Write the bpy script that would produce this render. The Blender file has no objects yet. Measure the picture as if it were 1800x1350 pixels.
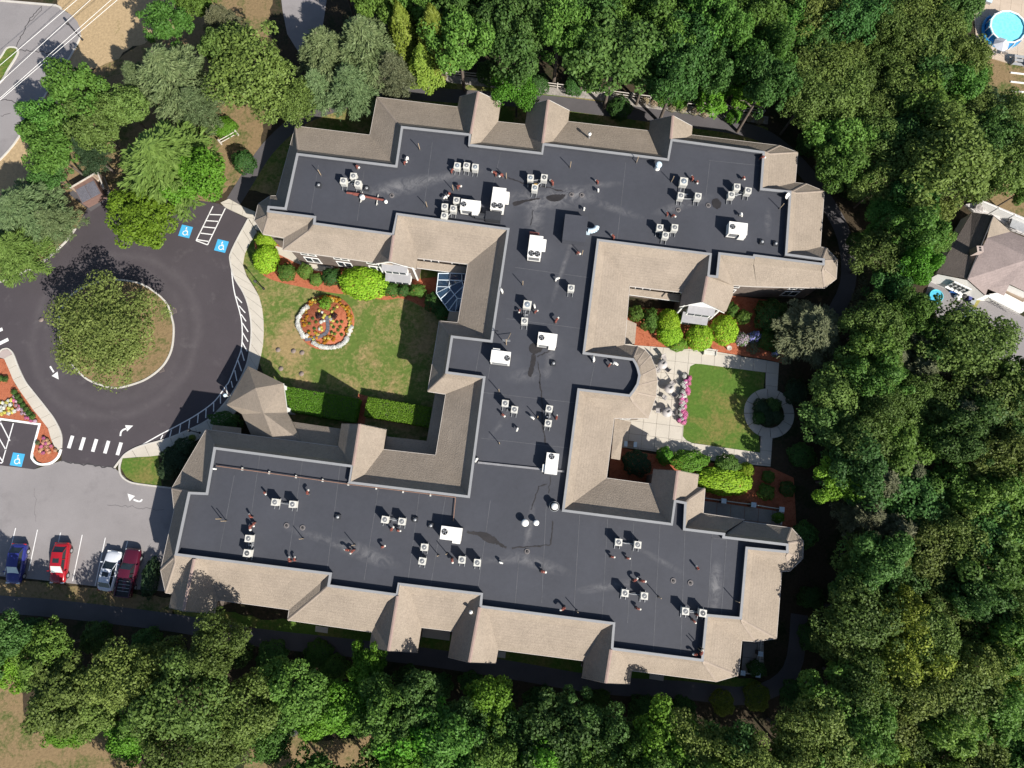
import bpy, bmesh, math, random
import numpy as np
from mathutils import Vector, Matrix
R = math.radians
random.seed(7)
# ------------------------------------------------------------------ camera, sky, sun, exposure
scene = bpy.context.scene
CAM_H = 80.0; TILT = R(10.0); FPX = 1200.0
cam_d = bpy.data.cameras.new('camera'); cam_o = bpy.data.objects.new('camera', cam_d)
scene.collection.objects.link(cam_o); scene.camera = cam_o
cam_d.sensor_width = 36.0; cam_d.lens = 24.0; cam_d.clip_start = 0.5; cam_d.clip_end = 2000.0
cam_o.location = (0, 0, CAM_H); cam_o.rotation_euler = (TILT, 0, 0)
SUN = Vector((0.84, -0.97, 1.0)).normalized()          # direction towards the sun
SUN_EL = math.asin(SUN.z); SUN_AZ = math.atan2(SUN.x, SUN.y)
world = bpy.data.worlds.new('World'); scene.world = world; world.use_nodes = True
wn = world.node_tree.nodes; wl = world.node_tree.links
sky = wn.new('ShaderNodeTexSky'); sky.sky_type = 'NISHITA'; sky.sun_disc = False
sky.sun_elevation = SUN_EL; sky.sun_rotation = SUN_AZ; sky.altitude = 50
wn['Background'].inputs['Strength'].default_value = 0.07
wl.new(sky.outputs['Color'], wn['Background'].inputs['Color'])
sun_d = bpy.data.lights.new('sun', 'SUN'); sun_o = bpy.data.objects.new('sun', sun_d)
scene.collection.objects.link(sun_o)
sun_d.energy = 5.0; sun_d.angle = R(0.5); sun_d.color = (1.0, 0.94, 0.86)
sun_o.rotation_euler = SUN.to_track_quat('Z', 'Y').to_euler(); sun_o.location = (60, -70, 90)
vs = scene.view_settings
vs.view_transform = 'Standard'; vs.look = 'None'; vs.gamma = 1.0; vs.exposure = 0.72; vs.use_curve_mapping = False
# ------------------------------------------------------------------ helpers
COL = scene.collection
ST, CT = math.sin(TILT), math.cos(TILT)
def P(px, py, z=0.0):
    """where the sight line through a photograph pixel meets the height z"""
    u = px - 900.0; v = 675.0 - py
    t = (CAM_H - z) / (FPX * CT - v * ST)
    return Vector((u * t, (FPX * ST + v * CT) * t, z))
def PP(pts, z=0.0): return [P(p[0], p[1], z) for p in pts]
BROT = R(-7.2)                                         # the building's axes in the ground plane
def nth(i):
    w = ['first', 'second', 'third', 'fourth', 'fifth', 'sixth', 'seventh', 'eighth', 'ninth', 'tenth', 'eleventh', 'twelfth', 'thirteenth', 'fourteenth', 'fifteenth', 'sixteenth', 'seventeenth', 'eighteenth', 'nineteenth', 'twentieth']
    return w[i] if i < 20 else 'twenty-' + w[i - 20]
def tag(o, label=None, cat=None, group=None, kind=None):
    if label: o['label'] = label
    if cat: o['category'] = cat
    if group: o['group'] = group
    if kind: o['kind'] = kind
    return o
def empty(name, loc=(0, 0, 0), rz=0.0):
    o = bpy.data.objects.new(name, None); COL.objects.link(o)
    o.location = loc; o.rotation_euler = (0, 0, rz); o.empty_display_size = 0.3
    return o
def link(name, me, parent=None, loc=None, rz=0.0, mat=None):
    o = bpy.data.objects.new(name, me); COL.objects.link(o)
    if parent: o.parent = parent
    if loc is not None: o.location = loc
    if rz: o.rotation_euler = (0, 0, rz)
    return o
def copy_tree(o, parent=None):
    c = o.copy(); COL.objects.link(c); c.parent = parent
    for ch in list(o.children): copy_tree(ch, c)
    return c
class MB:
    """collects shapes and links them as one mesh object"""
    def __init__(s): s.v = []; s.f = []; s.sm = []
    def add(s, vs, fs, smooth=False):
        b = len(s.v); s.v += [tuple(v) for v in vs]
        for f in fs: s.f.append([i + b for i in f]); s.sm.append(smooth)
        return s
    def poly(s, pts): return s.add(pts, [list(range(len(pts)))])
    def quad(s, a, b, c, d): return s.add([a, b, c, d], [[0, 1, 2, 3]])
    def box(s, c, size, rz=0.0, taper=1.0):
        cx, cy, cz = c; hx, hy, hz = size[0] / 2, size[1] / 2, size[2] / 2
        co, si = math.cos(rz), math.sin(rz); vs = []
        for z in (-1, 1):
            k = taper if z > 0 else 1.0
            for x, y in ((-1, -1), (1, -1), (1, 1), (-1, 1)):
                X, Y = x * hx * k, y * hy * k
                vs.append((cx + X * co - Y * si, cy + X * si + Y * co, cz + z * hz))
        return s.add(vs, [[0, 3, 2, 1], [4, 5, 6, 7], [0, 1, 5, 4], [1, 2, 6, 5], [2, 3, 7, 6], [3, 0, 4, 7]])
    def tube(s, p0, p1, r0, r1=None, n=8, caps=True):
        r1 = r0 if r1 is None else r1
        p0 = Vector(p0); p1 = Vector(p1); d = (p1 - p0)
        if d.length < 1e-6: return s
        d.normalize(); a = d.orthogonal().normalized(); b = d.cross(a)
        vs = []
        for p, r in ((p0, r0), (p1, r1)):
            for i in range(n):
                t = 2 * math.pi * i / n; vs.append(p + (a * math.cos(t) + b * math.sin(t)) * r)
        fs = [[i, (i + 1) % n, n + (i + 1) % n, n + i] for i in range(n)]
        s.add(vs, fs, True)
        if caps: s.add(vs[n:], [list(range(n))]); s.add(vs[:n], [list(range(n - 1, -1, -1))])
        return s
    def lathe(s, prof, c=(0, 0, 0), n=16, sx=1.0, sy=1.0, smooth=True, cap=True):
        vs = []; m = len(prof)
        for r, z in prof:
            for i in range(n):
                t = 2 * math.pi * i / n; vs.append((c[0] + r * sx * math.cos(t), c[1] + r * sy * math.sin(t), c[2] + z))
        fs = []
        for j in range(m - 1):
            for i in range(n):
                fs.append([j * n + i, j * n + (i + 1) % n, (j + 1) * n + (i + 1) % n, (j + 1) * n + i])
        s.add(vs, fs, smooth)
        if cap and prof[-1][0] > 1e-4: s.add(vs[-n:], [list(range(n))])
        return s
    def prism(s, pts, z0, z1):
        n = len(pts); pts = [(p[0], p[1]) for p in pts]
        ar = sum(pts[i][0] * pts[(i + 1) % n][1] - pts[(i + 1) % n][0] * pts[i][1] for i in range(n))
        if ar < 0: pts = pts[::-1]
        vs = [(x, y, z0) for x, y in pts] + [(x, y, z1) for x, y in pts]
        fs = [list(range(n - 1, -1, -1)), list(range(n, 2 * n))] + [[i, (i + 1) % n, n + (i + 1) % n, n + i] for i in range(n)]
        return s.add(vs, fs)
    def mesh(s, name, mat):
        me = bpy.data.meshes.new(name); me.from_pydata(s.v, [], s.f)
        if mat: me.materials.append(mat)
        if any(s.sm): me.polygons.foreach_set('use_smooth', s.sm)
        me.update(); return me
    def build(s, name, mat, parent=None, loc=None, rz=0.0):
        return link(name, s.mesh(name, mat), parent, loc, rz)
def spline(pts, closed=False, n=6):
    pts = [Vector((p[0], p[1])) for p in pts]; out = []; m = len(pts)
    for i in range(m if closed else m - 1):
        g = (lambda k: pts[k % m]) if closed else (lambda k: pts[min(max(k, 0), m - 1)])
        a, b, c, d = g(i - 1), g(i), g(i + 1), g(i + 2)
        for j in range(n):
            t = j / n
            out.append(0.5 * ((2 * b) + (c - a) * t + (2 * a - 5 * b + 4 * c - d) * t * t + (3 * b - a - 3 * c + d) * t ** 3))
    if not closed: out.append(pts[-1])
    return [(p.x, p.y) for p in out]
def offset(pts, d, closed=False):
    m = len(pts); out = []; p = [Vector((q[0], q[1])) for q in pts]
    for i in range(m):
        a = p[i - 1] if (closed or i > 0) else None
        b = p[(i + 1) % m] if (closed or i < m - 1) else None
        e1 = (p[i] - a).normalized() if a is not None and (p[i] - a).length > 1e-6 else None
        e2 = (b - p[i]).normalized() if b is not None and (b - p[i]).length > 1e-6 else None
        if e1 is None: e1 = e2
        if e2 is None: e2 = e1
        n1 = Vector((-e1.y, e1.x)); n2 = Vector((-e2.y, e2.x)); nn = n1 + n2
        nn = n1 if nn.length < 0.2 else nn.normalized()
        out.append(p[i] + nn * (d / max(nn.dot(n1), 0.35)))
    return out
def ribbon(mb, pts, w, z0, z1, closed=False):
    a = offset(pts, w / 2, closed); b = offset(pts, -w / 2, closed); m = len(pts)
    vs = []
    for i in range(m): vs += [(a[i].x, a[i].y, z0), (a[i].x, a[i].y, z1), (b[i].x, b[i].y, z1), (b[i].x, b[i].y, z0)]
    fs = []
    for i in range(m if closed else m - 1):
        j = (i + 1) % m
        for k in range(3): fs.append([i * 4 + k, j * 4 + k, j * 4 + k + 1, i * 4 + k + 1])
    if not closed: fs += [[0, 1, 2, 3], [m * 4 - 1, m * 4 - 2, m * 4 - 3, m * 4 - 4]]
    return mb.add(vs, fs)
def resample(pts, step):
    p = [Vector((q[0], q[1])) for q in pts]; out = [p[0]]; need = step
    for a, b in zip(p[:-1], p[1:]):
        L = (b - a).length; pos = 0.0
        while L - pos >= need:
            pos += need; out.append(a + (b - a) * (pos / L)); need = step
        need -= (L - pos)
    return out
def resample_n(pts, n):
    p = [Vector((q[0], q[1])) for q in pts]; L = [0]
    for a, b in zip(p[:-1], p[1:]): L.append(L[-1] + (b - a).length)
    out = []; k = 0
    for i in range(n + 1):
        s = L[-1] * i / n
        while k < len(p) - 2 and L[k + 1] < s: k += 1
        t = (s - L[k]) / max(L[k + 1] - L[k], 1e-9); out.append(p[k] + (p[k + 1] - p[k]) * min(max(t, 0), 1))
    return out
def ragged(px, amp=9.0, step=9.0, seed=1):
    """an uneven edge for grass and soil, in photo pixels"""
    g_ = random.Random(seed); out = []; n = len(px)
    for i in range(n):
        a, b = Vector(px[i]), Vector(px[(i + 1) % n]); m = max(1, int((b - a).length / step)); d = (b - a).normalized() if (b - a).length > 1e-6 else Vector((1, 0)); w = 0
        for k in range(m):
            w = w * .6 + g_.uniform(-amp, amp) * .6; q = a + (b - a) * (k / m) + Vector((-d.y, d.x)) * (w if k else 0); out.append((q.x, q.y))
    return out
def inside(pt, poly):
    x, y = pt[0], pt[1]; c = False; n = len(poly)
    for i in range(n):
        x1, y1 = poly[i][0], poly[i][1]; x2, y2 = poly[i - 1][0], poly[i - 1][1]
        if (y1 > y) != (y2 > y) and x < (x2 - x1) * (y - y1) / (y2 - y1) + x1: c = not c
    return c
def clip_cell(poly, cell):
    out = [Vector((p[0], p[1])) for p in poly]; n = len(cell)
    for i in range(n):
        a = Vector(cell[i]); b = Vector(cell[(i + 1) % n]); e = b - a; src = out; out = []
        if not src: break
        for j in range(len(src)):
            p = src[j - 1]; q = src[j]
            dp = e.x * (p.y - a.y) - e.y * (p.x - a.x); dq = e.x * (q.y - a.y) - e.y * (q.x - a.x)
            if dq >= 0:
                if dp < 0: out.append(p + (q - p) * (dp / (dp - dq)))
                out.append(q)
            elif dp >= 0: out.append(p + (q - p) * (dp / (dp - dq)))
    return out
def area(p): return abs(sum(p[i][0] * p[(i + 1) % len(p)][1] - p[(i + 1) % len(p)][0] * p[i][1] for i in range(len(p)))) / 2
def paving(parent, poly, rz, sx, sy, z0, z1, mat, gap=0.02, origin=None):
    """slabs cut to a polygon, each one an object of its own"""
    o = Vector(origin) if origin is not None else Vector((poly[0][0], poly[0][1]))
    ux = Vector((math.cos(rz), math.sin(rz))); uy = Vector((-ux.y, ux.x))
    L = [((Vector((p[0], p[1])) - o).dot(ux), (Vector((p[0], p[1])) - o).dot(uy)) for p in poly]
    i0, i1 = math.floor(min(l[0] for l in L) / sx), math.ceil(max(l[0] for l in L) / sx)
    j0, j1 = math.floor(min(l[1] for l in L) / sy), math.ceil(max(l[1] for l in L) / sy)
    for i in range(i0, i1):
        for j in range(j0, j1):
            cell = [(i * sx + gap, j * sy + gap), ((i + 1) * sx - gap, j * sy + gap), ((i + 1) * sx - gap, (j + 1) * sy - gap), (i * sx + gap, (j + 1) * sy - gap)]
            c = clip_cell(L, cell)
            if len(c) < 3 or area(c) < 0.06: continue
            w = [o + ux * q.x + uy * q.y for q in c]
            MB().prism(w, z0, z1 + random.uniform(-0.004, 0.004)).build('slab', mat, parent)
def strip_slabs(parent, left, right, step, z0, z1, mat, gap=0.02):
    """slabs along a strip between two edge lines"""
    l = [Vector((p[0], p[1])) for p in left]; n = max(2, int(round(sum((b - a).length for a, b in zip(l[:-1], l[1:])) / step)))
    A = resample_n(left, n); B = resample_n(right, n)
    for i in range(n):
        a0, a1, b0, b1 = A[i], A[i + 1], B[i], B[i + 1]
        g0 = gap / max((a1 - a0).length, .1); g1 = gap / max((b1 - b0).length, .1)
        q = [a0.lerp(a1, g0), a0.lerp(a1, 1 - g0), b0.lerp(b1, 1 - g1), b0.lerp(b1, g1)]
        MB().prism(q, z0, z1 + random.uniform(-0.004, 0.004)).build('slab', mat, parent)
# ------------------------------------------------------------------ materials
MATS = {}
def nmat(name):
    m = bpy.data.materials.new(name); m.use_nodes = True; MATS[name] = m
    return m, m.node_tree.nodes, m.node_tree.links
def noise(n, l, vec, scale, detail=4.0, rough=.55, dist=0.0):
    t = n.new('ShaderNodeTexNoise'); t.inputs['Scale'].default_value = scale; t.inputs['Detail'].default_value = detail
    t.inputs['Roughness'].default_value = rough; t.inputs['Distortion'].default_value = dist
    l.new(vec, t.inputs['Vector']); return t.outputs['Fac']
def ramp(n, l, fac, stops):
    r = n.new('ShaderNodeValToRGB'); e = r.color_ramp.elements
    while len(e) < len(stops): e.new(0.5)
    for k, (p, c) in zip(e, stops): k.position = p; k.color = (c[0], c[1], c[2], 1) if hasattr(c, '__len__') else (c, c, c, 1)
    l.new(fac, r.inputs['Fac']); return r.outputs['Color']
def mix(n, l, a, b, fac, mode='MIX'):
    m = n.new('ShaderNodeMix'); m.data_type = 'RGBA'; m.blend_type = mode
    for s, k in ((a, 6), (b, 7)):
        if hasattr(s, 'links'): l.new(s, m.inputs[k])
        else: m.inputs[k].default_value = (s[0], s[1], s[2], 1)
    if hasattr(fac, 'links'): l.new(fac, m.inputs[0])
    else: m.inputs[0].default_value = fac
    return m.outputs[2]
def math_n(n, l, op, a, b=None):
    m = n.new('ShaderNodeMath'); m.operation = op
    for s, k in ((a, 0), (b, 1)):
        if s is None: continue
        if hasattr(s, 'links'): l.new(s, m.inputs[k])
        else: m.inputs[k].default_value = s
    return m.outputs[0]
def mat(name, base, rough=.8, var=.15, scale=1.0, fine=12.0, bump=0.0, spec=.3, metal=0.0, obj=False, coat=0.0, dirt=None):
    """a painted, mineral or metal surface: two scales of mottling, optional relief"""
    if name in MATS: return MATS[name]
    m, n, l = nmat(name); b = n['Principled BSDF']
    b.inputs['Roughness'].default_value = rough; b.inputs['Metallic'].default_value = metal
    b.inputs['Specular IOR Level'].default_value = spec; b.inputs['Coat Weight'].default_value = coat
    if obj: vec = n.new('ShaderNodeTexCoord').outputs['Object']
    else: vec = n.new('ShaderNodeNewGeometry').outputs['Position']
    a = noise(n, l, vec, scale, 5.0, .6); f = noise(n, l, vec, fine, 3.0, .6)
    k = math_n(n, l, 'ADD', math_n(n, l, 'MULTIPLY', a, .6), math_n(n, l, 'MULTIPLY', f, .4))
    c = ramp(n, l, k, [(.32, [x * (1 - var) for x in base]), (.68, [min(1, x * (1 + var)) for x in base])])
    if dirt:
        d = noise(n, l, vec, dirt[1], 6.0, .65); d = ramp(n, l, d, [(dirt[2], 0), (min(dirt[2] + .14, 1), 1)])
        c = mix(n, l, c, dirt[0], math_n(n, l, 'MULTIPLY', d, dirt[3]))
    l.new(c, b.inputs['Base Color'])
    if bump:
        bp = n.new('ShaderNodeBump'); bp.inputs['Strength'].default_value = bump; bp.inputs['Distance'].default_value = .05
        l.new(f, bp.inputs['Height']); l.new(bp.outputs['Normal'], b.inputs['Normal'])
    return m
def leaf_mat(name, c1, c2, trans=.35, rough=.6):
    """foliage: colour varies leaf by leaf, plant by plant and across the crown"""
    m, n, l = nmat(name); out = n['Material Output']; n.remove(n['Principled BSDF'])
    g = n.new('ShaderNodeNewGeometry'); oi = n.new('ShaderNodeObjectInfo')
    v = noise(n, l, n.new('ShaderNodeTexCoord').outputs['Object'], 3.0, 2.0)
    k = math_n(n, l, 'ADD', math_n(n, l, 'MULTIPLY', g.outputs['Random Per Island'], .55), math_n(n, l, 'MULTIPLY', v, .45))
    c = ramp(n, l, k, [(.15, c1), (.85, c2)])
    h = n.new('ShaderNodeHueSaturation'); l.new(c, h.inputs['Color'])
    l.new(math_n(n, l, 'ADD', math_n(n, l, 'MULTIPLY', oi.outputs['Random'], .035), .49), h.inputs['Hue'])
    rv = n.new('ShaderNodeTexWhiteNoise'); rv.noise_dimensions = '1D'; l.new(oi.outputs['Random'], rv.inputs['W'])
    l.new(math_n(n, l, 'ADD', math_n(n, l, 'MULTIPLY', rv.outputs['Value'], .5), .75), h.inputs['Value'])
    d = n.new('ShaderNodeBsdfPrincipled'); d.inputs['Roughness'].default_value = rough; d.inputs['Specular IOR Level'].default_value = .25
    t = n.new('ShaderNodeBsdfTranslucent'); x = n.new('ShaderNodeMixShader'); x.inputs[0].default_value = trans
    l.new(h.outputs['Color'], d.inputs['Base Color']); l.new(h.outputs['Color'], t.inputs['Color'])
    l.new(d.outputs[0], x.inputs[1]); l.new(t.outputs[0], x.inputs[2]); l.new(x.outputs[0], out.inputs['Surface'])
    return m
def grass_mat(name, green, dry, amount, scale=.35, fine=4.0, third=None):
    m, n, l = nmat(name); b = n['Principled BSDF']; b.inputs['Roughness'].default_value = .9; b.inputs['Specular IOR Level'].default_value = .15
    vec = n.new('ShaderNodeNewGeometry').outputs['Position']
    a = noise(n, l, vec, scale, 8.0, .68, .4); f = noise(n, l, vec, fine, 4.0, .7); g = noise(n, l, vec, 25.0, 2.0, .7)
    k = math_n(n, l, 'ADD', math_n(n, l, 'MULTIPLY', a, .72), math_n(n, l, 'MULTIPLY', f, .28))
    lo = .62 - amount * .3
    c = ramp(n, l, k, [(lo - .06, green), (lo + .06, dry)])
    if third:
        q = noise(n, l, vec, scale * 2.3, 5.0, .6); c = mix(n, l, c, third, ramp(n, l, q, [(.56, 0), (.7, .8)]))
    sh = ramp(n, l, math_n(n, l, 'ADD', math_n(n, l, 'MULTIPLY', f, .5), math_n(n, l, 'MULTIPLY', g, .5)), [(.3, .62), (.7, 1.3)])
    c = mix(n, l, c, sh, 1.0, 'MULTIPLY'); l.new(c, b.inputs['Base Color'])
    bp = n.new('ShaderNodeBump'); bp.inputs['Strength'].default_value = .7; bp.inputs['Distance'].default_value = .08
    l.new(f, bp.inputs['Height']); l.new(bp.outputs['Normal'], b.inputs['Normal'])
    return m
def shingle_mat(name, base, var=.22):
    m, n, l = nmat(name); b = n['Principled BSDF']; b.inputs['Roughness'].default_value = .9; b.inputs['Specular IOR Level'].default_value = .2
    pos = n.new('ShaderNodeNewGeometry').outputs['Position']
    mp = n.new('ShaderNodeMapping'); mp.inputs['Rotation'].default_value = (0, 0, -BROT); l.new(pos, mp.inputs['Vector']); vec = mp.outputs['Vector']
    a = noise(n, l, vec, .45, 5.0, .6); f = noise(n, l, vec, 3.2, 4.0, .75); g = noise(n, l, vec, 9.0, 2.0, .6)
    k = math_n(n, l, 'ADD', math_n(n, l, 'ADD', math_n(n, l, 'MULTIPLY', a, .3), math_n(n, l, 'MULTIPLY', f, .4)), math_n(n, l, 'MULTIPLY', g, .3))
    c = ramp(n, l, k, [(.34, [x * (1 - var) for x in base]), (.5, base), (.66, [x * (1 + var) for x in base])])
    w = n.new('ShaderNodeTexWave'); w.wave_type = 'BANDS'; w.bands_direction = 'Z'; w.inputs['Scale'].default_value = 2.6; w.inputs['Distortion'].default_value = 2.0
    w.inputs['Detail'].default_value = 2.0; l.new(vec, w.inputs['Vector'])
    c = mix(n, l, c, ramp(n, l, w.outputs['Fac'], [(.0, .95), (.5, 1.02)]), 1.0, 'MULTIPLY')
    sk = noise(n, l, vec, .16, 4.0, .5, .6); c = mix(n, l, c, ramp(n, l, sk, [(.3, .92), (.5, 1.0), (.7, 1.05)]), 1.0, 'MULTIPLY')
    l.new(c, b.inputs['Base Color'])
    bp = n.new('ShaderNodeBump'); bp.inputs['Strength'].default_value = .8; bp.inputs['Distance'].default_value = .06
    l.new(g, bp.inputs['Height']); l.new(bp.outputs['Normal'], b.inputs['Normal'])
    return m
def membrane_mat(name, base, spots):
    """black roofing sheet with chalky wash marks round drains and along falls"""
    m, n, l = nmat(name); b = n['Principled BSDF']; b.inputs['Roughness'].default_value = .75; b.inputs['Specular IOR Level'].default_value = .3
    pos = n.new('ShaderNodeNewGeometry').outputs['Position']
    a = noise(n, l, pos, .22, 6.0, .6); f = noise(n, l, pos, 2.5, 5.0, .7); g = noise(n, l, pos, .9, 6.0, .7, 1.2)
    k = math_n(n, l, 'ADD', math_n(n, l, 'MULTIPLY', a, .6), math_n(n, l, 'MULTIPLY', f, .4))
    c = ramp(n, l, k, [(.3, [x * .86 for x in base]), (.7, [x * 1.16 for x in base])])
    tot = None
    for (x, y, ang, rx, ry, s) in spots:
        mp = n.new('ShaderNodeMapping'); mp.vector_type = 'TEXTURE'; mp.inputs['Location'].default_value = (x, y, ROOF_Z); mp.inputs['Rotation'].default_value = (0, 0, ang)
        mp.inputs['Scale'].default_value = (rx, ry, 50.0); l.new(pos, mp.inputs['Vector'])
        ln = n.new('ShaderNodeVectorMath'); ln.operation = 'LENGTH'; l.new(mp.outputs['Vector'], ln.inputs[0])
        e = math_n(n, l, 'MULTIPLY', math_n(n, l, 'MAXIMUM', math_n(n, l, 'SUBTRACT', 1.0, ln.outputs['Value']), 0.0), s)
        tot = e if tot is None else math_n(n, l, 'ADD', tot, e)
    st = math_n(n, l, 'MULTIPLY', tot, ramp(n, l, g, [(.38, 0.05), (.64, 1)]))
    st = math_n(n, l, 'MINIMUM', math_n(n, l, 'MULTIPLY', st, .5), .45)
    c = mix(n, l, c, (.27, .265, .265), st); l.new(c, b.inputs['Base Color'])
    bp = n.new('ShaderNodeBump'); bp.inputs['Strength'].default_value = .25; bp.inputs['Distance'].default_value = .03
    l.new(f, bp.inputs['Height']); l.new(bp.outputs['Normal'], b.inputs['Normal'])
    return m
ROOF_Z = 7.0; TOP_Z = 7.6; EAVE_Z = 5.3
M_WHITE = mat('white_paint', (.78, .78, .76), .5, .05, 2.0, 20)
M_ROADPAINT = mat('road_paint', (.68, .68, .67), .7, .1, 1.5, 9, dirt=((.2, .19, .2), 3.0, .55, .6))
M_BLUEPAINT = mat('blue_road_paint', (.06, .36, .62), .6, .08, 1.5, 9)
M_BLACK = mat('black_metal', (.02, .02, .022), .5, .1)
M_DARK = mat('dark_metal', (.05, .05, .055), .5, .1)
M_STEEL = mat('galvanised_steel', (.3, .31, .32), .45, .12, 2, 14, metal=.4)
M_COND = mat('condenser_enamel', (.56, .55, .5), .5, .1, 1.5, 12, dirt=((.32, .3, .26), 1.8, .58, .5))
M_RTU = mat('white_cabinet_enamel', (.74, .73, .69), .5, .07, .8, 10, dirt=((.45, .42, .37), 1.5, .6, .45))
M_RED = mat('red_pipe_paint', (.2, .065, .05), .55, .2, 3, 12)
M_BROWNPIPE = mat('rust_brown_pipe', (.2, .12, .09), .7, .2, 3, 12)
M_TANPIPE = mat('tan_pipe', (.36, .28, .19), .7, .15, 3, 12)
M_CONC = mat('pale_concrete', (.46, .425, .365), .85, .1, .5, 10, .15, dirt=((.33, .3, .25), 1.2, .6, .4))
M_KERB = mat('kerb_concrete', (.47, .45, .41), .85, .14, 1.0, 10, dirt=((.24, .22, .19), 2.0, .58, .6))
M_WOOD = mat('weathered_wood', (.26, .2, .15), .85, .2, 3, 14)
M_BARK = mat('bark', (.11, .09, .075), .9, .3, 4, 16, .4, obj=True)
M_COPING = mat('coping_metal', (.25, .255, .262), .5, .1, .6, 8)
M_GLASS = mat('window_glass', (.03, .04, .05), .08, .2, 1.0, 3, spec=.6)
# ------------------------------------------------------------------ the ground
M_FLOOR = grass_mat('woodland_floor', (.018, .028, .01), (.05, .038, .024), .55, .3, 3.0)
M_DRY = grass_mat('dry_grass', (.17, .15, .06), (.37, .275, .16), .9, .4, 3.0)
M_DRYB = grass_mat('patchy_dry_grass', (.07, .1, .025), (.21, .15, .08), .6, .3, 3.0)
M_LAWN = grass_mat('patchy_lawn', (.095, .145, .03), (.27, .2, .095), .34, .17, 2.4, (.15, .155, .045))
M_LAWN2 = grass_mat('kept_lawn', (.075, .14, .022), (.16, .15, .045), .3, .25, 3.0)
M_MULCH = grass_mat('red_mulch', (.27, .075, .036), (.38, .125, .065), .6, 2.0, 8.0)
M_ASPH = mat('new_asphalt', (.058, .05, .056), .8, .12, .3, 12, .15, dirt=((.095, .086, .09), .5, .58, .6))
M_ASPHOLD = mat('worn_asphalt', (.225, .212, .213), .88, .12, .22, 10, .15, dirt=((.16, .15, .152), .3, .55, .5))
M_ASPHPATH = mat('path_asphalt', (.085, .08, .085), .88, .14, .4, 10, .15)
M_GRAVEL = mat('stone_gravel', (.27, .25, .23), .9, .5, 3.0, 9.0, .6)
def ring_wear(m, centre, bands):
    n, l = m.node_tree.nodes, m.node_tree.links; b = n['Principled BSDF']; src = b.inputs['Base Color'].links[0].from_socket
    pos = n.new('ShaderNodeNewGeometry').outputs['Position']; v = n.new('ShaderNodeVectorMath'); v.operation = 'DISTANCE'; l.new(pos, v.inputs[0]); v.inputs[1].default_value = (centre.x, centre.y, .03)
    nz = noise(n, l, pos, .35, 5.0, .6); d = math_n(n, l, 'ADD', v.outputs['Value'], math_n(n, l, 'MULTIPLY', nz, 1.6))
    r_ = ramp(n, l, math_n(n, l, 'DIVIDE', d, 20.0), bands); l.new(mix(n, l, src, (.13, .118, .122), math_n(n, l, 'MULTIPLY', r_, math_n(n, l, 'MULTIPLY', noise(n, l, pos, .8, 4.0, .7), .9))), b.inputs['Base Color'])
def sheet(name, px, z, m, smooth=0, closed=True):
    pts = spline(px, closed, smooth) if smooth else px
    o = MB().poly([P(x, y) + Vector((0, 0, z)) for x, y in pts]).build(name, m)
    return tag(o, kind='structure')
g = MB().quad((-420, -380, 0), (420, -380, 0), (420, 460, 0), (-420, 460, 0)).build('ground', M_FLOOR); tag(g, kind='structure')
ring_wear(M_ASPH, P(203, 588), [(.36, 0), (.45, .35), (.49, .1), (.54, .5), (.58, .05), (.8, 0)])
# open grass
sheet('dry_meadow', ragged([(-60, 330), (25, 254), (96, 143), (121, 106), (139, 73), (142, 63), (136, 38), (108, 16), (100, -30), (310, -40), (300, 60), (245, 80), (190, 110), (150, 125), (125, 160), (110, 220), (60, 300), (30, 340), (-60, 380)], 9, 9, 10), .012, M_DRY)
sheet('meadow_edge', ragged([(190, 108), (245, 78), (300, 50), (310, -40), (480, -40), (470, 130), (450, 300), (420, 320), (330, 380), (0, 500), (-60, 500), (-60, 370), (30, 335), (120, 180), (150, 125)], 9, 9, 11), .008, M_DRYB)
sheet('bottom_clearing', ragged([(-60, 1170), (20, 1170), (40, 1230), (60, 1290), (190, 1260), (210, 1290), (260, 1400), (-60, 1400)], 9, 9, 15), .012, M_DRYB)
sheet('sandy_clearing', ragged([(440, 1300), (500, 1255), (560, 1300), (660, 1300), (680, 1265), (720, 1300), (740, 1400), (430, 1400)], 9, 9, 14), .012, M_DRYB)
sheet('yard', ragged([(1735, 105), (1800, 117), (1860, 120), (1860, 430), (1800, 392), (1735, 352), (1700, 160)], 9, 9, 4), .012, M_DRYB)
sheet('verge', ragged([(-60, 1015), (60, 1022), (180, 1036), (300, 1050), (310, 1090), (100, 1062), (-60, 1045)], 4, 9, 5), .012, M_DRYB)
sheet('north_verge', ragged([(420, 330), (470, 250), (540, 195), (620, 165), (760, 128), (870, 150), (960, 165), (1120, 180), (1240, 200), (1350, 225), (1360, 262), (1200, 262), (1000, 240), (850, 240), (650, 260), (520, 300), (480, 345)], 4, 9, 11), .012, M_LAWN)
sheet('south_verge', ragged([(300, 1060), (450, 1085), (700, 1110), (900, 1120), (1100, 1160), (1330, 1195), (1330, 1225), (1100, 1200), (900, 1180), (700, 1155), (450, 1125), (300, 1095)], 4, 9, 11), .012, M_LAWN2)
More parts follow.
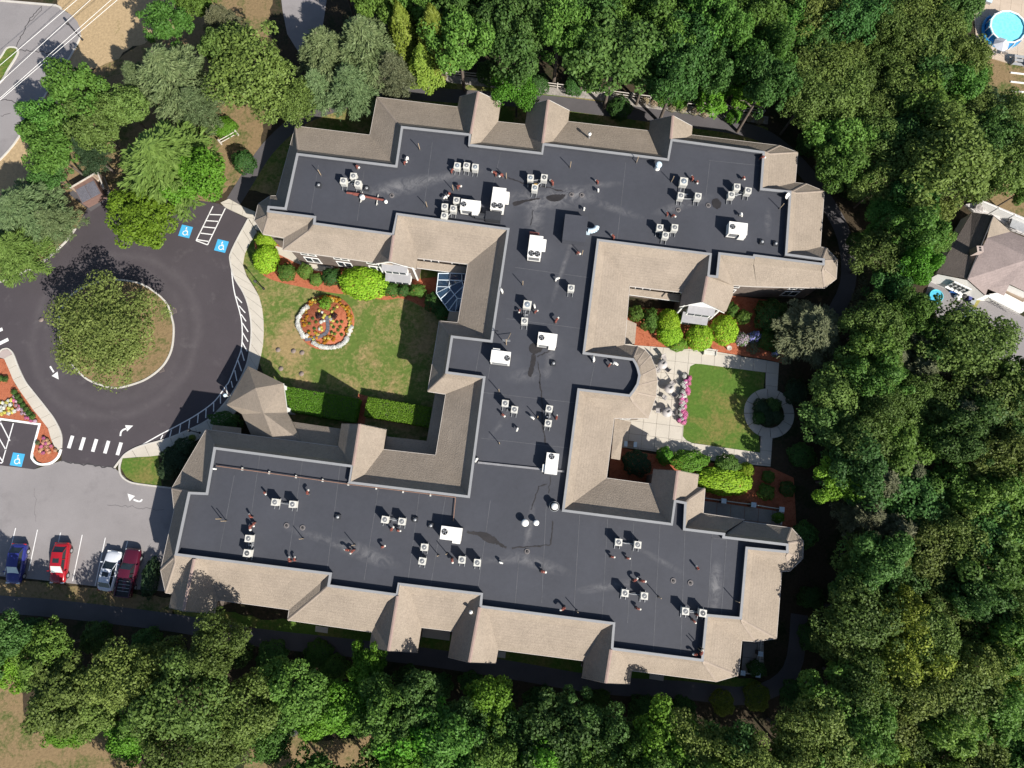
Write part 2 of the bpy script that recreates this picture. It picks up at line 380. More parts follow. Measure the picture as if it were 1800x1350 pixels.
# roads
sheet('road', [(-120, 1 - 10), (0, 1), (100, 10), (108, 16), (125, 26), (136, 38), (142, 52), (142, 63), (138.5, 73), (121, 106), (95.7, 143.5), (60, 200), (25, 254), (0, 282), (-60, 350), (-200, 420), (-200, -20)], .024, M_ASPHOLD)
sheet('side_road', [(490, -40), (497, 20), (505, 60), (530, 100), (560, 90), (570, 30), (580, -40)], .024, M_ASPHOLD)
sheet('parking_lot', [(-150, 800), (0, 818), (60, 825), (108, 810), (201, 822), (210, 830), (232, 850), (302, 858), (330, 870), (320, 960), (300, 1040), (180, 1032), (60, 1018), (-150, 1000)], .018, M_ASPHOLD)
DRIVE_E = [(396.6, 366.4), (436.9, 385.3), (408, 440.7), (405.4, 460.9), (413, 488.6), (428, 513.8), (438, 541.5), (442.5, 579), (439.4, 617), (431.9, 647.2), (413, 685), (387.8, 717.8), (362.6, 740.5), (327.4, 758), (289.6, 773), (246.8, 784.6), (224, 796), (214, 806), (201.5, 822.4)]
ISL_E = [(108.3, 810), (108.5, 788), (108.3, 763), (97, 738), (84, 720), (70.5, 702.7), (57, 686), (45, 670), (33, 645), (24, 622), (17, 614.5), (11, 613), (3, 616), (-4, 626)]
KERB_N = [(133.5, 401.7), (123, 417), (110.8, 430.7), (88, 451), (63, 468.4), (30, 483.5), (0, 496), (-60, 520)]
drive = spline([DRIVE_E[0]] + [(436.9, 385.3)], n=1) + spline(DRIVE_E[1:], n=4) + [(156, 817), (108.3, 810)] + spline(ISL_E, n=3) + [(-80, 640), (-150, 660), (-150, 540)] + spline(KERB_N[::-1], n=3) + [(150, 372), (162, 352), (196, 340), (300, 345), (385, 358)]
sheet('driveway', drive, .03, M_ASPH)
sheet('bay_surface', [(-40, 731), (0, 740), (71, 748), (57, 798), (60, 810), (70, 819), (60, 825), (0, 818), (-40, 812)], .034, M_ASPH)
NPATH = spline([(400, 372), (432, 320), (470, 262), (520, 215), (560, 195), (600, 182), (664, 158), (740, 165), (850, 172), (975, 181), (1048, 190), (1116, 199), (1215, 213), (1290, 224), (1350, 243), (1405, 290), (1450, 350), (1485, 420), (1490, 500), (1455, 570)], n=4)
SPATH = spline([(-80, 1052), (0, 1062), (100, 1070), (300, 1094), (450, 1120), (600, 1137), (750, 1155), (900, 1178), (1050, 1203), (1200, 1213), (1320, 1222), (1390, 1180), (1405, 1080)], n=4)
for nm, pth, w in (('north_path', NPATH, 1.9), ('south_path', SPATH, 1.9)):
    w_pts = [P(*p) for p in pth]; a = offset(w_pts, w / 2); b = offset(w_pts, -w / 2); mb = MB()
    for i in range(len(a) - 1): mb.quad((a[i].x, a[i].y, .026), (b[i].x, b[i].y, .026), (b[i + 1].x, b[i + 1].y, .026), (a[i + 1].x, a[i + 1].y, .026))
    tag(mb.build(nm, M_ASPHPATH), kind='structure')
ge = [P(*p) for p in spline([(785, 138), (863, 147), (967, 160), (1050, 169), (1121, 181), (1230, 195), (1300, 205), (1350, 212)], n=3)]
mb = MB(); a = offset(ge, .55); b = offset(ge, -.55)
for i in range(len(a) - 1): mb.quad((a[i].x, a[i].y, .02), (b[i].x, b[i].y, .02), (b[i + 1].x, b[i + 1].y, .02), (a[i + 1].x, a[i + 1].y, .02))
tag(mb.build('gravel_strip', M_GRAVEL), kind='structure')
# roundabout
RA = spline([(291, 530), (303, 560), (306, 582), (302, 615), (288, 642), (265, 662), (240, 674), (205, 682), (175, 676), (150, 664), (128, 640), (112, 610), (104, 580), (108, 548), (125, 520), (160, 500), (200, 492), (250, 500)], True, 4)
sheet('island_grass', RA, .06, M_DRYB)
tag(ribbon(MB(), [P(*p) for p in RA], .2, 0, .13, True).build('kerb', M_KERB), kind='structure')
# front lawn and beds
lawn = [(450, 408), (433, 440.7), (427, 461), (433, 481), (450, 508), (459, 531), (463.8, 566.6), (462.6, 607), (456, 637), (480, 700), (520, 760), (640, 790), (770, 800), (800, 690), (770, 580), (830, 560), (830, 470), (700, 470), (600, 470), (480, 430), (470, 400)]
sheet('front_lawn', lawn, .04, M_LAWN)
sheet('shrub_bed', spline([(447, 425), (452, 460), (460, 481), (482.7, 493.6), (525.5, 503.7), (576, 513.8), (626, 520), (676.6, 527.6), (714, 526), (780, 560), (815, 570)], n=3) + [(835, 480), (740, 490), (640, 480), (540, 450), (480, 420)], .05, M_MULCH)
sheet('hedge_bed', [(630, 692), (648, 697), (642, 740), (634, 775), (618, 775), (622, 735)], .05, M_MULCH)
sheet('paved_strip', [(484, 432), (500, 437), (560, 452), (590, 468), (580, 478), (555, 476), (520, 462), (490, 447)], .056, M_CONC)
sheet('corner_lawn', [(216, 806), (213, 822), (222, 838), (238, 848), (300, 857), (340, 860), (365, 780), (362, 760), (330, 783), (279.5, 801)], .06, M_LAWN2)
sheet('west_bed', [(279, 803), (285, 857), (340, 860), (372, 770), (440, 768), (420, 735), (375, 735), (330, 783)], .064, M_FLOOR)
# sidewalks
sw = tag(empty('sidewalk'), kind='structure')
SWL = spline(DRIVE_E[1:], n=4)
SW_IN = spline([(452, 408), (433, 440.7), (427, 461), (433, 484), (450, 510), (459, 531), (463.8, 566.6), (462.6, 607), (456, 637), (440, 690), (412, 728), (388, 748), (362, 765), (330, 783), (300, 795), (279.5, 801), (250, 803), (232, 804), (217, 805.5)], n=4)
strip_slabs(sw, [P(*p) for p in spline(DRIVE_E[1:-1], n=4)], [P(*p) for p in SW_IN], 1.55, .0, .12, M_CONC)
paving(sw, [P(*p) for p in [(388, 357), (403, 350), (425.6, 362.7), (452, 374), (470, 400), (452, 407), (437.5, 384.5), (397, 365.5)]], BROT, 1.5, 1.5, 0, .12, M_CONC)
tag(ribbon(MB(), [P(*p) for p in spline(DRIVE_E[1:], n=4)], .18, 0, .135).build('kerb', M_KERB), kind='structure')
tag(ribbon(MB(), [P(*p) for p in spline([(214, 806), (210.5, 822), (214, 836), (226, 846), (245, 851), (302, 858)], n=4)], .18, 0, .13).build('kerb', M_KERB), kind='structure')
tag(ribbon(MB(), [P(*p) for p in spline(KERB_N[:-1], n=4)], .22, 0, .14).build('kerb', M_KERB), kind='structure')
# parking island, lower left
ISL_IN = [(100.5, 792), (92, 780), (90, 762), (80, 745), (62, 724), (40, 692), (28, 676), (16, 648), (8, 630)]
isl = tag(empty('island_path'), kind='structure')
strip_slabs(isl, [P(*p) for p in spline(ISL_E[1:-4], n=4)], [P(*p) for p in spline(ISL_IN, n=4)], 1.5, 0, .12, M_CONC)
M_PINKC = mat('tinted_concrete', (.36, .3, .28), .85, .1, .8, 10)
sheet('ramp_paving', [(-2, 628), (2, 618), (11, 614), (19, 617), (23, 622), (8, 631)], .1, M_PINKC)
sheet('island_bed', [(-40, 628), (8, 631), (16, 648), (28, 676), (40, 692), (62, 724), (80, 745), (90, 762), (92, 780), (100, 791), (104, 800), (92, 812), (78, 815), (66, 810), (58.5, 797), (72, 747), (0, 737), (-40, 730)], .09, M_MULCH)
tag(ribbon(MB(), [P(*p) for p in [(-40, 730), (0, 736.5), (70.8, 746)] + spline([(70.8, 746), (57.5, 797), (59, 808), (67, 815), (78, 816.5), (92, 813), (103, 803), (108, 790)], n=4)[1:]], .24, 0, .14).build('kerb', M_WHITE), kind='structure')
tag(ribbon(MB(), [P(*p) for p in spline(ISL_E[1:], n=4)], .16, 0, .135).build('kerb', M_KERB), kind='structure')
# road top left: kerbs and grass island
tag(ribbon(MB(), [P(*p) for p in [(-40, -2), (0, 1.5), (98, 10)] + spline([(98, 10), (106, 13.5), (108.5, 17)], n=3)[1:]], .25, 0, .13).build('kerb', M_KERB), kind='structure')
tag(ribbon(MB(), [P(*p) for p in spline([(142, 63), (138.5, 73), (121, 106), (95.7, 143.5), (60, 200), (25, 254), (0, 282)], n=3)], .2, 0, .13).build('kerb', M_KERB), kind='structure')
TI = spline([(-40, 170), (0, 146), (15, 123), (31, 97), (31.5, 88), (26, 84), (12.6, 85.6), (0, 104), (-40, 150)], n=4)
sheet('traffic_island', TI, .08, M_LAWN2)
tag(ribbon(MB(), [P(*p) for p in TI], .22, 0, .13).build('kerb', M_KERB), kind='structure')
# east garden
EB = [(1095, 560), (1110, 540), (1200, 545), (1290, 520), (1370, 530), (1380, 640), (1347, 632), (1240, 615), (1115, 607)]
sheet('garden_bed', EB, .05, M_MULCH)
sheet('lower_garden_bed', [(1075, 783), (1140, 797), (1260, 815), (1355, 822), (1395, 840), (1400, 930), (1240, 905), (1230, 860), (1150, 850), (1070, 840)], .05, M_MULCH)
sheet('garden_lawn', spline([(1213, 643), (1222, 639.5), (1232, 640)], n=3) + [(1345, 654), (1341, 690), (1334, 690), (1334, 770), (1336, 795)] + spline([(1320, 794), (1216, 778), (1206, 773), (1200.5, 766), (1203, 720), (1211, 652)], n=3), .05, M_LAWN2)
pat = tag(empty('patio'), kind='structure')
PATIO = [(1090, 600), (1114, 607), (1180, 612), (1240, 615), (1347, 634), (1369, 638), (1366, 686), (1345.5, 684), (1346, 655), (1232, 640), (1222, 639.5), (1213, 644), (1211, 652), (1203, 720), (1200, 767), (1206, 774), (1216, 779), (1336, 796), (1337, 768), (1357.5, 768.5), (1354, 820), (1260, 811), (1140, 792), (1075, 784), (1075, 700)]
paving(pat, [P(*p) for p in PATIO], R(-7.2), 1.55, 1.55, 0, .08, M_CONC, .014, P(1346, 655).xy)
cx, cy = P(1351.5, 726.5).xy
for i in range(12):
    t0 = 2 * math.pi * i / 12; mb = MB(); q = []
    for r_, k in ((2.95, 1), (1.75, -1)):
        for j in range(5)[::k]:
            t = t0 + .012 + (2 * math.pi / 12 - .024) * j / 4; q.append((cx + r_ * math.cos(t), cy + r_ * math.sin(t)))
    mb.prism(q, 0, .09).build('slab', M_CONC, pat)
mb = MB(); mb.lathe([(1.74, 0), (1.74, .07), (0.01, .1)], (cx, cy, 0), 32); tag(mb.build('ring_bed', M_FLOOR), kind='structure')
ter = tag(empty('terrace'), kind='structure')
M_TERR = mat('terrace_concrete', (.33, .3, .27), .85, .15, .8, 6)
paving(ter, [P(*p) for p in [(1236, 880), (1378, 900), (1374, 925), (1300, 925), (1236, 910)]], R(-7.2), 1.6, 1.6, 0, .08, M_TERR)
paving(ter, [P(*p) for p in [(1306, 1128), (1342, 1126), (1342, 1185), (1302, 1185)]], R(-7.2), 1.6, 1.6, 0, .08, M_TERR)
for q in ([(555, 1100), (577, 1103), (576, 1113), (554, 1110)], [(741, 1103), (792, 1109), (790, 1126), (738, 1119)], [(874, 1144), (889, 1146), (888, 1157), (873, 1155)], [(1142, 1183), (1167, 1187), (1166, 1197), (1141, 1193)], [(1022, 1160), (1034, 1161), (1033, 1172), (1021, 1171)]): sheet('door_pad', q, .04, M_CONC)
# neighbouring yard
sheet('neighbour_drive', [(1625, 520), (1640, 480), (1700, 500), (1760, 535), (1860, 590), (1860, 660), (1790, 650), (1745, 625), (1700, 600), (1650, 560)], .02, M_ASPHOLD)
dk = tag(empty('pool_deck'), kind='structure')
M_DECK = mat('pool_deck_boards', (.45, .37, .29), .8, .12, .8, 10)
paving(dk, [P(*p) for p in [(1722, -20), (1720, 0), (1710, 12), (1712, 32), (1716, 82), (1738, 84), (1735, 101), (1772, 112), (1830, 122), (1830, -20)]], R(-12), 1.4, 1.4, 0, .1, M_DECK, .01)
# cracks and sealed joints in the old surfacing
M_CRACK = mat('sealed_crack', (.05, .047, .05), .8, .3, 2, 10)
def road_crack(px, w, seed, jag=.16):
    g_ = random.Random(seed); pts = resample([P(*q) for q in px], .35); pts = [p + Vector((g_.uniform(-jag, jag), g_.uniform(-jag, jag))) for p in pts]; a_ = offset(pts, w / 2); b_ = offset(pts, -w / 2); mb = MB()
    for i in range(len(pts) - 1): mb.quad((a_[i].x, a_[i].y, .032), (b_[i].x, b_[i].y, .032), (b_[i + 1].x, b_[i + 1].y, .032), (a_[i + 1].x, a_[i + 1].y, .032))
    tag(mb.build('road_crack', M_CRACK), kind='structure')
for i, (q, w) in enumerate([([(72, 12), (62, 22), (52, 35), (45, 48), (40, 60)], .1), ([(75, 14), (66, 26), (56, 34), (48, 44)], .07), ([(40, 60), (32, 72), (28, 84)], .1), ([(35, 88), (60, 90), (85, 93), (104, 92)], .1), ([(85, 93), (80, 98)], .07), ([(0, 178), (14, 176), (28, 180)], .1), ([(0, 205), (20, 200)], .06),
    ([(190, 886), (240, 892), (290, 896)], .025), ([(62, 860), (64, 920)], .02), ([(108, 810), (156, 817), (201, 822)], .14), ([(1740, 560), (1770, 590), (1800, 600)], .08)]): road_crack(q, w, i)
# ------------------------------------------------------------------ painted markings
def mark(name, polys, m=None, z=.045):
    mb = MB()
    for q in polys: mb.poly([P(x, y) + Vector((0, 0, z)) for x, y in q])
    return tag(mb.build(name, m or M_ROADPAINT), kind='structure')
def line_px(a, b, w=.1, z=.045):
    p = P(*a); q = P(*b); d = (q - p); d.normalize(); n_ = Vector((-d.y, d.x, 0)) * w / 2
    u = Vector((0, 0, z)); return [p + n_ + u, p - n_ + u, q - n_ + u, q + n_ + u]
def marks(name, segs, w=.1, z=.045):
    mb = MB()
    for i, (a, b) in enumerate(segs): mb.poly(line_px(a, b, w, z + .0015 * (i % 3)))
    return tag(mb.build(name, M_ROADPAINT), kind='structure')
for c in [(124.6, 777), (145, 780), (166.7, 783), (188, 786), (210, 789)]:
    marks('crossing_bar', [((c[0] + 3.4, c[1] - 11), (c[0] - 3.4, c[1] + 11))], .42)
for a, b in (((-12, 585), (5, 578.5)), ((-6, 607), (15, 596.5))): marks('crossing_bar', [(a, b)], .42)
EDGE = spline([(407, 473.5), (410, 500), (414, 521), (423, 554), (426, 579), (425, 609.5), (419, 629.6), (403, 670), (398, 677.5), (377.7, 705), (347.5, 728), (314.8, 746.8), (282, 764), (246.8, 784)], n=4)
tag(ribbon(MB(), [P(*p) for p in EDGE], .13, .043, .045).build('edge_line', M_ROADPAINT), kind='structure')
z5 = lambda x, y: (x / 3.971, 340 + y / 3.971)
z1b = lambda x, y: (x / 3.971, 670 + y / 3.971)
TK = [(z5(1650, 720), z5(1690, 765)), (z5(1670, 785), z5(1713, 835)), (z5(1685, 845), z5(1718, 893)), (z5(1693, 905), z5(1733, 967)), (z5(1693, 970), z5(1732, 1035)), (z5(1690, 1035), z5(1727, 1103)), (z5(1685, 1095), z5(1706, 1168)), (z5(1660, 1160), z5(1687, 1240)), (z5(1640, 1235), z5(1655, 1310)), (z1b(1615, 0), z1b(1625, 45)), (z1b(1580, 35), z1b(1590, 110)), (z1b(1540, 95), z1b(1540, 157)), (z1b(1493, 150), z1b(1492, 212)), (z1b(1440, 195), z1b(1437, 257)), (z1b(1385, 232), z1b(1380, 292)), (z1b(1325, 270), z1b(1318, 330)), (z1b(1262, 302), z1b(1252, 368)), (z1b(1198, 340), z1b(1185, 395)), (z1b(1138, 375), z1b(1120, 412))]
marks('edge_ticks', TK, .12, .047)
h0, h1, h2, h3 = z5(1488, 90), z5(1574, 105), z5(1450, 360), z5(1370, 330)
lp = lambda a, b, t: (a[0] + (b[0] - a[0]) * t, a[1] + (b[1] - a[1]) * t)
marks('hatched_bay', [(h0, h3), (h1, h2), (h3, h2)] + [(lp(h0, h3, t), lp(h1, h2, max(0, t - .06))) for t in (.24, .42, .6, .78, .97)], .13)
marks('stall_line', [((8, 1010), (28, 928))], .1); marks('stall_line', [((51, 1003.7), (66.4, 931))], .1); marks('stall_line', [((90, 1010), (107, 936))], .1)
marks('stall_line', [((128, 1021.7), (145, 940))], .1); marks('stall_line', [((167.6, 1029.7), (185.6, 945))], .1); marks('stall_line', [((206, 1033), (224.6, 951))], .1)
marks('hatched_bay', [((24, 744), (4, 814)), ((-30, 810), (4, 814)), ((0, 740), (18, 775)), ((-6, 762), (11, 791)), ((-10, 790), (6, 812)), ((2, 738), (-16, 806))], .13, .05)
def wheelchair(c, rz, z):
    mb = MB(); o = P(*c); s = .75
    q = [Vector((x * s, y * s, 0)) for x, y in ((-.95, -1), (.95, -1), (.95, 1), (-.95, 1))]; M = Matrix.Rotation(rz, 4, 'Z')
    tag(MB().poly([o + M @ v + Vector((0, 0, z)) for v in q]).build('blue_parking_symbol', M_BLUEPAINT), kind='structure')
    def pl(pts, w):
        r_ = ribbon(MB(), pts, w, 0, .002); mb.add([o + M @ Vector((x * s, y * s, 0)) + Vector((0, 0, z + .002 + zz)) for x, y, zz in r_.v], r_.f)
    pl([(.0 + .36 * math.cos(t), -.28 + .36 * math.sin(t)) for t in [R(a) for a in range(110, 390, 20)]], .13)
    pl([(-.06, .5), (-.02, .08), (.32, .08), (.5, -.5), (.62, -.46)], .14); pl([(-.04, .28), (.24, .26)], .11)
    mb.lathe([(.1, 0), (.1, .003), (.001, .003)], tuple(o + M @ Vector((-.08 * s, .66 * s, 0)) + Vector((0, 0, z + .002))), 10)
    tag(mb.build('wheelchair_emblem', M_ROADPAINT), kind='structure')
wheelchair((326.5, 407), R(-14), .045); wheelchair((389.5, 432.5), R(-14), .045); wheelchair((31, 808), R(-8), .05)
def arrow(tail, head_at, tip, wd, z=.047):
    mb = ribbon(MB(), [P(*p) for p in tail], .2, z - .002, z)
    a = P(*head_at); t = P(*tip); d = (t - a).normalized(); n_ = Vector((-d.y, d.x, 0)) * wd
    mb.add([a + n_ + Vector((0, 0, z)), a - n_ + Vector((0, 0, z)), t + Vector((0, 0, z))], [[0, 2, 1]])
    tag(mb.build('lane_arrow', M_ROADPAINT), kind='structure')
arrow([(88.5, 644), (95, 654.5)], (96.5, 657), (103.5, 667), .42)
arrow(spline([(212, 766.5), (213, 760), (217, 755.5), (223, 753.5)], n=4), (222, 753), (234.5, 748.2), .4)
arrow(spline([(250, 877.5), (248, 880.5), (243, 881), (235, 878)], n=4), (233, 876.5), (224.5, 867.5), .42)
# ------------------------------------------------------------------ the building
M_SH = shingle_mat('roof_shingles', (.262, .22, .176))
SPOTS = [(*P(700, 330, ROOF_Z).xy, .25, 5.5, 1.3, 1.1), (*P(780, 312, ROOF_Z).xy, .2, 5, .8, .7), (*P(960, 350, ROOF_Z).xy, -.05, 5.5, 1.4, 1.1), (*P(940, 378, ROOF_Z).xy, 1.5, 3, 1.4, .8), (*P(1010, 340, ROOF_Z).xy, -.1, 3.5, 1.2, 1.0),
         (*P(1075, 365, ROOF_Z).xy, -.35, 5, .6, .6), (*P(1200, 360, ROOF_Z).xy, .3, 4, .7, .8), (*P(1060, 325, ROOF_Z).xy, .1, 2.5, .5, .6), (*P(640, 972, ROOF_Z).xy, -.35, 4.5, 1.0, .9), (*P(560, 945, ROOF_Z).xy, -.3, 5, .6, .5),
         (*P(1258, 1030, ROOF_Z).xy, 1.45, 3, .8, 1.3), (*P(945, 990, ROOF_Z).xy, -.3, 4, .8, .8), (*P(1160, 985, ROOF_Z).xy, -.5, 3.5, .4, .5), (*P(1070, 1030, ROOF_Z).xy, .15, 4, .6, .7), (*P(968, 620, ROOF_Z).xy, 1.4, 4, .6, .6),
         (*P(930, 660, ROOF_Z).xy, .1, 3, 1.0, .5), (*P(930, 930, ROOF_Z).xy, 1.4, 3.5, .5, .7), (*P(885, 985, ROOF_Z).xy, .0, 3, .5, .5), (*P(990, 470, ROOF_Z).xy, 1.25, 6, .35, .6), (*P(1350, 390, ROOF_Z).xy, 1.5, 2, .5, .5), (*P(880, 745, ROOF_Z).xy, .9, 2.5, .4, .5)]
M_MEMB = membrane_mat('roof_membrane', (.049, .052, .063), SPOTS)
M_SIDING = mat('cedar_shingle_siding', (.13, .105, .09), .85, .3, 2.0, 14)
M_TRIM = M_WHITE
M_FASCIA = mat('fascia_paint', (.5, .46, .42), .6, .08)
B = empty('care_home'); tag(B, 'large two storey building with tan shingle edge roofs around black flat roofs', 'building')
T = dict(t1=(521.8, 269.5), t2=(695.5, 290.9), t3=(705.6, 222.1), t4=(827.7, 235.5), t5=(826.5, 253.8), t6=(951.6, 268.2), t7=(954.1, 251.8), t8=(1173.2, 279), t9=(1179.5, 244.3), t10=(1343.9, 266.7), t11=(1339.4, 331), t12=(1390.6, 336), t13=(1383.3, 446), t14=(1449, 455), t15=(1449, 466), t16=(1381, 457.5), t17=(1327, 450.5), t17b=(1326, 454), t18=(1266, 447), t19=(1261.7, 488), t20=(1243.5, 486), t21=(1247.5, 448), t22=(1052.5, 423.3), t23=(1027.8, 619.5), t24=(1113.6, 630.5),
         a1=(1118.5, 638), a2=(1122.3, 646.7), a3=(1125.5, 659.7), a4=(1122.3, 675.6), a5=(1115.5, 687), a6=(1107.8, 697), t25=(1018.3, 686.4), t26=(991.6, 896), t27=(1179.3, 919.8), t28=(1185.1, 878.7), t29=(1206.5, 883), t30=(1204.3, 929), t31=(1274.3, 937.6), t32=(1273.5, 943), t33=(1385.5, 956.3), t34=(1385.5, 971.9), t35=(1314, 964.9), t36=(1303.4, 1088.6), t37=(1243.5, 1083.2), t38=(1236, 1162.5), t39=(1074.2, 1141.7), t40=(1077.5, 1097.5), t41=(843.3, 1067.5), t42=(845, 1045.8), t43=(702.5, 1028.3), t44=(699.2, 1047.5), t45=(575.8, 1030.8), t46=(579.2, 1010), t47=(307.5, 975.8), t48=(331.4, 865), t49=(362.4, 866.4), t50=(376.2, 786.2), t51=(621, 818.3), t52=(616.3, 846.7), t53=(822.7, 871.5), t54=(849.7, 664.7), t55=(783.2, 656), t56=(793.3, 590.3), t57=(862.7, 598.3), t58=(892, 403.8), t59=(699.3, 377.8), t60=(692, 413.5), t61=(550.7, 394), t62=(552, 382.8), sa=(469.7, 372.5), sb=(471, 362.4), sc=(500.8, 365.3))
TOPS = list(T.values())
tops_w = [P(x, y, TOP_Z) for x, y in TOPS]
# orientation of the loop: photo order is clockwise seen from above
flat = MB().poly([Vector((p.x, p.y, ROOF_Z)) for p in tops_w][::-1]).build('flat_roof', M_MEMB, B)
nT = len(tops_w); inner = offset([p.xy for p in tops_w], -.22, True); outer = offset([p.xy for p in tops_w], .04, True)
for i in range(nT):
    j = (i + 1) % nT; mb = MB()
    a, b, c, d = outer[i], outer[j], inner[j], inner[i]
    mb.add([(a.x, a.y, TOP_Z + .03), (b.x, b.y, TOP_Z + .03), (c.x, c.y, TOP_Z + .03), (d.x, d.y, TOP_Z + .03), (c.x, c.y, TOP_Z - .08), (d.x, d.y, TOP_Z - .08), (a.x, a.y, TOP_Z - .05), (b.x, b.y, TOP_Z - .05)],
           [[0, 1, 2, 3], [3, 2, 4, 5], [1, 0, 6, 7]]).build('coping', M_COPING, B)
    p, q = tops_w[i], tops_w[j]; e = offset([v.xy for v in tops_w], -.19, True) if i == 0 else e
    MB().quad((e[i].x, e[i].y, ROOF_Z - .01), (e[j].x, e[j].y, ROOF_Z - .01), (e[j].x, e[j].y, TOP_Z - .05), (e[i].x, e[i].y, TOP_Z - .05)).build('parapet', M_MEMB, B)
SIDES = []
def side(ea, eb, ta, tb, ze=EAVE_Z, zt=TOP_Z, wall=True):
    A, Bb = P(*ea, ze), P(*eb, ze); Ta, Tb = P(*T.get(ta, ta), zt), P(*T.get(tb, tb), zt)
    mb = MB(); k = .8; zb = ze + (zt - ze) * .6
    Ba = A.lerp(Ta, k); Ba.z = zb; Bc = Bb.lerp(Tb, k); Bc.z = zb
    def face(*q):
        r_ = []
        for v in q:
            if not r_ or (v - r_[-1]).length > .02: r_.append(v)
        if len(r_) > 2 and (r_[0] - r_[-1]).length < .02: r_.pop()
        if len(r_) > 2: mb.poly(r_[::-1])
    face(A, Bb, Bc, Ba); face(Ba, Bc, Tb, Ta)
    mb.build('roof_slope', M_SH, B)
    if (A - Bb).length > .3 and wall:
        d = (Bb - A).normalized(); o_ = Vector((-d.y, d.x, 0)) * .04
        f = MB(); f.quad(A + o_, A + o_ - Vector((0, 0, .2)), Bb + o_ - Vector((0, 0, .2)), Bb + o_)
        f.quad(A, A + o_, Bb + o_, Bb)
        f.build('fascia', M_FASCIA, B)
    SIDES.append((A, Bb, wall))
ARC_T = ['t24', 'a1', 'a2', 'a3', 'a4', 'a5', 'a6']
ARC_E = [(1121.6, 609), (1134, 615.5), (1143, 625), (1152.6, 646.7), (1155.5, 668.3), (1153.3, 697), (1140, 735)]
SD = [((519.3, 221.6), (650.2, 237.5), 't1', 't2'), ((650.2, 237.5), (662.8, 170.7), 't2', 't3'), ((662.8, 170.7), (838, 192.2), 't3', 't4'), ((836, 209.5), (958, 222.5), 't5', 't6'), ((960, 209), (1181, 234.5), 't7', 't8'), ((1182, 233), (1371, 256), 't9', 't10'),
      ((1371, 256), (1402.3, 267.8), 't10', 't10'), ((1402.3, 267.8), (1397.8, 321), 't10', 't11'), ((1397.8, 321), (1417.8, 323.3), 't11', 't12'), ((1417.8, 323.3), (1448.9, 336), 't12', 't12'), ((1448.9, 336), (1442, 434), 't12', 't13'), ((1442, 434), (1453, 436), 't13', 't14'), ((1453, 436), (1472, 456.7), 't14', 't14'), ((1472, 456.7), (1470, 490), 't14', 't15'), ((1470, 490), (1450, 506), 't15', 't15'),
      ((1450, 506), (1375, 504.5), 't15', 't16'), ((1375, 504.5), (1330, 503.5), 't16', 't17'), ((1330, 503.5), (1262, 500), 't17b', 't18'), ((1240, 518.5), (1106.7, 502.5), 't21', 't22'), ((1106.7, 502.5), (1098, 606), 't22', 't23'), ((1098, 606), (1121.6, 609), 't23', 't24')]
for i in range(6): SD.append((ARC_E[i], ARC_E[i + 1], ARC_T[i], ARC_T[i + 1]))
SD += [((1140, 735), (1079.7, 735), 'a6', 't25'), ((1079.7, 735), (1066, 840.4), 't25', 't26'), ((1066, 840.4), (1186, 856.5), 't26', 't27'), ((1190, 852), (1239.3, 859), 't28', 't29'), ((1239.3, 859), (1236, 902.6), 't29', 't30'), ((1236, 902.6), (1309, 913.5), 't30', 't31'), ((1306, 916.5), (1391.7, 928.3), 't32', 't33'), ((1391.7, 928.3), (1412, 951), 't33', 't33'), ((1412, 951), (1411, 982), 't33', 't34'), ((1411, 982), (1388, 1004), 't34', 't34'), ((1388, 1004), (1374, 1004), 't34', 't35'), ((1374, 1004), (1364.9, 1122.5), 't35', 't36'), ((1364.9, 1122.5), (1327.5, 1127.5), 't36', 't36'), ((1327.5, 1127.5), (1304, 1126), 't36', 't37'), ((1304, 1126), (1298, 1187), 't37', 't38'), ((1298, 1187), (1259.5, 1198), 't38', 't38'),
       ((1259.5, 1198), (1070, 1173.5), 't38', 't39'), ((1070, 1167), (832, 1136.5), 't40', 't41'), ((837, 1114.5), (692, 1097), 't42', 't43'), ((692, 1116.5), (505.8, 1090), 't44', 't45'), ((505.8, 1090), (508.3, 1071.7), 't45', 't46'), ((508.3, 1071.7), (291, 1042), 't46', 't47'), ((291, 1042), (282.5, 1002.5), 't47', 't47'), ((282.5, 1002.5), (306, 896), 't47', 't48'), ((306, 896), (302, 858.4), 't48', 't48'), ((302, 858.4), (318, 858), 't48', 't49'), ((302, 858.4), (362.4, 755), 't49', 't50'),
       ((362.4, 755), (628, 789.5), 't50', 't51'), ((628, 785), (766, 800.4), 't52', 't53'), ((766, 800.4), (783.7, 692.7), 't53', 't54'), ((783.7, 692.7), (752, 687.8), 't54', 't55'), ((752, 687.8), (772.4, 564.3), 't55', 't56'), ((772.4, 564.3), (804.9, 567.2), 't56', 't57'), ((804.9, 567.2), (822.7, 463.8), 't57', 't58'), ((822.7, 463.8), (688, 448), 't58', 't59'), ((690, 465.5), (497.2, 439), 't60', 't61'), ((497.2, 439), (499.3, 418), 't61', 't62'), ((499.3, 418), (462, 411), 't62', 'sa'), ((462, 411), (447.3, 387.7), 'sa', 'sa'), ((447.3, 387.7), (453.8, 358.8), 'sa', 'sb'), ((453.8, 358.8), (474.8, 344.3), 'sb', 'sb'), ((474.8, 344.3), (486, 344), 'sb', 'sc'), ((486, 344), (519.3, 221.6), 'sc', 't1')]
for s_ in SD: side(*s_)
M_HIP = mat('hip_shingles', (.27, .225, .185), .9, .15, 1.5, 10)
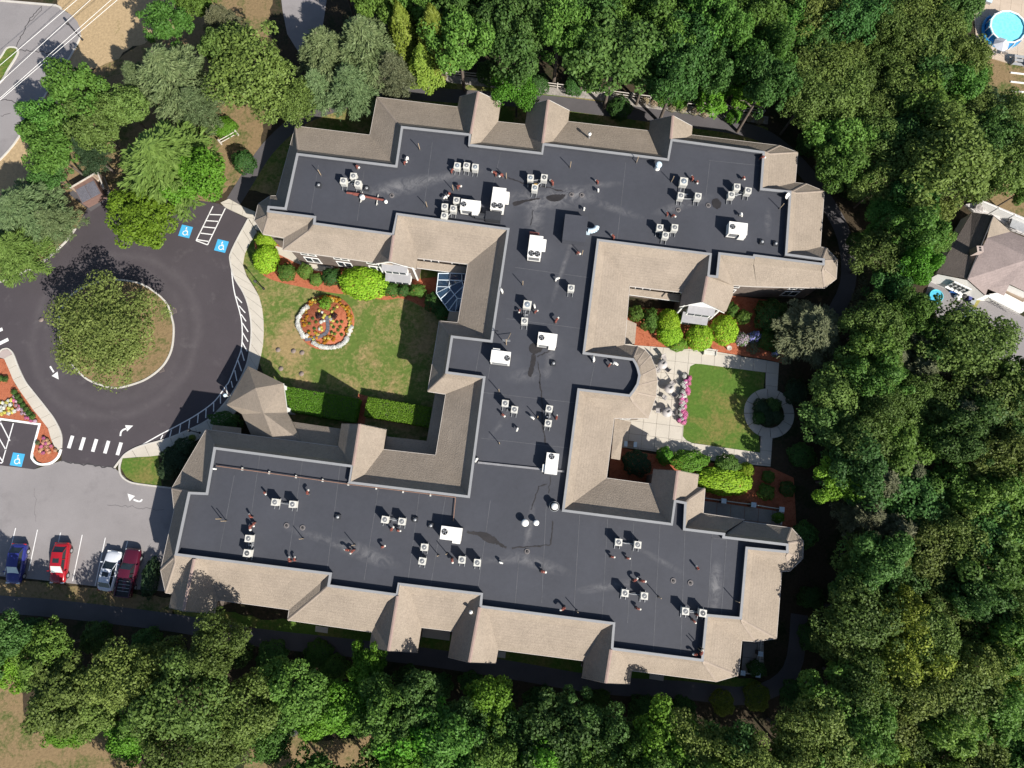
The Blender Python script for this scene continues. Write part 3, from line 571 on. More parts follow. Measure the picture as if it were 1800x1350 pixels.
for s0, s1 in zip(SD, SD[1:] + SD[:1]):
    if s0[1] != s1[0] or s0[3] != s1[2]: continue
    a, e, c = P(*s0[0], EAVE_Z), P(*s0[1], EAVE_Z), P(*s1[1], EAVE_Z); t_ = P(*T[s0[3]], TOP_Z); d0, d1 = (e - a).normalized(), (c - e).normalized()
    if d0.cross(d1).z > -.15: continue
    b_ = e.lerp(t_, .8); b_.z = EAVE_Z + (TOP_Z - EAVE_Z) * .6; d = (t_ - e); d.z = 0; d.normalize(); n_ = Vector((-d.y, d.x, 0)) * .13; up = Vector((0, 0, .045)); dn = Vector((0, 0, -.01)); mb = MB()
    for p, q in ((e, b_), (b_, t_)): mb.quad(p + up, q + up, q + n_ + dn, p + n_ + dn); mb.quad(p - n_ + dn, q - n_ + dn, q + up, p + up)
    mb.build('hip_cap', M_HIP, B)
# walls follow the eaves half a metre inside
def wall_loop():
    pts = []
    for A, Bb, w in SIDES:
        for v in (A, Bb):
            if not pts or (v - pts[-1]).length > .25: pts.append(v)
    if (pts[0] - pts[-1]).length < .25: pts.pop()
    return pts
WL = wall_loop(); WI = offset([p.xy for p in WL], -.45, True)
MB().poly([(p.x, p.y, EAVE_Z - .12) for p in WL][::-1]).build('soffit', M_FASCIA, B)
WALLS = []
for i in range(len(WI)):
    a, b = WI[i], WI[(i + 1) % len(WI)]
    if (b - a).length < .3: continue
    MB().quad((a.x, a.y, 0), (a.x, a.y, EAVE_Z - .1), (b.x, b.y, EAVE_Z - .1), (b.x, b.y, 0)).build('wall', M_SIDING, B); WALLS.append((a, b))
# a double window; copies share its mesh
def window_mesh():
    f = MB()
    for x in (-.86, 0, .86): f.box((x, .03, .75), (.1 if x else .12, .14, 1.62))
    for z in (0, 1.5): f.box((0, .034, z), (1.84, .15, .13))
    f.box((0, .1, -.09), (1.95, .26, .05))
    for x in (-.43, .43): f.box((x, .015, .75), (.78, .06, .05))
    return f.mesh('window', M_TRIM), MB().box((0, -.0, .75), (1.68, .04, 1.46)).mesh('pane', M_GLASS)
WIN, PANE = window_mesh()
def window(p, d, z, sx=1.0):
    o = link('window', WIN, B, (p.x, p.y, z), math.atan2(d.y, d.x) + math.pi); o.scale = (sx, 1, 1)
    q = link('pane', PANE, o)
for a, b in WALLS:
    L = (b - a).length
    if L < 3.0: continue
    d = (b - a).normalized(); n_ = max(1, int(L / 3.1)); off = Vector((-d.y, d.x)) * .03
    for k in range(n_):
        c = a + (b - a) * ((k + .5) / n_) + off
        for z in (.95, 3.35): window(c, d, z)
# cross gables
def gable(out, inl, inr, lo, ro, ze=EAVE_Z, zr=TOP_Z + .08, front=None):
    o_ = P(*out, zr); il = P(*T.get(inl, inl), zr); ir = P(*T.get(inr, inr), zr); l_ = P(*lo, ze); r_ = P(*ro, ze)
    li = l_ + (il - o_); li.z = ze; ri = r_ + (ir - o_); ri.z = ze
    sg = 1 if (l_ - o_).cross(il - o_).z > 0 else -1
    for q in ([o_, il, li, l_], [o_, r_, ri, ir]):
        MB().poly(q if sg > 0 else q[::-1]).build('gable_roof', M_SH, B)
    cap = MB(); dn = Vector((0, 0, .05)); dd = (il - o_).normalized(); sd = Vector((-dd.y, dd.x, 0)) * .16
    far = il if (il - o_).length > (ir - o_).length else ir
    near = ir if far is il else il
    cap.poly([o_ + dn, o_ + sd + dn * .2, near + sd + dn * .2, near + dn]); cap.poly([o_ + dn, near + dn, near - sd + dn * .2, o_ - sd + dn * .2])
    cap.build('ridge_cap', M_RIDGE, B)
    # bargeboards and the end wall below
    e = (r_ - l_); e.z = 0; e.normalize(); inw = (il - o_).normalized(); bb = MB()
    for p, q in ((l_, o_), (o_, r_)):
        u = -inw * .05; bb.quad(p + u, q + u, q + u - Vector((0, 0, .28)), p + u - Vector((0, 0, .28)))
    bb.build('bargeboard', M_TRIM, B)
    iw = inw * .4; k = e * .35
    a, b, c = l_ + iw + k, r_ + iw - k, o_ + iw; a0, b0 = a.copy(), b.copy(); a0.z = b0.z = 0
    c.z -= .25; a.z = b.z = ze - .05
    MB().poly([a0, b0, b, c, a]).build('gable_wall', M_SIDING, B)
    for p, pi in ((a, li + k), (b, ri - k)):
        p0 = p.copy(); p0.z = 0; q = pi.copy(); q.z = p.z; q0 = q.copy(); q0.z = 0
        MB().quad(p0, p, q, q0).build('wall', M_SIDING, B)
    w = (b - a).length; mid = (a0 + b0) / 2
    for z in (.95, 3.35):
        if front: continue
        window(mid.xy - inw.xy * .03, -e.xy if sg < 0 else e.xy, z, 1.0)
    return a0, b0, a, b, c, e, inw
M_RIDGE = mat('ridge_shingles', (.3, .22, .19), .9, .15, 1.5, 10)
gable((841.1, 161.2), 't4', 't5', (807.6, 170), (880.6, 180))
gable((964.2, 175.5), 't6', 't7', (927.7, 185.8), (1001.2, 194.4))
gable((1183.3, 203.5), 't8', 't9', (1143, 212), (1217.3, 222.1))
G4 = gable((1235.3, 530.8), 't21', 't20', (1195, 538.3), (1274, 549), front=True)
gable((1191.6, 827.4), 't27', 't28', (1148.3, 824.8), (1228.4, 834.6))
gable((1065, 1200.8), 't40', 't39', (1022.5, 1190.8), (1107.5, 1202.5))
gable((825.3, 1164.2), 't42', 't41', (787.5, 1155), (871.7, 1165.8))
gable((683.3, 1144.2), 't44', 't43', (649, 1136.7), (734, 1146.7))
gable((322.5, 1074), (341.7, 982.5), (341.7, 982.5), (296.7, 1067.5), (378.3, 1078.3))
gable((632.4, 745.6), 't51', 't52', (600.3, 745), (679.6, 755.6))
G11 = gable((685.5, 459.4), 't60', 't59', (654.4, 463.8), (731, 472), front=True)
# the strip right of the courtyard gable, between its ridge and the notch in the flat roof
def roof_faces(faces, nm='roof_slope', m=None):
    for q in faces:
        w = [P(x, y, z) for x, y, z in q]
        nn = sum(((w[i] - w[0]).cross(w[i + 1] - w[0]) for i in range(1, len(w) - 1)), Vector())
        MB().poly(w if nn.z > 0 else w[::-1]).build(nm, m or M_SH, B)
roof_faces([[(1243.5, 486, TOP_Z), (1262, 488.5, TOP_Z), (1290, 503, 5.5), (1288, 520, 5.25), (1276, 548, 5.25), (1238, 530, TOP_Z - .2)]])
roof_faces([[(1262, 488.5, TOP_Z), (1266, 447, TOP_Z), (1290, 503, 5.5)]])
# lower shed roofs against the walls
LOW = [[(733, 458, 3.7), (822, 469, 3.7), (819.5, 482, 3.05), (731, 470.5, 3.05)], [(1107, 507, 3.7), (1196, 518, 3.7), (1195, 530, 3.05), (1106.5, 518, 3.05)],
       [(784, 692, 3.7), (766, 801, 3.7), (750, 775, 3.0), (765, 690, 3.0)], [(766, 801, 3.7), (676, 790, 3.7), (679, 767, 3.0), (750, 775, 3.0)],
       [(805, 566, 3.6), (808, 548, 3.6), (790, 547, 3.0), (786, 563, 3.0)], [(1081, 735, 3.7), (1074, 806, 3.7), (1090, 808.5, 3.0), (1096, 760, 3.0), (1104, 757, 3.0), (1110, 742, 3.4)],
       [(1098, 560, 3.7), (1095, 605, 3.7), (1116, 604.5, 3.0), (1119, 569, 3.0)],
       [(1190, 868, 3.6), (1227, 875, 3.6), (1230, 857, 3.2), (1195, 852, 3.2)]]
roof_faces(LOW, 'lower_roof')
for q in LOW:
    for a, b in zip(q[2:], q[3:] + q[:0]):
        w0, w1 = P(*a), P(*b); MB().quad(w0, w1, w1 - Vector((0, 0, .2)), w0 - Vector((0, 0, .2))).build('fascia', M_TRIM, B)
# entrance canopy and its link roof
AP = (449.2, 682.3, 5.3); RG = (463, 726, 5.3)
CAN = [[AP, (436, 643.6, 3.5), (498.3, 673.8, 3.5)], [AP, (498.3, 673.8, 3.5), (505, 725, 3.5), RG], [AP, (398.2, 711.6, 3.5), (436, 643.6, 3.5)], [AP, RG, (425, 728, 3.5), (398.2, 711.6, 3.5)],
       [RG, (480, 770, 5.3), (441, 764, 3.5), (425, 728, 3.5)], [RG, (505, 725, 3.5), (515, 742, 3.5), (530, 776, 4.6), (480, 770, 5.3)], [(512, 741, 3.3), (601, 754, 3.3), (595, 787, 4.7), (525, 778, 4.7)]]
roof_faces(CAN, 'canopy_roof')
roof_faces([[(374, 747, 3.2), (424, 752, 3.2), (424, 764, 3.8), (372, 757, 3.8)]], 'lower_roof')
ring = [P(x, y, z) for x, y, z in [(398.2, 711.6, 3.5), (436, 643.6, 3.5), (498.3, 673.8, 3.5), (505, 725, 3.5)]]
for a, b in zip(ring[:-1], ring[1:]): MB().quad(a, b, b - Vector((0, 0, .25)), a - Vector((0, 0, .25))).build('fascia', M_TRIM, B)
MB().poly([p - Vector((0, 0, .2)) for p in ring] + [P(425, 728, 3.3)]).build('soffit', M_FASCIA, B)
for p in ((408, 708), (440, 654), (492, 678), (499, 718)):
    w = P(*p, 3.3); MB().box((w.x, w.y, 1.7), (.42, .42, 3.4)).box((w.x, w.y, .3), (.6, .6, .6)).build('column', M_TRIM, B)
for q in ([(441, 764), (425, 728)], [(515, 745), (600, 758)]):
    a, b = P(*q[0], 3.4), P(*q[1], 3.4); MB().quad((a.x, a.y, 0), (b.x, b.y, 0), (b.x, b.y, 3.4), (a.x, a.y, 3.4)).build('wall', M_SIDING, B)
# roof membrane seams
def seam(a, b, w=.07):
    p, q = P(*a, ROOF_Z), P(*b, ROOF_Z); d = (q - p).normalized(); n_ = Vector((-d.y, d.x, 0)) * w / 2; u = Vector((0, 0, .012))
    MB().quad(p + n_ + u, p - n_ + u, q - n_ + u, q + n_ + u).build('roof_seam', M_SEAM, B)
M_SEAM = mat('seam_tape', (.08, .083, .093), .7, .3, .6, 5)
SEAMS = [((412, 835), (386, 970)), ((457, 798), (430, 985)), ((532, 808), (505, 995)), ((598, 818), (575, 1003)), ((665, 860), (640, 1020)), ((737, 868), (717, 1022)), ((783, 874), (757, 1030)), ((862, 880), (840, 1035)), ((1019, 905), (1008, 1085)), ((1068, 912), (1058, 1092)), ((1114, 918), (1103, 1095)), ((1160, 922), (1148, 1150)), ((1204, 932), (1196, 1155)), ((1252, 938), (1244, 1075)), ((1277, 950), (1268, 1080)), ((960, 890), (952, 1060)), ((912, 985), (905, 1065)),
         ((1251, 945), (1277, 949)), ((850, 690), (1012, 708)), ((845, 770), (1005, 788)), ((1045, 640), (1035, 690)), ((868, 600), (858, 665)), ((845, 605), (836, 655)), ((1248, 283), (1240, 350)), ((1100, 285), (1085, 420)), ((880, 268), (866, 330)), ((760, 250), (745, 365)), ((640, 300), (628, 388)), ((1246, 282), (1345, 292)), ((905, 470), (1035, 488)), ((890, 560), (1025, 578)), ((560, 290), (545, 380))]
for s_ in SEAMS: seam(*s_)
M_JOINT = mat('expansion_joint', (.22, .22, .23), .6, .2, 1, 8)
a, b = P(840, 813, ROOF_Z), P(992, 829, ROOF_Z)
ribbon(MB(), [a, b], .2, ROOF_Z, ROOF_Z + .16).build('roof_joint', M_JOINT, B)
M_TAR = mat('tar_patch', (.022, .02, .021), .55, .3, 1.2, 8, spec=.4)
def blot(px, m, z=.018):
    MB().poly([P(x, y, ROOF_Z + z) for x, y in ragged(px, 1.6, 1.6, len(px))]).build('tar_patch', m, B)
def crack(px, w, m=None, z=.016, jag=.07):
    pts = [P(x, y, ROOF_Z).xy for x, y in px]; pts = resample(pts, .3); pts = [p + Vector((random.uniform(-jag, jag), random.uniform(-jag, jag))) for p in pts]
    mb = MB(); a_ = offset(pts, w / 2); b_ = offset(pts, -w / 2); z_ = ROOF_Z + z
    for i in range(len(pts) - 1):
        k0, k1 = random.uniform(.4, 1.3), random.uniform(.4, 1.3)
        mb.quad((*a_[i].lerp(pts[i], 1 - k0 * .7), z_), (*b_[i].lerp(pts[i], 1 - k0 * .7), z_), (*b_[i + 1].lerp(pts[i + 1], 1 - k1 * .7), z_), (*a_[i + 1].lerp(pts[i + 1], 1 - k1 * .7), z_))
    mb.build('tar_crack', m or M_TAR, B)
zr = lambda x, y: (760 + x / 6, 270 + y / 6)
blot(spline([zr(1200, 460), zr(1260, 435), zr(1400, 430), zr(1370, 480), zr(1300, 505), zr(1230, 495)], True, 4), M_TAR)
blot(spline([zr(850, 515), zr(930, 495), zr(1100, 468), zr(1140, 478), zr(1080, 490), zr(960, 520), zr(900, 545), zr(860, 550)], True, 3), M_TAR)
crack([zr(800, 250), zr(870, 285), zr(1000, 320), zr(1200, 355), zr(1390, 400)], .22)
crack([zr(1060, 600), zr(1050, 700), zr(1030, 780)], .12)
z7 = lambda x, y: (900 + x / 3.971, 340 + y / 3.971)
blot(spline([z7(120, 1070), z7(150, 1045), z7(210, 1060), z7(205, 1100), z7(160, 1120), z7(125, 1105)], True, 3), M_TAR)
blot(spline([z7(140, 1125), z7(165, 1130), z7(160, 1200), z7(135, 1280), z7(110, 1260), z7(130, 1190)], True, 3), M_TAR)
crack([z7(180, 1140), z7(240, 1110), z7(310, 1080)], .15); crack([z7(180, 1170), z7(195, 1250), z7(198, 1350)], .12)
z3b = lambda x, y: (900 + x / 3.971, 670 + y / 3.971)
crack([z3b(195, 0), z3b(210, 120), z3b(215, 300), z3b(235, 450)], .2); crack([z3b(245, 720), z3b(190, 730), z3b(160, 820), z3b(125, 910)], .15); crack([z3b(0, 1165), z3b(120, 1155), z3b(270, 1145), z3b(285, 960)], .2)
crack([z3b(270, 660), z3b(255, 780)], .1); crack([z3b(-40, 1165), z3b(-100, 1130), z3b(-220, 1070), z3b(-330, 1050)], .5)
blot(spline([(838, 936), (852, 936), (868, 943), (875, 953), (860, 955), (846, 946)], True, 3), M_TAR)
blot(spline([(1252, 352), (1262, 349), (1268, 358), (1262, 368), (1253, 362)], True, 3), M_TAR)
# front gables: pediment, bay windows with pent roofs
M_PENT = mat('pent_roof', (.27, .27, .28), .8, .12, 2, 12)
for G, box_ in ((G4, False), (G11, True)):
    a0, b0, a, b, c, e, inw = G; ou = -inw; w = (b - a).length; mid = (a0 + b0) / 2; rz = math.atan2(e.y, e.x)
    pm = MB(); q0, q1, q2 = a + ou * .06 - Vector((0, 0, .1)), b + ou * .06 - Vector((0, 0, .1)), c + ou * .06
    pm.poly([q0, q1, q2]); pm.build('pediment', M_TRIM, B)
    for z, dep in ((.4, 1.0), (3.0, .65)):
        ctr = mid + ou * dep / 2; bw = w * .62
        MB().box((ctr.x, ctr.y, z + .95), (bw, dep, 1.5), rz).build('bay', M_TRIM, B)
        p1 = mid + ou * .05; p2 = mid + ou * (dep + .25); h1, h2 = z + 2.15, z + 1.72
        u = e * bw * .56
        MB().poly([p1 - u + Vector((0, 0, h1)), p1 + u + Vector((0, 0, h1)), p2 + u + Vector((0, 0, h2)), p2 - u + Vector((0, 0, h2))][::(1 if e.cross(ou).z > 0 else -1)]).build('pent_roof', M_PENT, B)
        for k in (-.3, 0, .3):
            f = mid + ou * (dep + .03) + e * (bw * k)
            MB().box((f.x, f.y, z + 1.0), (bw * .25, .04, 1.1), rz).build('pane', M_GLASS, B)
    for k in (-.46, .46):
        f = mid + ou * .08 + e * (w * k); MB().box((f.x, f.y, 2.6), (.16, .16, 5.1), rz).build('corner_board', M_TRIM, B)
# glass sunroom
M_BAR = mat('glazing_bar_paint', (.6, .68, .74), .45, .05)
def glass_mat():
    m, n, l = nmat('sunroom_glass'); b = n['Principled BSDF']; b.inputs['Base Color'].default_value = (.035, .07, .12, 1)
    b.inputs['Roughness'].default_value = .06; b.inputs['Specular IOR Level'].default_value = .8; b.inputs['Alpha'].default_value = .85
    return m
M_SUNGL = glass_mat()
O = [(767, 515, 2.6), (774, 525.5, 2.6), (782, 536, 2.6), (788.8, 546, 2.6), (801, 548, 2.7), (808, 548.5, 2.8)]
I1, IA, IB, I2, W1, W2, W3 = (788.8, 504.2, 3.4), (792.5, 509.5, 3.4), (799, 518, 3.4), (804, 524.4, 3.4), (812, 494, 3.9), (815, 503, 3.9), (811, 525, 3.7)
PAN = [[O[0], O[1], IA, I1], [O[1], O[2], IB, IA], [O[2], O[3], I2, IB], [O[3], O[4], I2], [O[4], O[5], W3, I2], [I1, IB, W2, W1], [IB, I2, W3, W2],
       [(770.7, 480.4, 2.9), (791.5, 480.6, 2.9), (790.5, 492.5, 3.1), (769.5, 492, 2.8)], [(791.5, 480.6, 2.9), (812, 481, 3.1), (812, 493, 3.5), (790.5, 492.5, 3.1)], [(769.5, 492, 2.8), (790.5, 492.5, 3.1), (788.8, 504.2, 3.4), (768, 503.5, 2.7)], [(790.5, 492.5, 3.1), (812, 494, 3.9), (788.8, 504.2, 3.4)], [(768, 503.5, 2.7), (788.8, 504.2, 3.4), (767, 515, 2.6)], [(812, 481, 3.1), (819, 481.5, 3.2), (817, 494, 3.7), (812, 494, 3.9)]]
for q in PAN:
    w = [P(*v) for v in q]; MB().poly(w).build('pane', M_SUNGL, B)
    for a, b in zip(w, w[1:] + w[:1]):
        MB().tube(a + Vector((0, 0, .03)), b + Vector((0, 0, .03)), .055, n=5).build('glazing_bar', M_BAR, B)
og = [P(*v) for v in [(770.7, 480.4, 2.9), (769.5, 492, 2.8), (768, 503.5, 2.7)] + O]
for a, b in zip(og[:-1], og[1:]):
    MB().quad((a.x, a.y, .5), (b.x, b.y, .5), b, a).build('pane', M_SUNGL, B); MB().quad((a.x, a.y, 0), (b.x, b.y, 0), (b.x, b.y, .52), (a.x, a.y, .52)).build('wall', M_SIDING, B)
# ------------------------------------------------------------------ plant on the flat roof
def on_roof(px, py, dz=0.0):
    p = P(px, py, ROOF_Z + dz); p.z = ROOF_Z; return p
def ordinal(i, n):
    if n == 1: return ''
    if n == 2: return ('left one', 'right one')[i]
    if n == 3: return ('leftmost', 'middle one', 'rightmost')[i]
    return ('leftmost', 'second from left', 'third from left', 'rightmost')[i] if n == 4 else str(i)
def condenser(nm, s, fan):
    r_ = empty(nm); h = .78; b = MB(); b.box((0, 0, .24 + h / 2), (s, s, h)); b.build('cabinet', M_COND, r_)
    t = MB(); t.box((0, 0, .24 + h + .03), (s + .05, s + .05, .06)); t.build('lid', M_COND, r_)
    f = MB(); f.lathe([(s * .38, 0), (s * .38, .012), (.02, .012)], (0, 0, .24 + h + .055), 18); f.build('fan_opening', fan, r_)
    for k in (.36, .27, .18): 
        g_ = MB(); n = 18
        ribbon(g_, [(s * k * math.cos(2 * math.pi * i / n), s * k * math.sin(2 * math.pi * i / n)) for i in range(n)], .022, 0, .02, True); g_.build('guard_ring', M_STEEL, r_, (0, 0, .24 + h + .07))
    hb = MB(); hb.lathe([(s * .1, 0), (s * .1, .03), (.01, .03)], (0, 0, .24 + h + .065), 10); hb.build('fan_hub', M_COND, r_)
    lv = MB()
    for k in range(5): lv.box((0, -s / 2 - .006, .34 + k * .12), (s * .86, .02, .05))
    lv.build('louvre', M_STEEL, r_)
    for x in (-1, 1):
        l_ = MB(); l_.box((x * s * .38, -.14, .09), (.07, s + .5, .07)); l_.box((x * s * .38, -s * .4, .16), (.07, .07, .17)); l_.box((x * s * .38, s * .4, .16), (.07, .07, .17)); l_.build('rail', M_STEEL, r_)
    return r_
M_FANGREY = mat('fan_grille', (.3, .31, .32), .6, .2, 4, 20)
M_FANBLUE = mat('fan_grille_bluish', (.3, .38, .46), .6, .2, 4, 20)
proto = {'a': condenser('condenser', .66, M_FANGREY), 'b': condenser('condenser', .66, M_FANBLUE), 'c': condenser('condenser', .82, M_FANBLUE), 'd': condenser('condenser', .68, M_BLACK)}
used = set()
CL = [('beside the red pipe rack at the north-west', [(603.6, 317.8, 'a'), (621.2, 309.2, 'a'), (628.8, 322.3, 'a')]), ('of the row south of the first north gable', [(803.8, 290.9, 'b'), (820.2, 290.9, 'a'), (835.3, 293.4, 'b')]),
      ('on yellow feet north of the roof puddle', [(932.7, 312.3, 'b'), (956.7, 311.8, 'd'), (940.3, 329.9, 'b')]), ('of the trio south of the third north gable', [(1202.2, 318.6, 'c'), (1197.1, 343.8, 'a'), (1227.4, 344.5, 'a')]),
      ('of the trio in the north-east corner', [(1295.9, 328.1, 'a'), (1315.5, 334.9, 'a'), (1286, 342, 'a')]), ('of the trio north of the east courtyard roof', [(1160.1, 399.7, 'a'), (1170.2, 413, 'a'), (1186.3, 399.7, 'a')]),
      ('of the four left of the single-fan rooftop unit', [(781.9, 363.2, 'a'), (781.1, 379, 'a'), (797, 366.4, 'a'), (802.6, 352.1, 'a')]), ('standing alone right of the narrow neck of the roof', [(1004, 506.2, 'a')]),
      ('of the pair above the middle rooftop units', [(922.2, 564.1, 'a'), (927, 535.2, 'c')]), ('of the pair low left of mid roof', [(888.2, 709, 'a'), (904.5, 719.9, 'a')]), ('of the pair low right of mid roof', [(963.7, 743.8, 'a'), (965.5, 718.4, 'a')]),
      ('of the pair near the thin gas pipe at the west', [(483.2, 882.8, 'a'), (514.2, 886.6, 'a')]), ('of the pair near the south-west parapet', [(434.2, 972.5, 'd'), (436.7, 946.7, 'a')]), ('of the pair left of the square curb vents', [(676.6, 913.5, 'a'), (706.4, 916.8, 'a')]),
      ('of the four south of the lowest rooftop unit', [(742.1, 986.5, 'a'), (745.9, 962.1, 'a'), (812.1, 984.3, 'a'), (839.1, 989.3, 'a')]), ('of the pair south of the east courtyard', [(1087.6, 953.3, 'a'), (1121.1, 957.8, 'a')]), ('of the pair above the right-hand south gable', [(1098.9, 1042.7, 'a'), (1132.9, 1047.8, 'a')]), ('of the pair in the south-east corner', [(1205.2, 1074.7, 'a'), (1235.7, 1078, 'd')])]
M_YEL = mat('yellow_timber', (.5, .33, .1), .8, .15, 3, 12)
for phrase, items in CL:
    pts = []
    for i, (x, y, k) in enumerate(items):
        c = proto[k] if k not in used else copy_tree(proto[k]); used.add(k)
        p = on_roof(x, y, 1.05); c.location = p; c.rotation_euler.z = BROT + random.uniform(-.06, .06); pts.append(p)
        od = ordinal(i, len(items))
        tag(c, ('white condenser unit, ' + (od + ' ' if od else '') + phrase), 'air conditioner', 'condenser units on the flat roof')
    if len(pts) > 1 and phrase not in ('of the four south of the lowest rooftop unit',):
        pr = empty('coolant_pipe', pts[0]); mb = MB()
        for a, b in zip(pts[:-1], pts[1:]):
            m_ = (a + b) / 2 + Vector((random.uniform(-.2, .2), random.uniform(-.1, .2), .25)); z_ = Vector((0, 0, .3))
            mb.tube(a + z_ - pts[0], m_ - pts[0], .05, n=6); mb.tube(m_ - pts[0], b + z_ - pts[0], .05, n=6)
        mb.build('pipe_run', M_STEEL, pr); mb = MB(); mid = sum(pts, Vector()) / len(pts) - pts[0]
        mb.box((mid.x, mid.y, .12), (.5, .14, .2)); mb.build('support_block', M_YEL if 'yellow' in phrase or 'first north' in phrase else M_STEEL, pr)
        tag(pr, 'grey coolant pipe joining condensers ' + phrase.replace('of the ', 'in the ', 1), 'pipe', 'coolant pipes on the flat roof')
# packaged rooftop units
def rtu(px, size, rz, fans, hood, label, h=1.15, red=False):
    p = on_roof(px[0], px[1], h); r_ = empty('rooftop_unit', p, rz); w, d = size
    b = MB(); b.box((0, 0, h / 2 + .12), (w, d, h)); b.build('cabinet', M_RTU, r_)
    MB().box((0, 0, .07), (w + .12, d + .12, .14)).build('curb', M_DARK, r_)
    MB().box((0, 0, h + .135), (w + .05, d + .05, .03)).build('lid', M_RTU, r_)
    hx, hy, hw, hd = hood; MB().box((hx, hy, h * .46 + .12), (hw, hd, h * .8), 0, .96).build('hood', M_RTU, r_)
    for fx, fy, fr in fans:
        f = MB(); f.lathe([(fr, 0), (fr, .05), (fr * .9, .05), (fr * .88, .01), (.02, .01)], (fx, fy, h + .15), 20); f.build('fan_opening', M_BLACK, r_)
        bl = MB()
        for k in range(4):
            t = k * math.pi / 2 + .4; bl.add([(fx, fy, h + .18), (fx + fr * .85 * math.cos(t), fy + fr * .85 * math.sin(t), h + .17), (fx + fr * .85 * math.cos(t + .6), fy + fr * .85 * math.sin(t + .6), h + .19)], [[0, 1, 2]])
        bl.build('fan_blade', M_STEEL, r_)
    g_ = MB(); g_.box((0, -d / 2 - .008, h * .55 + .12), (w * .8, .03, h * .6)); g_.build('grille', M_DARK, r_)
    for k in range(5): MB().box((0, -d / 2 - .03, h * .3 + .12 + k * h * .12), (w * .8, .03, .03)).build('louvre', M_STEEL, r_)
    if red: MB().box((-.3, d / 2 + .4, .35), (1.1, .55, .7)).build('duct_box', M_RED, r_)
    tag(r_, label, 'air conditioner', 'large white rooftop units'); return r_
K = .0605
rtu((827, 362), (2.15, 1.25), BROT, [(-.75, .05, .3)], (.62, -.7, .75, .4), 'white rooftop unit with one fan beside a black curved duct')
rtu((876, 350), (1.45, 2.6), BROT, [(-.33, -.85, .32), (.33, -.85, .32)], (.9, .5, .5, 1.1), 'white two-fan rooftop unit north of the west courtyard roof corner', 1.25)
rtu((941, 434), (1.45, 2.5), BROT, [(-.33, -.85, .32), (.33, -.85, .32)], (.9, .5, .5, 1.1), 'white two-fan rooftop unit with a red box behind it', 1.25, True)
rtu((1297, 402), (2.0, 1.35), BROT, [(-.62, .1, .3)], (.6, -.72, .75, .3), 'white rooftop unit at the east end of the north wing')
rtu((962, 597), (2.0, 1.35), BROT, [(-.62, .1, .3)], (.6, -.72, .75, .3), 'white rooftop unit above the tar stain in the middle of the roof')
rtu((880, 628), (2.05, 1.3), BROT, [(.72, -.05, .3)], (-.55, .75, .8, .35), 'white rooftop unit left of the middle with its fan at the right end')
rtu((970, 815), (1.25, 2.15), BROT, [(-.1, .72, .3)], (-.75, -.55, .35, .8), 'upright white rooftop unit beside the expansion joint')
rtu((793, 938), (2.1, 1.3), BROT, [(-.66, .1, .31)], (.62, -.75, .8, .38), 'white rooftop unit on the south wing right of the curb vents')
# bulkhead and ducts
p = on_roof(1011, 402, 1.0); bk = empty('roof_bulkhead', p, BROT)
M_BULK = mat('bulkhead_membrane', (.05, .053, .065), .75, .15, .5, 6); MB().box((0, 0, .55), (2.5, 3.0, 1.1)).build('housing', M_BULK, bk); MB().box((0, 0, 1.12), (2.58, 3.08, .05)).build('cap', M_BULK, bk)
MB().box((1.55, .3, .45), (.5, .4, .3)).build('vent_box', M_STEEL, bk)
tag(bk, 'black membrane covered bulkhead box on the north part of the roof', 'bulkhead')
p = on_roof(1041, 408); dc = empty('elbow_duct', p, BROT); mb = MB(); M_PALEBLUE = mat('pale_blue_sheet_metal', (.5, .62, .7), .45, .08)
prev = None
for i in range(7):
    t = i / 6 * math.pi * .55; q = Vector((-.5 + 1.0 * math.sin(t) * .9, -.35 + .5 * (1 - math.cos(t)) + .2, .55 + .1 * math.sin(t)))
    if prev is not None: mb.tube(prev, q, .3, .3, 10)
    prev = q
mb.build('elbow', M_PALEBLUE, dc); MB().box((-.5, -.2, .3), (.45, .4, .6)).build('boot', M_PALEBLUE, dc)
tag(dc, 'pale blue elbow duct beside the black bulkhead', 'duct')
p = on_roof(852, 382); dk2 = empty('curved_duct', p, BROT); M_BLKDUCT = mat('black_duct_wrap', (.035, .037, .042), .5, .2, 1, 6)
mb = MB(); prev = None
for i in range(9):
    t = i / 8; q = Vector((-1.9 + 3.6 * t, .55 * max(0, 1 - t * 4) - .1, .45)) if t > .1 else Vector((-1.95, .75, .45))
    if prev is not None: mb.tube(prev, q, .42, .42, 10)
    prev = q
mb.build('duct_run', M_BLKDUCT, dk2); MB().box((1.0, -.1, .5), (1.7, .95, .95)).build('plenum', M_BLKDUCT, dk2)
tag(dk2, 'black wrapped duct curving along the west courtyard roof edge', 'duct')
# round white vents
def round_vent(px, r_, h, label, ringed=False):
    o = empty('round_vent', on_roof(*px, h)); 
    MB().tube((0, 0, 0), (0, 0, h * .75), r_ * .6, n=14).build('stack', M_STEEL, o)
    MB().lathe([(r_, h * .7), (r_ * 1.02, h * .9), (r_ * .6, h), (.01, h * 1.03)], n=18).build('cap', M_RTU, o)
    if ringed: MB().lathe([(r_ * 1.5, 0), (r_ * 1.5, .35), (r_ * 1.35, .35), (r_ * 1.3, .0)], n=18).build('curb', M_STEEL, o)
    tag(o, label, 'vent')
round_vent((975, 890), .36, 1.0, 'ringed white mushroom vent by the inner corner of the south wing', True)
round_vent((923, 919), .38, .8, 'larger of the two white mushroom vents on the south wing'); round_vent((942.6, 919), .3, .7, 'smaller of the two white mushroom vents on the south wing')
o = empty('turbine_vent', on_roof(1155, 296)); MB().lathe([(.32, 0), (.26, .3), (.22, .5)], n=14).build('base', M_RTU, o)
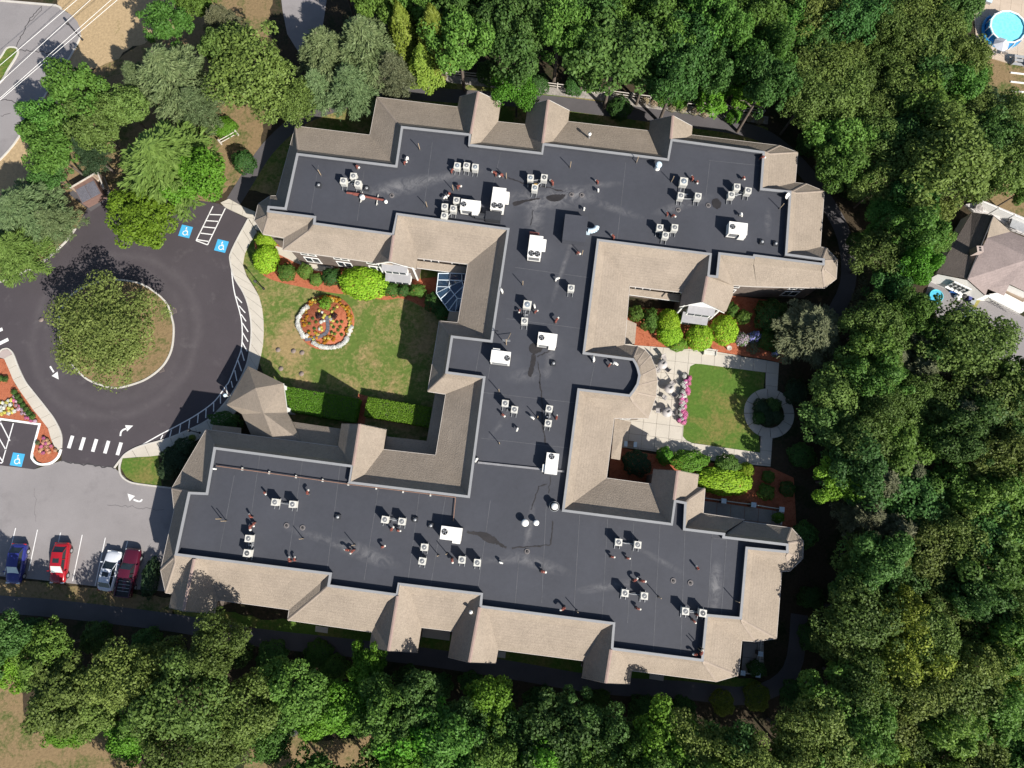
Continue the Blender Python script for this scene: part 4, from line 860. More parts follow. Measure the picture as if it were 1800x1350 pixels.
mb = MB(); mb.lathe([(.22, .5), (.36, .7), (.38, .95), (.25, 1.15), (.01, 1.2)], n=12, smooth=False); mb.build('turbine', M_PALEBLUE, o); tag(o, 'pale blue turbine vent on a white base by the north parapet', 'vent')
# curb mounted exhausts
def curb_vent():
    o = empty('curb_vent'); MB().box((0, 0, .14), (.55, .55, .28), 0, .9).build('curb', M_BLKDUCT, o)
    MB().lathe([(.16, .28), (.17, .36), (.1, .42), (.01, .43)], n=12).build('dome', M_STEEL, o); return o
cv = curb_vent(); first = True
CV = [((560, 324.9), 'alone near the north-west parapet'), ((644.4, 330.4), 'right of the north-west condenser trio'), ((973, 638.4), 'below the tar stain in the middle'), ((1340, 424.6), 'left of the pair near the east parapet'), ((1364, 427.7), 'right of the pair near the east parapet'), ((593.5, 908.7), 'alone on the south wing'), ((729.5, 913.5), 'left of the pair beside the south rooftop unit'), ((757.2, 923.8), 'right of the pair beside the south rooftop unit')]
for px, ph in CV:
    o = cv if first else copy_tree(cv); first = False; o.location = on_roof(*px, .3); o.rotation_euler.z = BROT
    tag(o, 'square black curb vent with round cap, ' + ph, 'vent', 'square curb vents on the flat roof')
# roof drains
dr = empty('roof_drain'); MB().lathe([(.3, 0), (.3, .04), (.2, .05), (.16, .02), (.01, .02)], n=16).build('rim', mat('drain_ring', (.13, .12, .12), .7), dr); MB().lathe([(.13, .02), (.1, .07), (.01, .08)], n=10).build('strainer', M_BLACK, dr)
DRN = [(688.7, 343.8), (503.6, 923.6), (531.8, 927.4), (1004.5, 342), (1022.6, 343), (1245, 361), (1192, 369), (926.4, 969), (1183.3, 1020.6), (1213.5, 1024.4)]
DL = ['near the red pipe rack', 'left of the pair on the south-west roof', 'right of the pair on the south-west roof', 'left of the pair at the end of the puddle', 'right of the pair at the end of the puddle', 'north-east, beside a tar blot', 'north-east, above the courtyard condensers', 'at the foot of the tar crack', 'left of the pair on the south-east roof', 'right of the pair on the south-east roof']
for i, (px, t) in enumerate(zip(DRN, DL)):
    o = dr if i == 0 else copy_tree(dr); o.location = on_roof(*px); tag(o, 'round roof drain ' + t, 'drain', 'round drains in the flat roof')
# gooseneck vents: red neck, white cap
def gooseneck(red):
    o = empty('gooseneck_vent'); m1 = M_RED if red else M_RTU
    MB().tube((0, 0, 0), (0, 0, .5), .1, n=9).build('stack', m1, o); MB().lathe([(.2, 0), (.12, .12)], n=10).build('flashing', M_DARK, o)
    mb = MB(); mb.tube((0, 0, .5), (.02, -.1, .64), .11, .12, 9); mb.tube((.02, -.1, .64), (.06, -.26, .6), .12, .12, 9); mb.build('neck', m1, o); MB().tube((.06, -.26, .6), (.08, -.4, .52), .125, .11, 9).build('cap', M_COND, o); return o
gr, gw = gooseneck(True), gooseneck(False); ur = uw = False
GR = [(627.5, 294), (710.6, 287), (793.7, 302), (871.8, 307), (883, 308.5), (804.6, 330), (971.8, 323.6), (1051, 321), (1217.3, 316), (1224.9, 319.3), (1306, 312.3), (1336.9, 278.3), (1173.2, 377.8), (1182, 379), (1078.8, 418), (1014.6, 444.5), (976.8, 565.4), (913.8, 545.2), (940.3, 549), (882.6, 728.4), (465, 865), (540.7, 867.7), (613.7, 967), (622, 967), (671.6, 962), (510.4, 986), (518, 984.8), (688, 931.9), (698.8, 932.4), (795, 982.3), (442, 909), (442, 924), (447, 919), (978, 736), (1073.8, 978.5), (1101.5, 981), (1226.9, 999.9), (951.6, 1003.7), (991.9, 1068), (1114, 1020.6), (1126.6, 1020.6), (1119, 1069), (1217.8, 1090), (1224.8, 1080.5), (1223.6, 1149.8), (1231, 1149), (791, 341), (1070, 643.4)]
GW = [(717, 278), (1051, 333.7), (1027, 366.4), (976.8, 492.3), (940, 541), (1301.7, 376.5), (1043.5, 634.6), (1078.3, 638.4), (883, 513.8), (839, 806), (878, 987.8), (937.8, 736), (910, 752.6), (376, 824), (785, 347)]
for lst, pr_, red in ((GR, gr, True), (GW, gw, False)):
    cnt = {}
    for i, px in enumerate(sorted(lst)):
        o = pr_ if i == 0 else copy_tree(pr_); o.location = on_roof(*px, .3); o.rotation_euler.z = random.uniform(0, 6.28); o.scale = [random.uniform(.85, 1.2)] * 3
        zone = ('north' if px[1] < 460 else 'middle' if px[1] < 840 else 'south') + (' part of the flat roof' if 460 <= px[1] < 840 else ' wing of the flat roof')
        k_ = cnt.get(zone, 0); cnt[zone] = k_ + 1
        tag(o, ('red gooseneck vent, ' if red else 'white gooseneck vent, ') + nth(k_) + ' from left on the ' + zone, 'vent', ('red' if red else 'white') + ' gooseneck vents, ' + zone)
# slender vent pipes
vp = empty('vent_pipe'); MB().tube((0, 0, 0), (0, 0, 1.35), .045, n=7).build('pipe', M_TANPIPE, vp); MB().lathe([(.14, 0), (.06, .15)], n=8).build('flashing', M_DARK, vp)
VP = [(738, 263), (564.6, 308.5), (751, 364), (1002, 294.6), (1118.6, 285.8), (1180, 319.8), (1022.6, 448), (918.9, 501), (877.3, 688), (878, 780), (533, 946.5), (623.8, 957.8), (398, 915.5), (389, 911.8), (944.8, 734.7), (1013.8, 1073), (1157.4, 1049), (1292.3, 1055.8), (1227, 1140), (1231, 1137), (771, 976), (786, 973), (890, 314), (797, 335), (1370, 367)]
cnt = {}
for i, px in enumerate(sorted(VP)):
    o = vp if i == 0 else copy_tree(vp); o.location = on_roof(*px); zone = 'north wing' if px[1] < 460 else 'middle part' if px[1] < 840 else 'south wing'
    k_ = cnt.get(zone, 0); cnt[zone] = k_ + 1
    tag(o, 'slender tan vent pipe, ' + nth(k_) + ' from left on the ' + zone + ' of the roof', 'pipe', 'slender vent pipes, ' + zone)
# gas line on blocks
gl = empty('gas_pipe', on_roof(382, 819)); o0 = on_roof(382, 819); mb = MB(); ln = [on_roof(*q) - o0 for q in [(382, 819), (448, 828), (613, 851), (801, 874), (797, 916)]]
for a, b in zip(ln[:-1], ln[1:]): mb.tube(a + Vector((0, 0, .22)), b + Vector((0, 0, .22)), .055, n=6)
mb.build('pipe', M_BROWNPIPE, gl)
for q in [(427, 824.5), (474, 831), (521, 838), (568, 844.5), (613, 851), (662, 858), (709, 864), (757, 870)]:
    w = on_roof(*q) - o0; MB().box((w.x, w.y, .12), (.14, .3, .24), BROT).build('support_block', M_COND, gl)
tag(gl, 'thin brown gas pipe on white blocks crossing the south wing roof', 'pipe')
rp = empty('pipe_rack', on_roof(645, 349)); o0 = on_roof(645, 349)
for a_, b_ in (((622, 344), (679, 355)), ((611, 341.5), (640, 345))):
    a, b = on_roof(*a_) - o0, on_roof(*b_) - o0; MB().tube(a + Vector((0, 0, .4)), b + Vector((0, 0, .4)), .13, n=8).build('pipe', M_RED, rp)
for q in ((636, 348), (664, 353)):
    w = on_roof(*q) - o0; MB().box((w.x, w.y, .2), (.08, 1.3, .1), BROT).box((w.x, w.y - .4, .1), (.08, .08, .2)).box((w.x, w.y + .4, .1), (.08, .08, .2)).build('rack', M_COND, rp)
w = on_roof(637, 347, .5) - o0; MB().lathe([(.3, .4), (.3, .75), (.01, .85)], (w.x, w.y, 0), 12).build('valve_housing', M_RTU, rp)
w = on_roof(678, 354, .5) - o0; MB().lathe([(.2, .3), (.2, .6), (.01, .68)], (w.x, w.y, 0), 10).build('valve_housing', M_RTU, rp)
tag(rp, 'red pipe rack with white fittings on the north-west roof', 'pipe')
an = empty('antenna_mast', on_roof(890, 606)); MB().tube((0, 0, 0), (0, 0, 2.4), .05, n=7).build('mast', M_TANPIPE, an)
for z in (1.6, 2.1): MB().tube((-.4, .05, z), (.45, 0, z), .035, n=6).build('crossbar', M_STEEL, an)
MB().tube((0, 0, 1.2), (.5, 1.3, .05), .03, n=6).build('stay', M_TANPIPE, an); tag(an, 'tan antenna mast with crossbars above the left middle rooftop unit', 'antenna')
sd = empty('satellite_dish', on_roof(1383, 344, .6)); MB().tube((0, 0, 0), (0, 0, .6), .04).build('post', M_STEEL, sd)
mb = MB(); mb.lathe([(.01, .0), (.2, .04), (.36, .14)], n=16); d_ = mb.build('dish', M_RTU, sd, (0, 0, .62)); d_.rotation_euler = (R(50), 0, R(40)); tag(sd, 'small white satellite dish by the east parapet', 'dish')
for px, rz, dz in (((1036, 238), 0, 6.75), ((828, 1075), 0, 6.95)):
    w = P(*px, dz); o = empty('flue_cap', (w.x, w.y, dz - .6)); MB().tube((0, 0, 0), (0, 0, .9), .13, n=10).build('flue', M_STEEL, o); MB().lathe([(.2, .85), (.2, 1.0), (.01, 1.08)], n=12).build('cap', M_RTU, o)
    tag(o, 'white capped flue rising from the ' + ('north' if px[1] < 500 else 'south') + ' shingle slope', 'flue')
# ------------------------------------------------------------------ foliage
LM = {
 'green': leaf_mat('leaves_green', (.06, .13, .018), (.145, .255, .045)),
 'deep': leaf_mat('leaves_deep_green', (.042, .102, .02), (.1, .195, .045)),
 'olive': leaf_mat('leaves_olive', (.078, .118, .022), (.185, .245, .056)),
 'pale': leaf_mat('leaves_pale_olive', (.16, .2, .045), (.38, .43, .12), .45),
 'lime': leaf_mat('leaves_lime', (0.149, 0.276, 0.014), (0.322, 0.494, 0.034)),
 'bright': leaf_mat('leaves_bright_green', (0.086, 0.196, 0.014), (0.172, 0.345, 0.034)),
 'hedge': leaf_mat('leaves_hedge', (.1, .2, .014), (.2, .35, .03)),
 'yellow': leaf_mat('leaves_yellow_green', (0.138, 0.196, 0.021), (0.276, 0.333, 0.052)),
 'blue': leaf_mat('needles_blue_green', (0.098, 0.147, 0.057), (0.213, 0.270, 0.121)),
 'needle': leaf_mat('needles_olive_green', (.085, .15, .028), (.185, .28, .068)),
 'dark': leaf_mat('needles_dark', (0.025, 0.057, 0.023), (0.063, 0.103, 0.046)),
 'grey': leaf_mat('needles_grey_olive', (0.098, 0.113, 0.057), (0.207, 0.213, 0.115)),
}
def quads_mesh(name, cen, nrm, size, mat_, aspect=.6, along=None, rng=None):
    n = len(cen); rng = rng or np.random.default_rng(1)
    nrm = nrm / np.maximum(np.linalg.norm(nrm, axis=1, keepdims=True), 1e-6)
    ref = rng.normal(size=(n, 3)) if along is None else along
    a = ref - nrm * np.sum(ref * nrm, axis=1, keepdims=True); a /= np.maximum(np.linalg.norm(a, axis=1, keepdims=True), 1e-6)
    b = np.cross(nrm, a); s = size[:, None]
    bend = nrm * s * .18
    v = np.empty((n, 4, 3)); v[:, 0] = cen - a * s - bend; v[:, 1] = cen - b * s * aspect + bend; v[:, 2] = cen + a * s - bend; v[:, 3] = cen + b * s * aspect + bend
    me = bpy.data.meshes.new(name); me.vertices.add(n * 4); me.vertices.foreach_set('co', v.reshape(-1).astype(np.float32))
    me.loops.add(n * 4); me.loops.foreach_set('vertex_index', np.arange(n * 4, dtype=np.int32))
    me.polygons.add(n); me.polygons.foreach_set('loop_start', np.arange(0, n * 4, 4, dtype=np.int32)); me.polygons.foreach_set('loop_total', np.full(n, 4, dtype=np.int32))
    me.materials.append(mat_); me.update(); me.validate(); return me
def broad_crown(seed, mat_, leaves=7500, lobes=46, size=.05, flat=.72):
    """unit radius broadleaf crown: clumps of leaves hung on a lumpy dome"""
    g_ = np.random.default_rng(seed); C = []; N = []
    ph = g_.uniform(0, 6.28, 5); am = g_.uniform(.04, .13, 5)
    for i in range(lobes):
        t = i * 2.39996 + g_.uniform(-1.1, 1.1); u = (i + .5) / lobes; el = math.asin(max(-.35, 1 - 1.32 * u)) + g_.uniform(-.22, .22)
        rad = 1 + sum(am[k] * math.sin((k + 2) * t + ph[k]) for k in range(5)); rad *= g_.uniform(.6, 1.06)
        lr = g_.uniform(.11, .34); c = np.array([math.cos(t) * math.cos(el), math.sin(t) * math.cos(el), math.sin(el) * flat]) * (rad - lr * .55)
        m = int(leaves / lobes * (lr / .24) ** 2 * g_.uniform(.55, 1.25)); d = g_.normal(size=(m, 3)); d /= np.linalg.norm(d, axis=1, keepdims=True)
        out = c / (np.linalg.norm(c) + 1e-6); keep = (d @ out > -.45) | (d[:, 2] > .1); d = d[keep]
        r_ = lr * g_.uniform(.72, 1.08, len(d))[:, None]; q = c + d * r_ * np.array([1, 1, .85])
        C.append(q); N.append(d * .7 + np.array([0, 0, .45]) + g_.normal(scale=.45, size=d.shape))
    C = np.concatenate(C); N = np.concatenate(N); C[:, 2] += .35
    return quads_mesh('crown', C, N, g_.uniform(size * .6, size * 1.3, len(C)), mat_, .68, None, g_)
def pine_crown(seed, mat_, leaves=8000, height=2.3, size=.06, whorls=9, per=8, soft=.5):
    """unit radius conifer: tiers of boughs with sprays of needles, drawn to a soft top"""
    g_ = np.random.default_rng(seed); C = []; N = []; A = []; nb = whorls * per; each = leaves // nb
    for w in range(whorls):
        f = w / (whorls - 1); z = -.75 + f * height * .8; ln = (1 - f ** 1.4) * .95 + .1
        for k in range(per):
            az = 2 * math.pi * (k + .5 * (w % 2)) / per + g_.uniform(-.25, .25); L = ln * g_.uniform(.72, 1.12); droop = .12 * (1 - f) ; rise = .25 * f + g_.uniform(-.05, .15)
            m = int(each * (.35 + L)); s = g_.uniform(.15, 1, m) ** .7; x = s * L; wid = .24 * L * (1.15 - s) + .07
            lat = g_.normal(size=m) * wid * .6
            co, si = math.cos(az), math.sin(az)
            q = np.stack([x * co - lat * si, x * si + lat * co, z + x * rise - droop * x * x + g_.normal(size=m) * .05 - np.abs(lat) * .25], 1); C.append(q)
            dirn = np.stack([np.full(m, co) - si * np.sign(lat) * .6, np.full(m, si) + co * np.sign(lat) * .6, g_.uniform(-.1, .4, m)], 1) + g_.normal(scale=soft * .6, size=(m, 3)); A.append(dirn)
            N.append(np.array([0, 0, 1.0]) + g_.normal(scale=soft, size=(m, 3)))
    C = np.concatenate(C); N = np.concatenate(N); A = np.concatenate(A)
    return quads_mesh('crown', C, N, g_.uniform(size * .7, size * 1.5, len(C)), mat_, .28, A, g_)
def cone_crown(seed, mat_, leaves=5000, height=2.8):
    g_ = np.random.default_rng(seed); f = g_.uniform(0, 1, leaves) ** 1.3; t = g_.uniform(0, 6.283, leaves)
    lump = 1 + .13 * np.sin(7 * t + 9 * f) + .1 * np.sin(3 * t - 15 * f) + g_.normal(scale=.07, size=leaves)
    r_ = (1 - f) ** .75 * lump; C = np.stack([r_ * np.cos(t), r_ * np.sin(t), -.9 + f * height], 1)
    N = np.stack([np.cos(t), np.sin(t), np.full(leaves, .6)], 1) + g_.normal(scale=.45, size=(leaves, 3))
    A = np.stack([np.cos(t), np.sin(t), np.full(leaves, 1.2)], 1) + g_.normal(scale=.5, size=(leaves, 3))
    return quads_mesh('crown', C, N, g_.uniform(.05, .11, leaves), mat_, .45, A, g_)
def ball_mesh(seed, mat_, leaves=2600, size=.075, pw=2.0, rough=.05, square=2.0):
    """clipped shrub: a dense shell of small leaves on a superellipsoid, unit half-sizes, sitting on z=0..1.6"""
    g_ = np.random.default_rng(seed); d = g_.normal(size=(leaves, 3)); d /= np.linalg.norm(d, axis=1, keepdims=True); d[:, 2] = np.where(d[:, 2] < -.55, -d[:, 2], d[:, 2])
    k = (np.abs(d[:, 0]) ** square + np.abs(d[:, 1]) ** square + np.abs(d[:, 2]) ** square) ** (-1 / square)
    lump = 1 + rough * (np.sin(5 * d[:, 0] + seed) * np.sin(4 * d[:, 1] + 2 * seed) + np.sin(9 * d[:, 1] - seed) * np.cos(8 * d[:, 0])) + g_.normal(scale=.025, size=leaves)
    C = d * (k * lump)[:, None] * g_.uniform(.9, 1.02, leaves)[:, None]; N = d + g_.normal(scale=.42, size=d.shape) + np.array([0, 0, .15])
    return quads_mesh('foliage', C, N, g_.uniform(size * .6, size * 1.2, leaves), mat_, .6, None, g_)
def trunk_mesh(seed, broad=True):
    g_ = random.Random(seed); mb = MB(); mb.tube((0, 0, -2.2), (0, 0, -.6), .075, .06, 8, False); mb.tube((0, 0, -.6), (.03, .02, .7 if broad else 1.1), .06, .02, 7, False)
    for i in range(8):
        t = i * 2.4 + g_.uniform(-.3, .3); z = -.7 + i * .13; L = g_.uniform(.5, .8); a = Vector((0, 0, z)); b = a + Vector((math.cos(t) * L * .55, math.sin(t) * L * .55, L * .45 if broad else .1)); c = b + Vector((math.cos(t + .4) * L * .4, math.sin(t + .4) * L * .4, L * .25 if broad else .05))
        mb.tube(a, b, .035, .022, 6, False); mb.tube(b, c, .022, .008, 5, False)
    return mb.mesh('trunk', M_BARK)
TRUNK = [trunk_mesh(i, True) for i in range(3)]; TRUNKP = [trunk_mesh(i + 9, False) for i in range(2)]
CR = {}
def crowns(kind):
    if kind in CR: return CR[kind]
    shape, colour = kind.split(':'); s0 = abs(sum(ord(c) * (i + 3) for i, c in enumerate(kind))) % 997; m_ = LM[colour]
    if shape == 'oak': r_ = [broad_crown(s0 + i, m_, 15000, 85, .036) for i in range(3)]
    elif shape == 'dec': r_ = [broad_crown(s0 + i, m_, 14000, 58, .043) for i in range(3)]
    elif shape == 'fine': r_ = [broad_crown(s0 + i, m_, 24000, 130, .026, .55) for i in range(1)]
    elif shape == 'pine': r_ = [pine_crown(s0 + i, m_, 14000, 2.3, .05) for i in range(2)]
    elif shape == 'spruce': r_ = [pine_crown(s0 + i, m_, 11000, 2.4, .062, 11, 11, .3) for i in range(1)]
    else: r_ = [cone_crown(s0 + i, m_, 5500) for i in range(2)]
    CR[kind] = r_; return r_
rt = random.Random(11)
def tree(px, py, rpx, h, kind, label, group=None, name=None, at_z=None):
    """a tree whose crown is centred on the sight line px,py at its own height"""
    zc = h * .62 if at_z is None else at_z
    p = P(px, py, zc); k = (CAM_H - zc) / 1190.0; r_ = rpx * k; vs_ = h * .38 / (1.05 if kind.split(':')[0] in ('oak', 'dec', 'fine') else 1.5)
    ms = crowns(kind); conifer = kind.split(':')[0] in ('pine', 'spruce', 'cone')
    o = empty(name or ('pine_tree' if conifer else 'broadleaf_tree'), (p.x, p.y, 0), rt.uniform(0, 6.28))
    c = link('crown', rt.choice(ms), o, (0, 0, zc)); c.scale = (r_ * rt.uniform(.95, 1.08), r_ * rt.uniform(.92, 1.05), max(vs_, r_ * .55))
    t = link('trunk', rt.choice(TRUNKP if conifer else TRUNK), o, (0, 0, zc)); s_ = zc / 2.15; t.scale = (s_ * .8, s_ * .8, s_)
    tag(o, label, 'tree', group); return o
# trees that stand apart
HT = [(193, 584, 88, 6.3, 'fine:pale', 'wide olive green tree filling the roundabout island'), (255, 388, 62, 7, 'dec:hedge', 'lime green round tree at the north edge of the drive'), (352, 312, 58, 8.5, 'dec:bright', 'bright green broadleaf tree beside the disabled parking bays'), (290, 285, 92, 11, 'spruce:needle', 'big layered spruce above the lime green tree'),
      (450, 138, 92, 11, 'oak:olive', 'large olive oak with bare grey branches north-west of the building'), (300, 130, 78, 13, 'pine:blue', 'grey-green pine beside the dry meadow'), (300, 55, 46, 9, 'dec:green', 'round green tree at the top edge of the dry meadow'), (345, 185, 45, 10, 'pine:blue', 'smaller grey-green pine leaning towards the oak'),
      (245, 140, 40, 10, 'pine:blue', 'slim grey-green pine on the meadow side of the big pine'), (390, 40, 42, 9, 'pine:grey', 'grey shrubby pine above the oak'), (350, 15, 34, 7, 'dec:green', 'small green tree at the top edge left of the oak'), (520, 195, 40, 8, 'oak:olive', 'lower olive oak limb tree beside the north path'), (560, 150, 44, 9, 'pine:blue', 'low pine between the oak and the north pines'), (400, 100, 40, 10, 'dec:olive', 'olive tree tucked between pine and oak'), (230, 200, 44, 9, 'dec:needle', 'yellowish tree above the layered spruce'),
      (88, 222, 44, 9, 'dec:green', 'green tree overhanging the worn road'), (150, 175, 58, 11, 'dec:green', 'green tree between the worn road and the pine'), (100, 272, 50, 9, 'dec:green', 'green tree above the refuse enclosure'), (180, 235, 50, 10, 'dec:needle', 'yellowish tree left of the layered spruce'), (98, 312, 34, 6, 'dec:deep', 'dark green tree directly behind the refuse enclosure'), (155, 265, 35, 9, 'pine:dark', 'small dark conifer amid the green trees by the road'),
      (40, 370, 72, 9, 'pine:blue', 'feathery grey-green pine at the left edge above the kerb'), (88, 388, 48, 7, 'pine:blue', 'feathery pine next to the refuse enclosure apron'), (25, 440, 62, 8, 'pine:needle', 'low spreading pine over the upper left kerb'),
      (570, 95, 62, 12, 'pine:blue', 'leftmost of the grey-green pines north of the building'), (640, 75, 66, 13, 'pine:blue', 'tallest grey-green pine north of the building'), (615, 150, 56, 10, 'pine:blue', 'low grey-green pine closest to the north path'), (690, 125, 45, 10, 'pine:grey', 'greyish pine beside the yellow-green arborvitae'), (710, 60, 34, 11, 'cone:yellow', 'left yellow-green arborvitae north of the building'), (765, 70, 42, 12, 'cone:yellow', 'right yellow-green arborvitae north of the building'), (745, 115, 36, 8, 'cone:yellow', 'low yellow-green conifer by the rail fence'),
      (908, 165, 42, 8, 'oak:bright', 'light green tree touching the roof between the first two north gables'), (1078, 120, 78, 13, 'dec:deep', 'tall deep green tree leaning over the rail fence'), (1255, 165, 28, 7, 'cone:bright', 'left pointed bright shrub tree behind the rose bed'), (1303, 175, 30, 7, 'dec:bright', 'right bushy bright tree behind the rose bed'), (1170, 105, 50, 12, 'dec:green', 'green tree right of the one leaning over the fence'),
      (1650, 300, 84, 13, 'oak:olive', 'big rounded sunlit olive tree east of the building'), (1432, 580, 62, 8.5, 'pine:grey', 'grey-olive pine at the corner of the east garden'), (1470, 845, 40, 8, 'dec:bright', 'bright green crown in the woods right of the lower garden bed'), (1452, 755, 50, 7.5, 'dec:deep', 'deep green tree right of the ring path'), (1618, 385, 46, 9, 'oak:olive', 'olive tree overlapping the neighbouring roof'), (1632, 428, 32, 6.5, 'oak:green', 'green tree against the west eave of the neighbouring house'), (1690, 610, 72, 11, 'oak:olive', 'olive tree in front of the neighbouring drive'), (1740, 690, 62, 10, 'oak:olive', 'olive tree below the neighbouring drive'), (1490, 655, 42, 8, 'pine:grey', 'dull pine below the corner pine of the east garden'),
      (1590, 420, 50, 12, 'dec:green', 'fresh green tree left of the neighbouring house'), (1600, 470, 40, 11, 'dec:bright', 'yellow-lit green tree left of the small paddling pool'), (1790, 340, 26, 6, 'dec:green', 'small tree in the dry yard by the white fence'),
      (230, 1185, 60, 9.5, 'oak:olive', 'olive tree below the parked cars and path'), (392, 1128, 46, 12, 'oak:olive', 'olive tree below the south-west gable'), (345, 1230, 72, 11, 'oak:olive', 'large olive tree in the lower left wood'), (120, 1215, 60, 8, 'dec:olive', 'sunlit tree right of the bottom left clearing'), (95, 1140, 46, 7, 'dec:green', 'tree below the left end of the south path'), (15, 1120, 42, 9, 'dec:deep', 'dark tree at the left edge below the path'), (130, 1270, 40, 5, 'dec:bright', 'low bright bush tree on the edge of the clearing'), (245, 1290, 42, 7, 'dec:bright', 'bright tree between the two bottom clearings'), (325, 1310, 62, 10, 'oak:olive', 'olive tree at the bottom edge, left of the sandy clearing'), (440, 1240, 58, 10, 'oak:olive', 'olive tree above the sandy clearing'), (530, 1215, 52, 9, 'dec:green', 'green tree above the pale boulder'), (625, 1235, 50, 7, 'dec:bright', 'bright low tree above the shaded clearing'), (650, 1165, 35, 7, 'dec:bright', 'bright tree next to the path below the third south gable'), (560, 1255, 40, 7, 'dec:bright', 'bright tree behind the pale boulder'), (730, 1245, 52, 10, 'dec:deep', 'deep green tree right of the shaded clearing'), (790, 1290, 62, 11, 'dec:green', 'green tree at the bottom, left of the centre'), (860, 1240, 50, 8.5, 'dec:bright', 'bright green tree below the fourth south gable')]
HT += [(185, 1235, 44, 7, 'dec:olive', 'olive tree between the clearing tree and the large olive tree'), (290, 1165, 42, 8, 'oak:olive', 'olive tree right below the path bend'), (480, 1290, 40, 7, 'dec:green', 'green tree at the left end of the sandy clearing'), (395, 1300, 48, 9, 'oak:olive', 'olive tree at the bottom between two larger ones'), (690, 1300, 40, 8, 'dec:bright', 'bright tree at the right end of the sandy clearing'), (20, 1170, 36, 6, 'dec:bright', 'small bright tree at the left edge above the clearing'), (270, 1240, 40, 8, 'dec:green', 'green tree amid the lower left olive trees'),
       (555, 1392, 66, 9, 'dec:green', 'tree added on the bottom edge to shade the sandy clearing, left'), (650, 1398, 66, 9, 'oak:olive', 'tree added on the bottom edge to shade the sandy clearing, right'), (240, 1440, 60, 10, 'oak:olive', 'unseen tree added off the bottom edge to shade the left clearing')]  # added trees at and beyond the bottom edge, there to cast shade
for px, py, r_, h, kd, lb in HT: tree(px, py, r_, h, kd, lb)
# woods: every crown is its own tree
def wood(region, spacing, rr, hh, kinds, label, group, seed, avoid=()):
    g_ = random.Random(seed); xs = [p[0] for p in region]; ys = [p[1] for p in region]; got = []; made = []
    for _ in range(4000):
        x, y = g_.uniform(min(xs), max(xs)), g_.uniform(min(ys), max(ys))
        if not inside((x, y), region) or any(inside((x, y), a) for a in avoid): continue
        if any((x - a) ** 2 + (y - b) ** 2 < spacing ** 2 for a, b in got) or any((x - a[0]) ** 2 + (y - a[1]) ** 2 < (spacing * .62) ** 2 for a in HT): continue
        got.append((x, y)); k = g_.choice(kinds); colour = k.split(':')[1]
        nm = {'green': 'green', 'deep': 'deep green', 'olive': 'olive', 'bright': 'bright green', 'dark': 'dark', 'yellow': 'yellow-green', 'grey': 'grey-olive', 'needle': 'light green'}[colour]
        made.append((x, y, nm, tree(x, y, g_.uniform(*rr), g_.uniform(*hh), k, label % nm, group)))
    lo, hi = min(m[1] for m in made), max(m[1] for m in made) + 1; rows = {}
    for m in made: rows.setdefault((int((m[1] - lo) / (hi - lo) * 3), m[2]), []).append(m)
    for (row, nm), ms in rows.items():
        ms.sort(key=lambda m: m[0])
        for i, m in enumerate(ms): m[3]['label'] = (label % nm) + ', ' + ('upper', 'middle', 'lower')[row] + ' row' + ('' if len(ms) == 1 else ', %s from left' % nth(i))
CLR = [(1600, 350), (1690, 330), (1840, 330), (1840, 690), (1720, 670), (1660, 600), (1600, 545)]
wood([(795, -40), (1360, -40), (1350, 130), (1330, 180), (1250, 150), (1160, 150), (1030, 110), (1000, 110), (880, 110), (800, 90)], 50, (42, 64), (10, 14), ['dec:green', 'dec:green', 'dec:deep', 'dec:deep'], '%s crown in the woods north of the rail fence', 'woods north of the building', 21)
wood([(1340, -40), (1700, -40), (1705, 60), (1700, 120), (1690, 190), (1780, 200), (1830, 230), (1830, 300), (1760, 300), (1690, 340), (1620, 350), (1590, 520), (1545, 500), (1520, 380), (1470, 290), (1400, 190)], 46, (42, 62), (7.5, 10.5), ['oak:olive', 'oak:olive', 'dec:green', 'dec:deep', 'dec:deep', 'oak:olive'], '%s crown in the upper right woods', 'woods in the upper right', 22, [CLR])
wood([(1540, 520), (1620, 520), (1640, 600), (1720, 650), (1830, 660), (1830, 900), (1495, 1000), (1505, 900), (1460, 700), (1520, 620)], 46, (42, 60), (7.5, 10.5), ['oak:olive', 'oak:olive', 'dec:deep', 'dec:green', 'pine:grey'], '%s crown in the woods right of the garden', 'woods right of the garden', 23, [CLR])
wood([(1505, 990), (1830, 880), (1830, 1390), (1000, 1390), (1010, 1330), (1400, 1290), (1480, 1150)], 47, (44, 64), (7.5, 11), ['oak:olive', 'oak:olive', 'oak:olive', 'dec:green', 'dec:deep', 'oak:yellow'], '%s crown in the lower right woods', 'woods in the lower right', 24)
wood([(680, 1250), (900, 1275), (1010, 1280), (1290, 1300), (1290, 1390), (700, 1390)], 48, (42, 60), (8.5, 10.5), ['dec:green', 'dec:bright', 'dec:deep', 'oak:olive'], '%s crown in the woods below the south path', 'woods below the building', 25)
wood([(540, -60), (800, -60), (800, 40), (690, 20), (600, 10)], 60, (40, 55), (10, 13), ['dec:deep', 'pine:dark', 'dec:green'], '%s crown along the top edge north of the pines', 'top edge trees', 26)
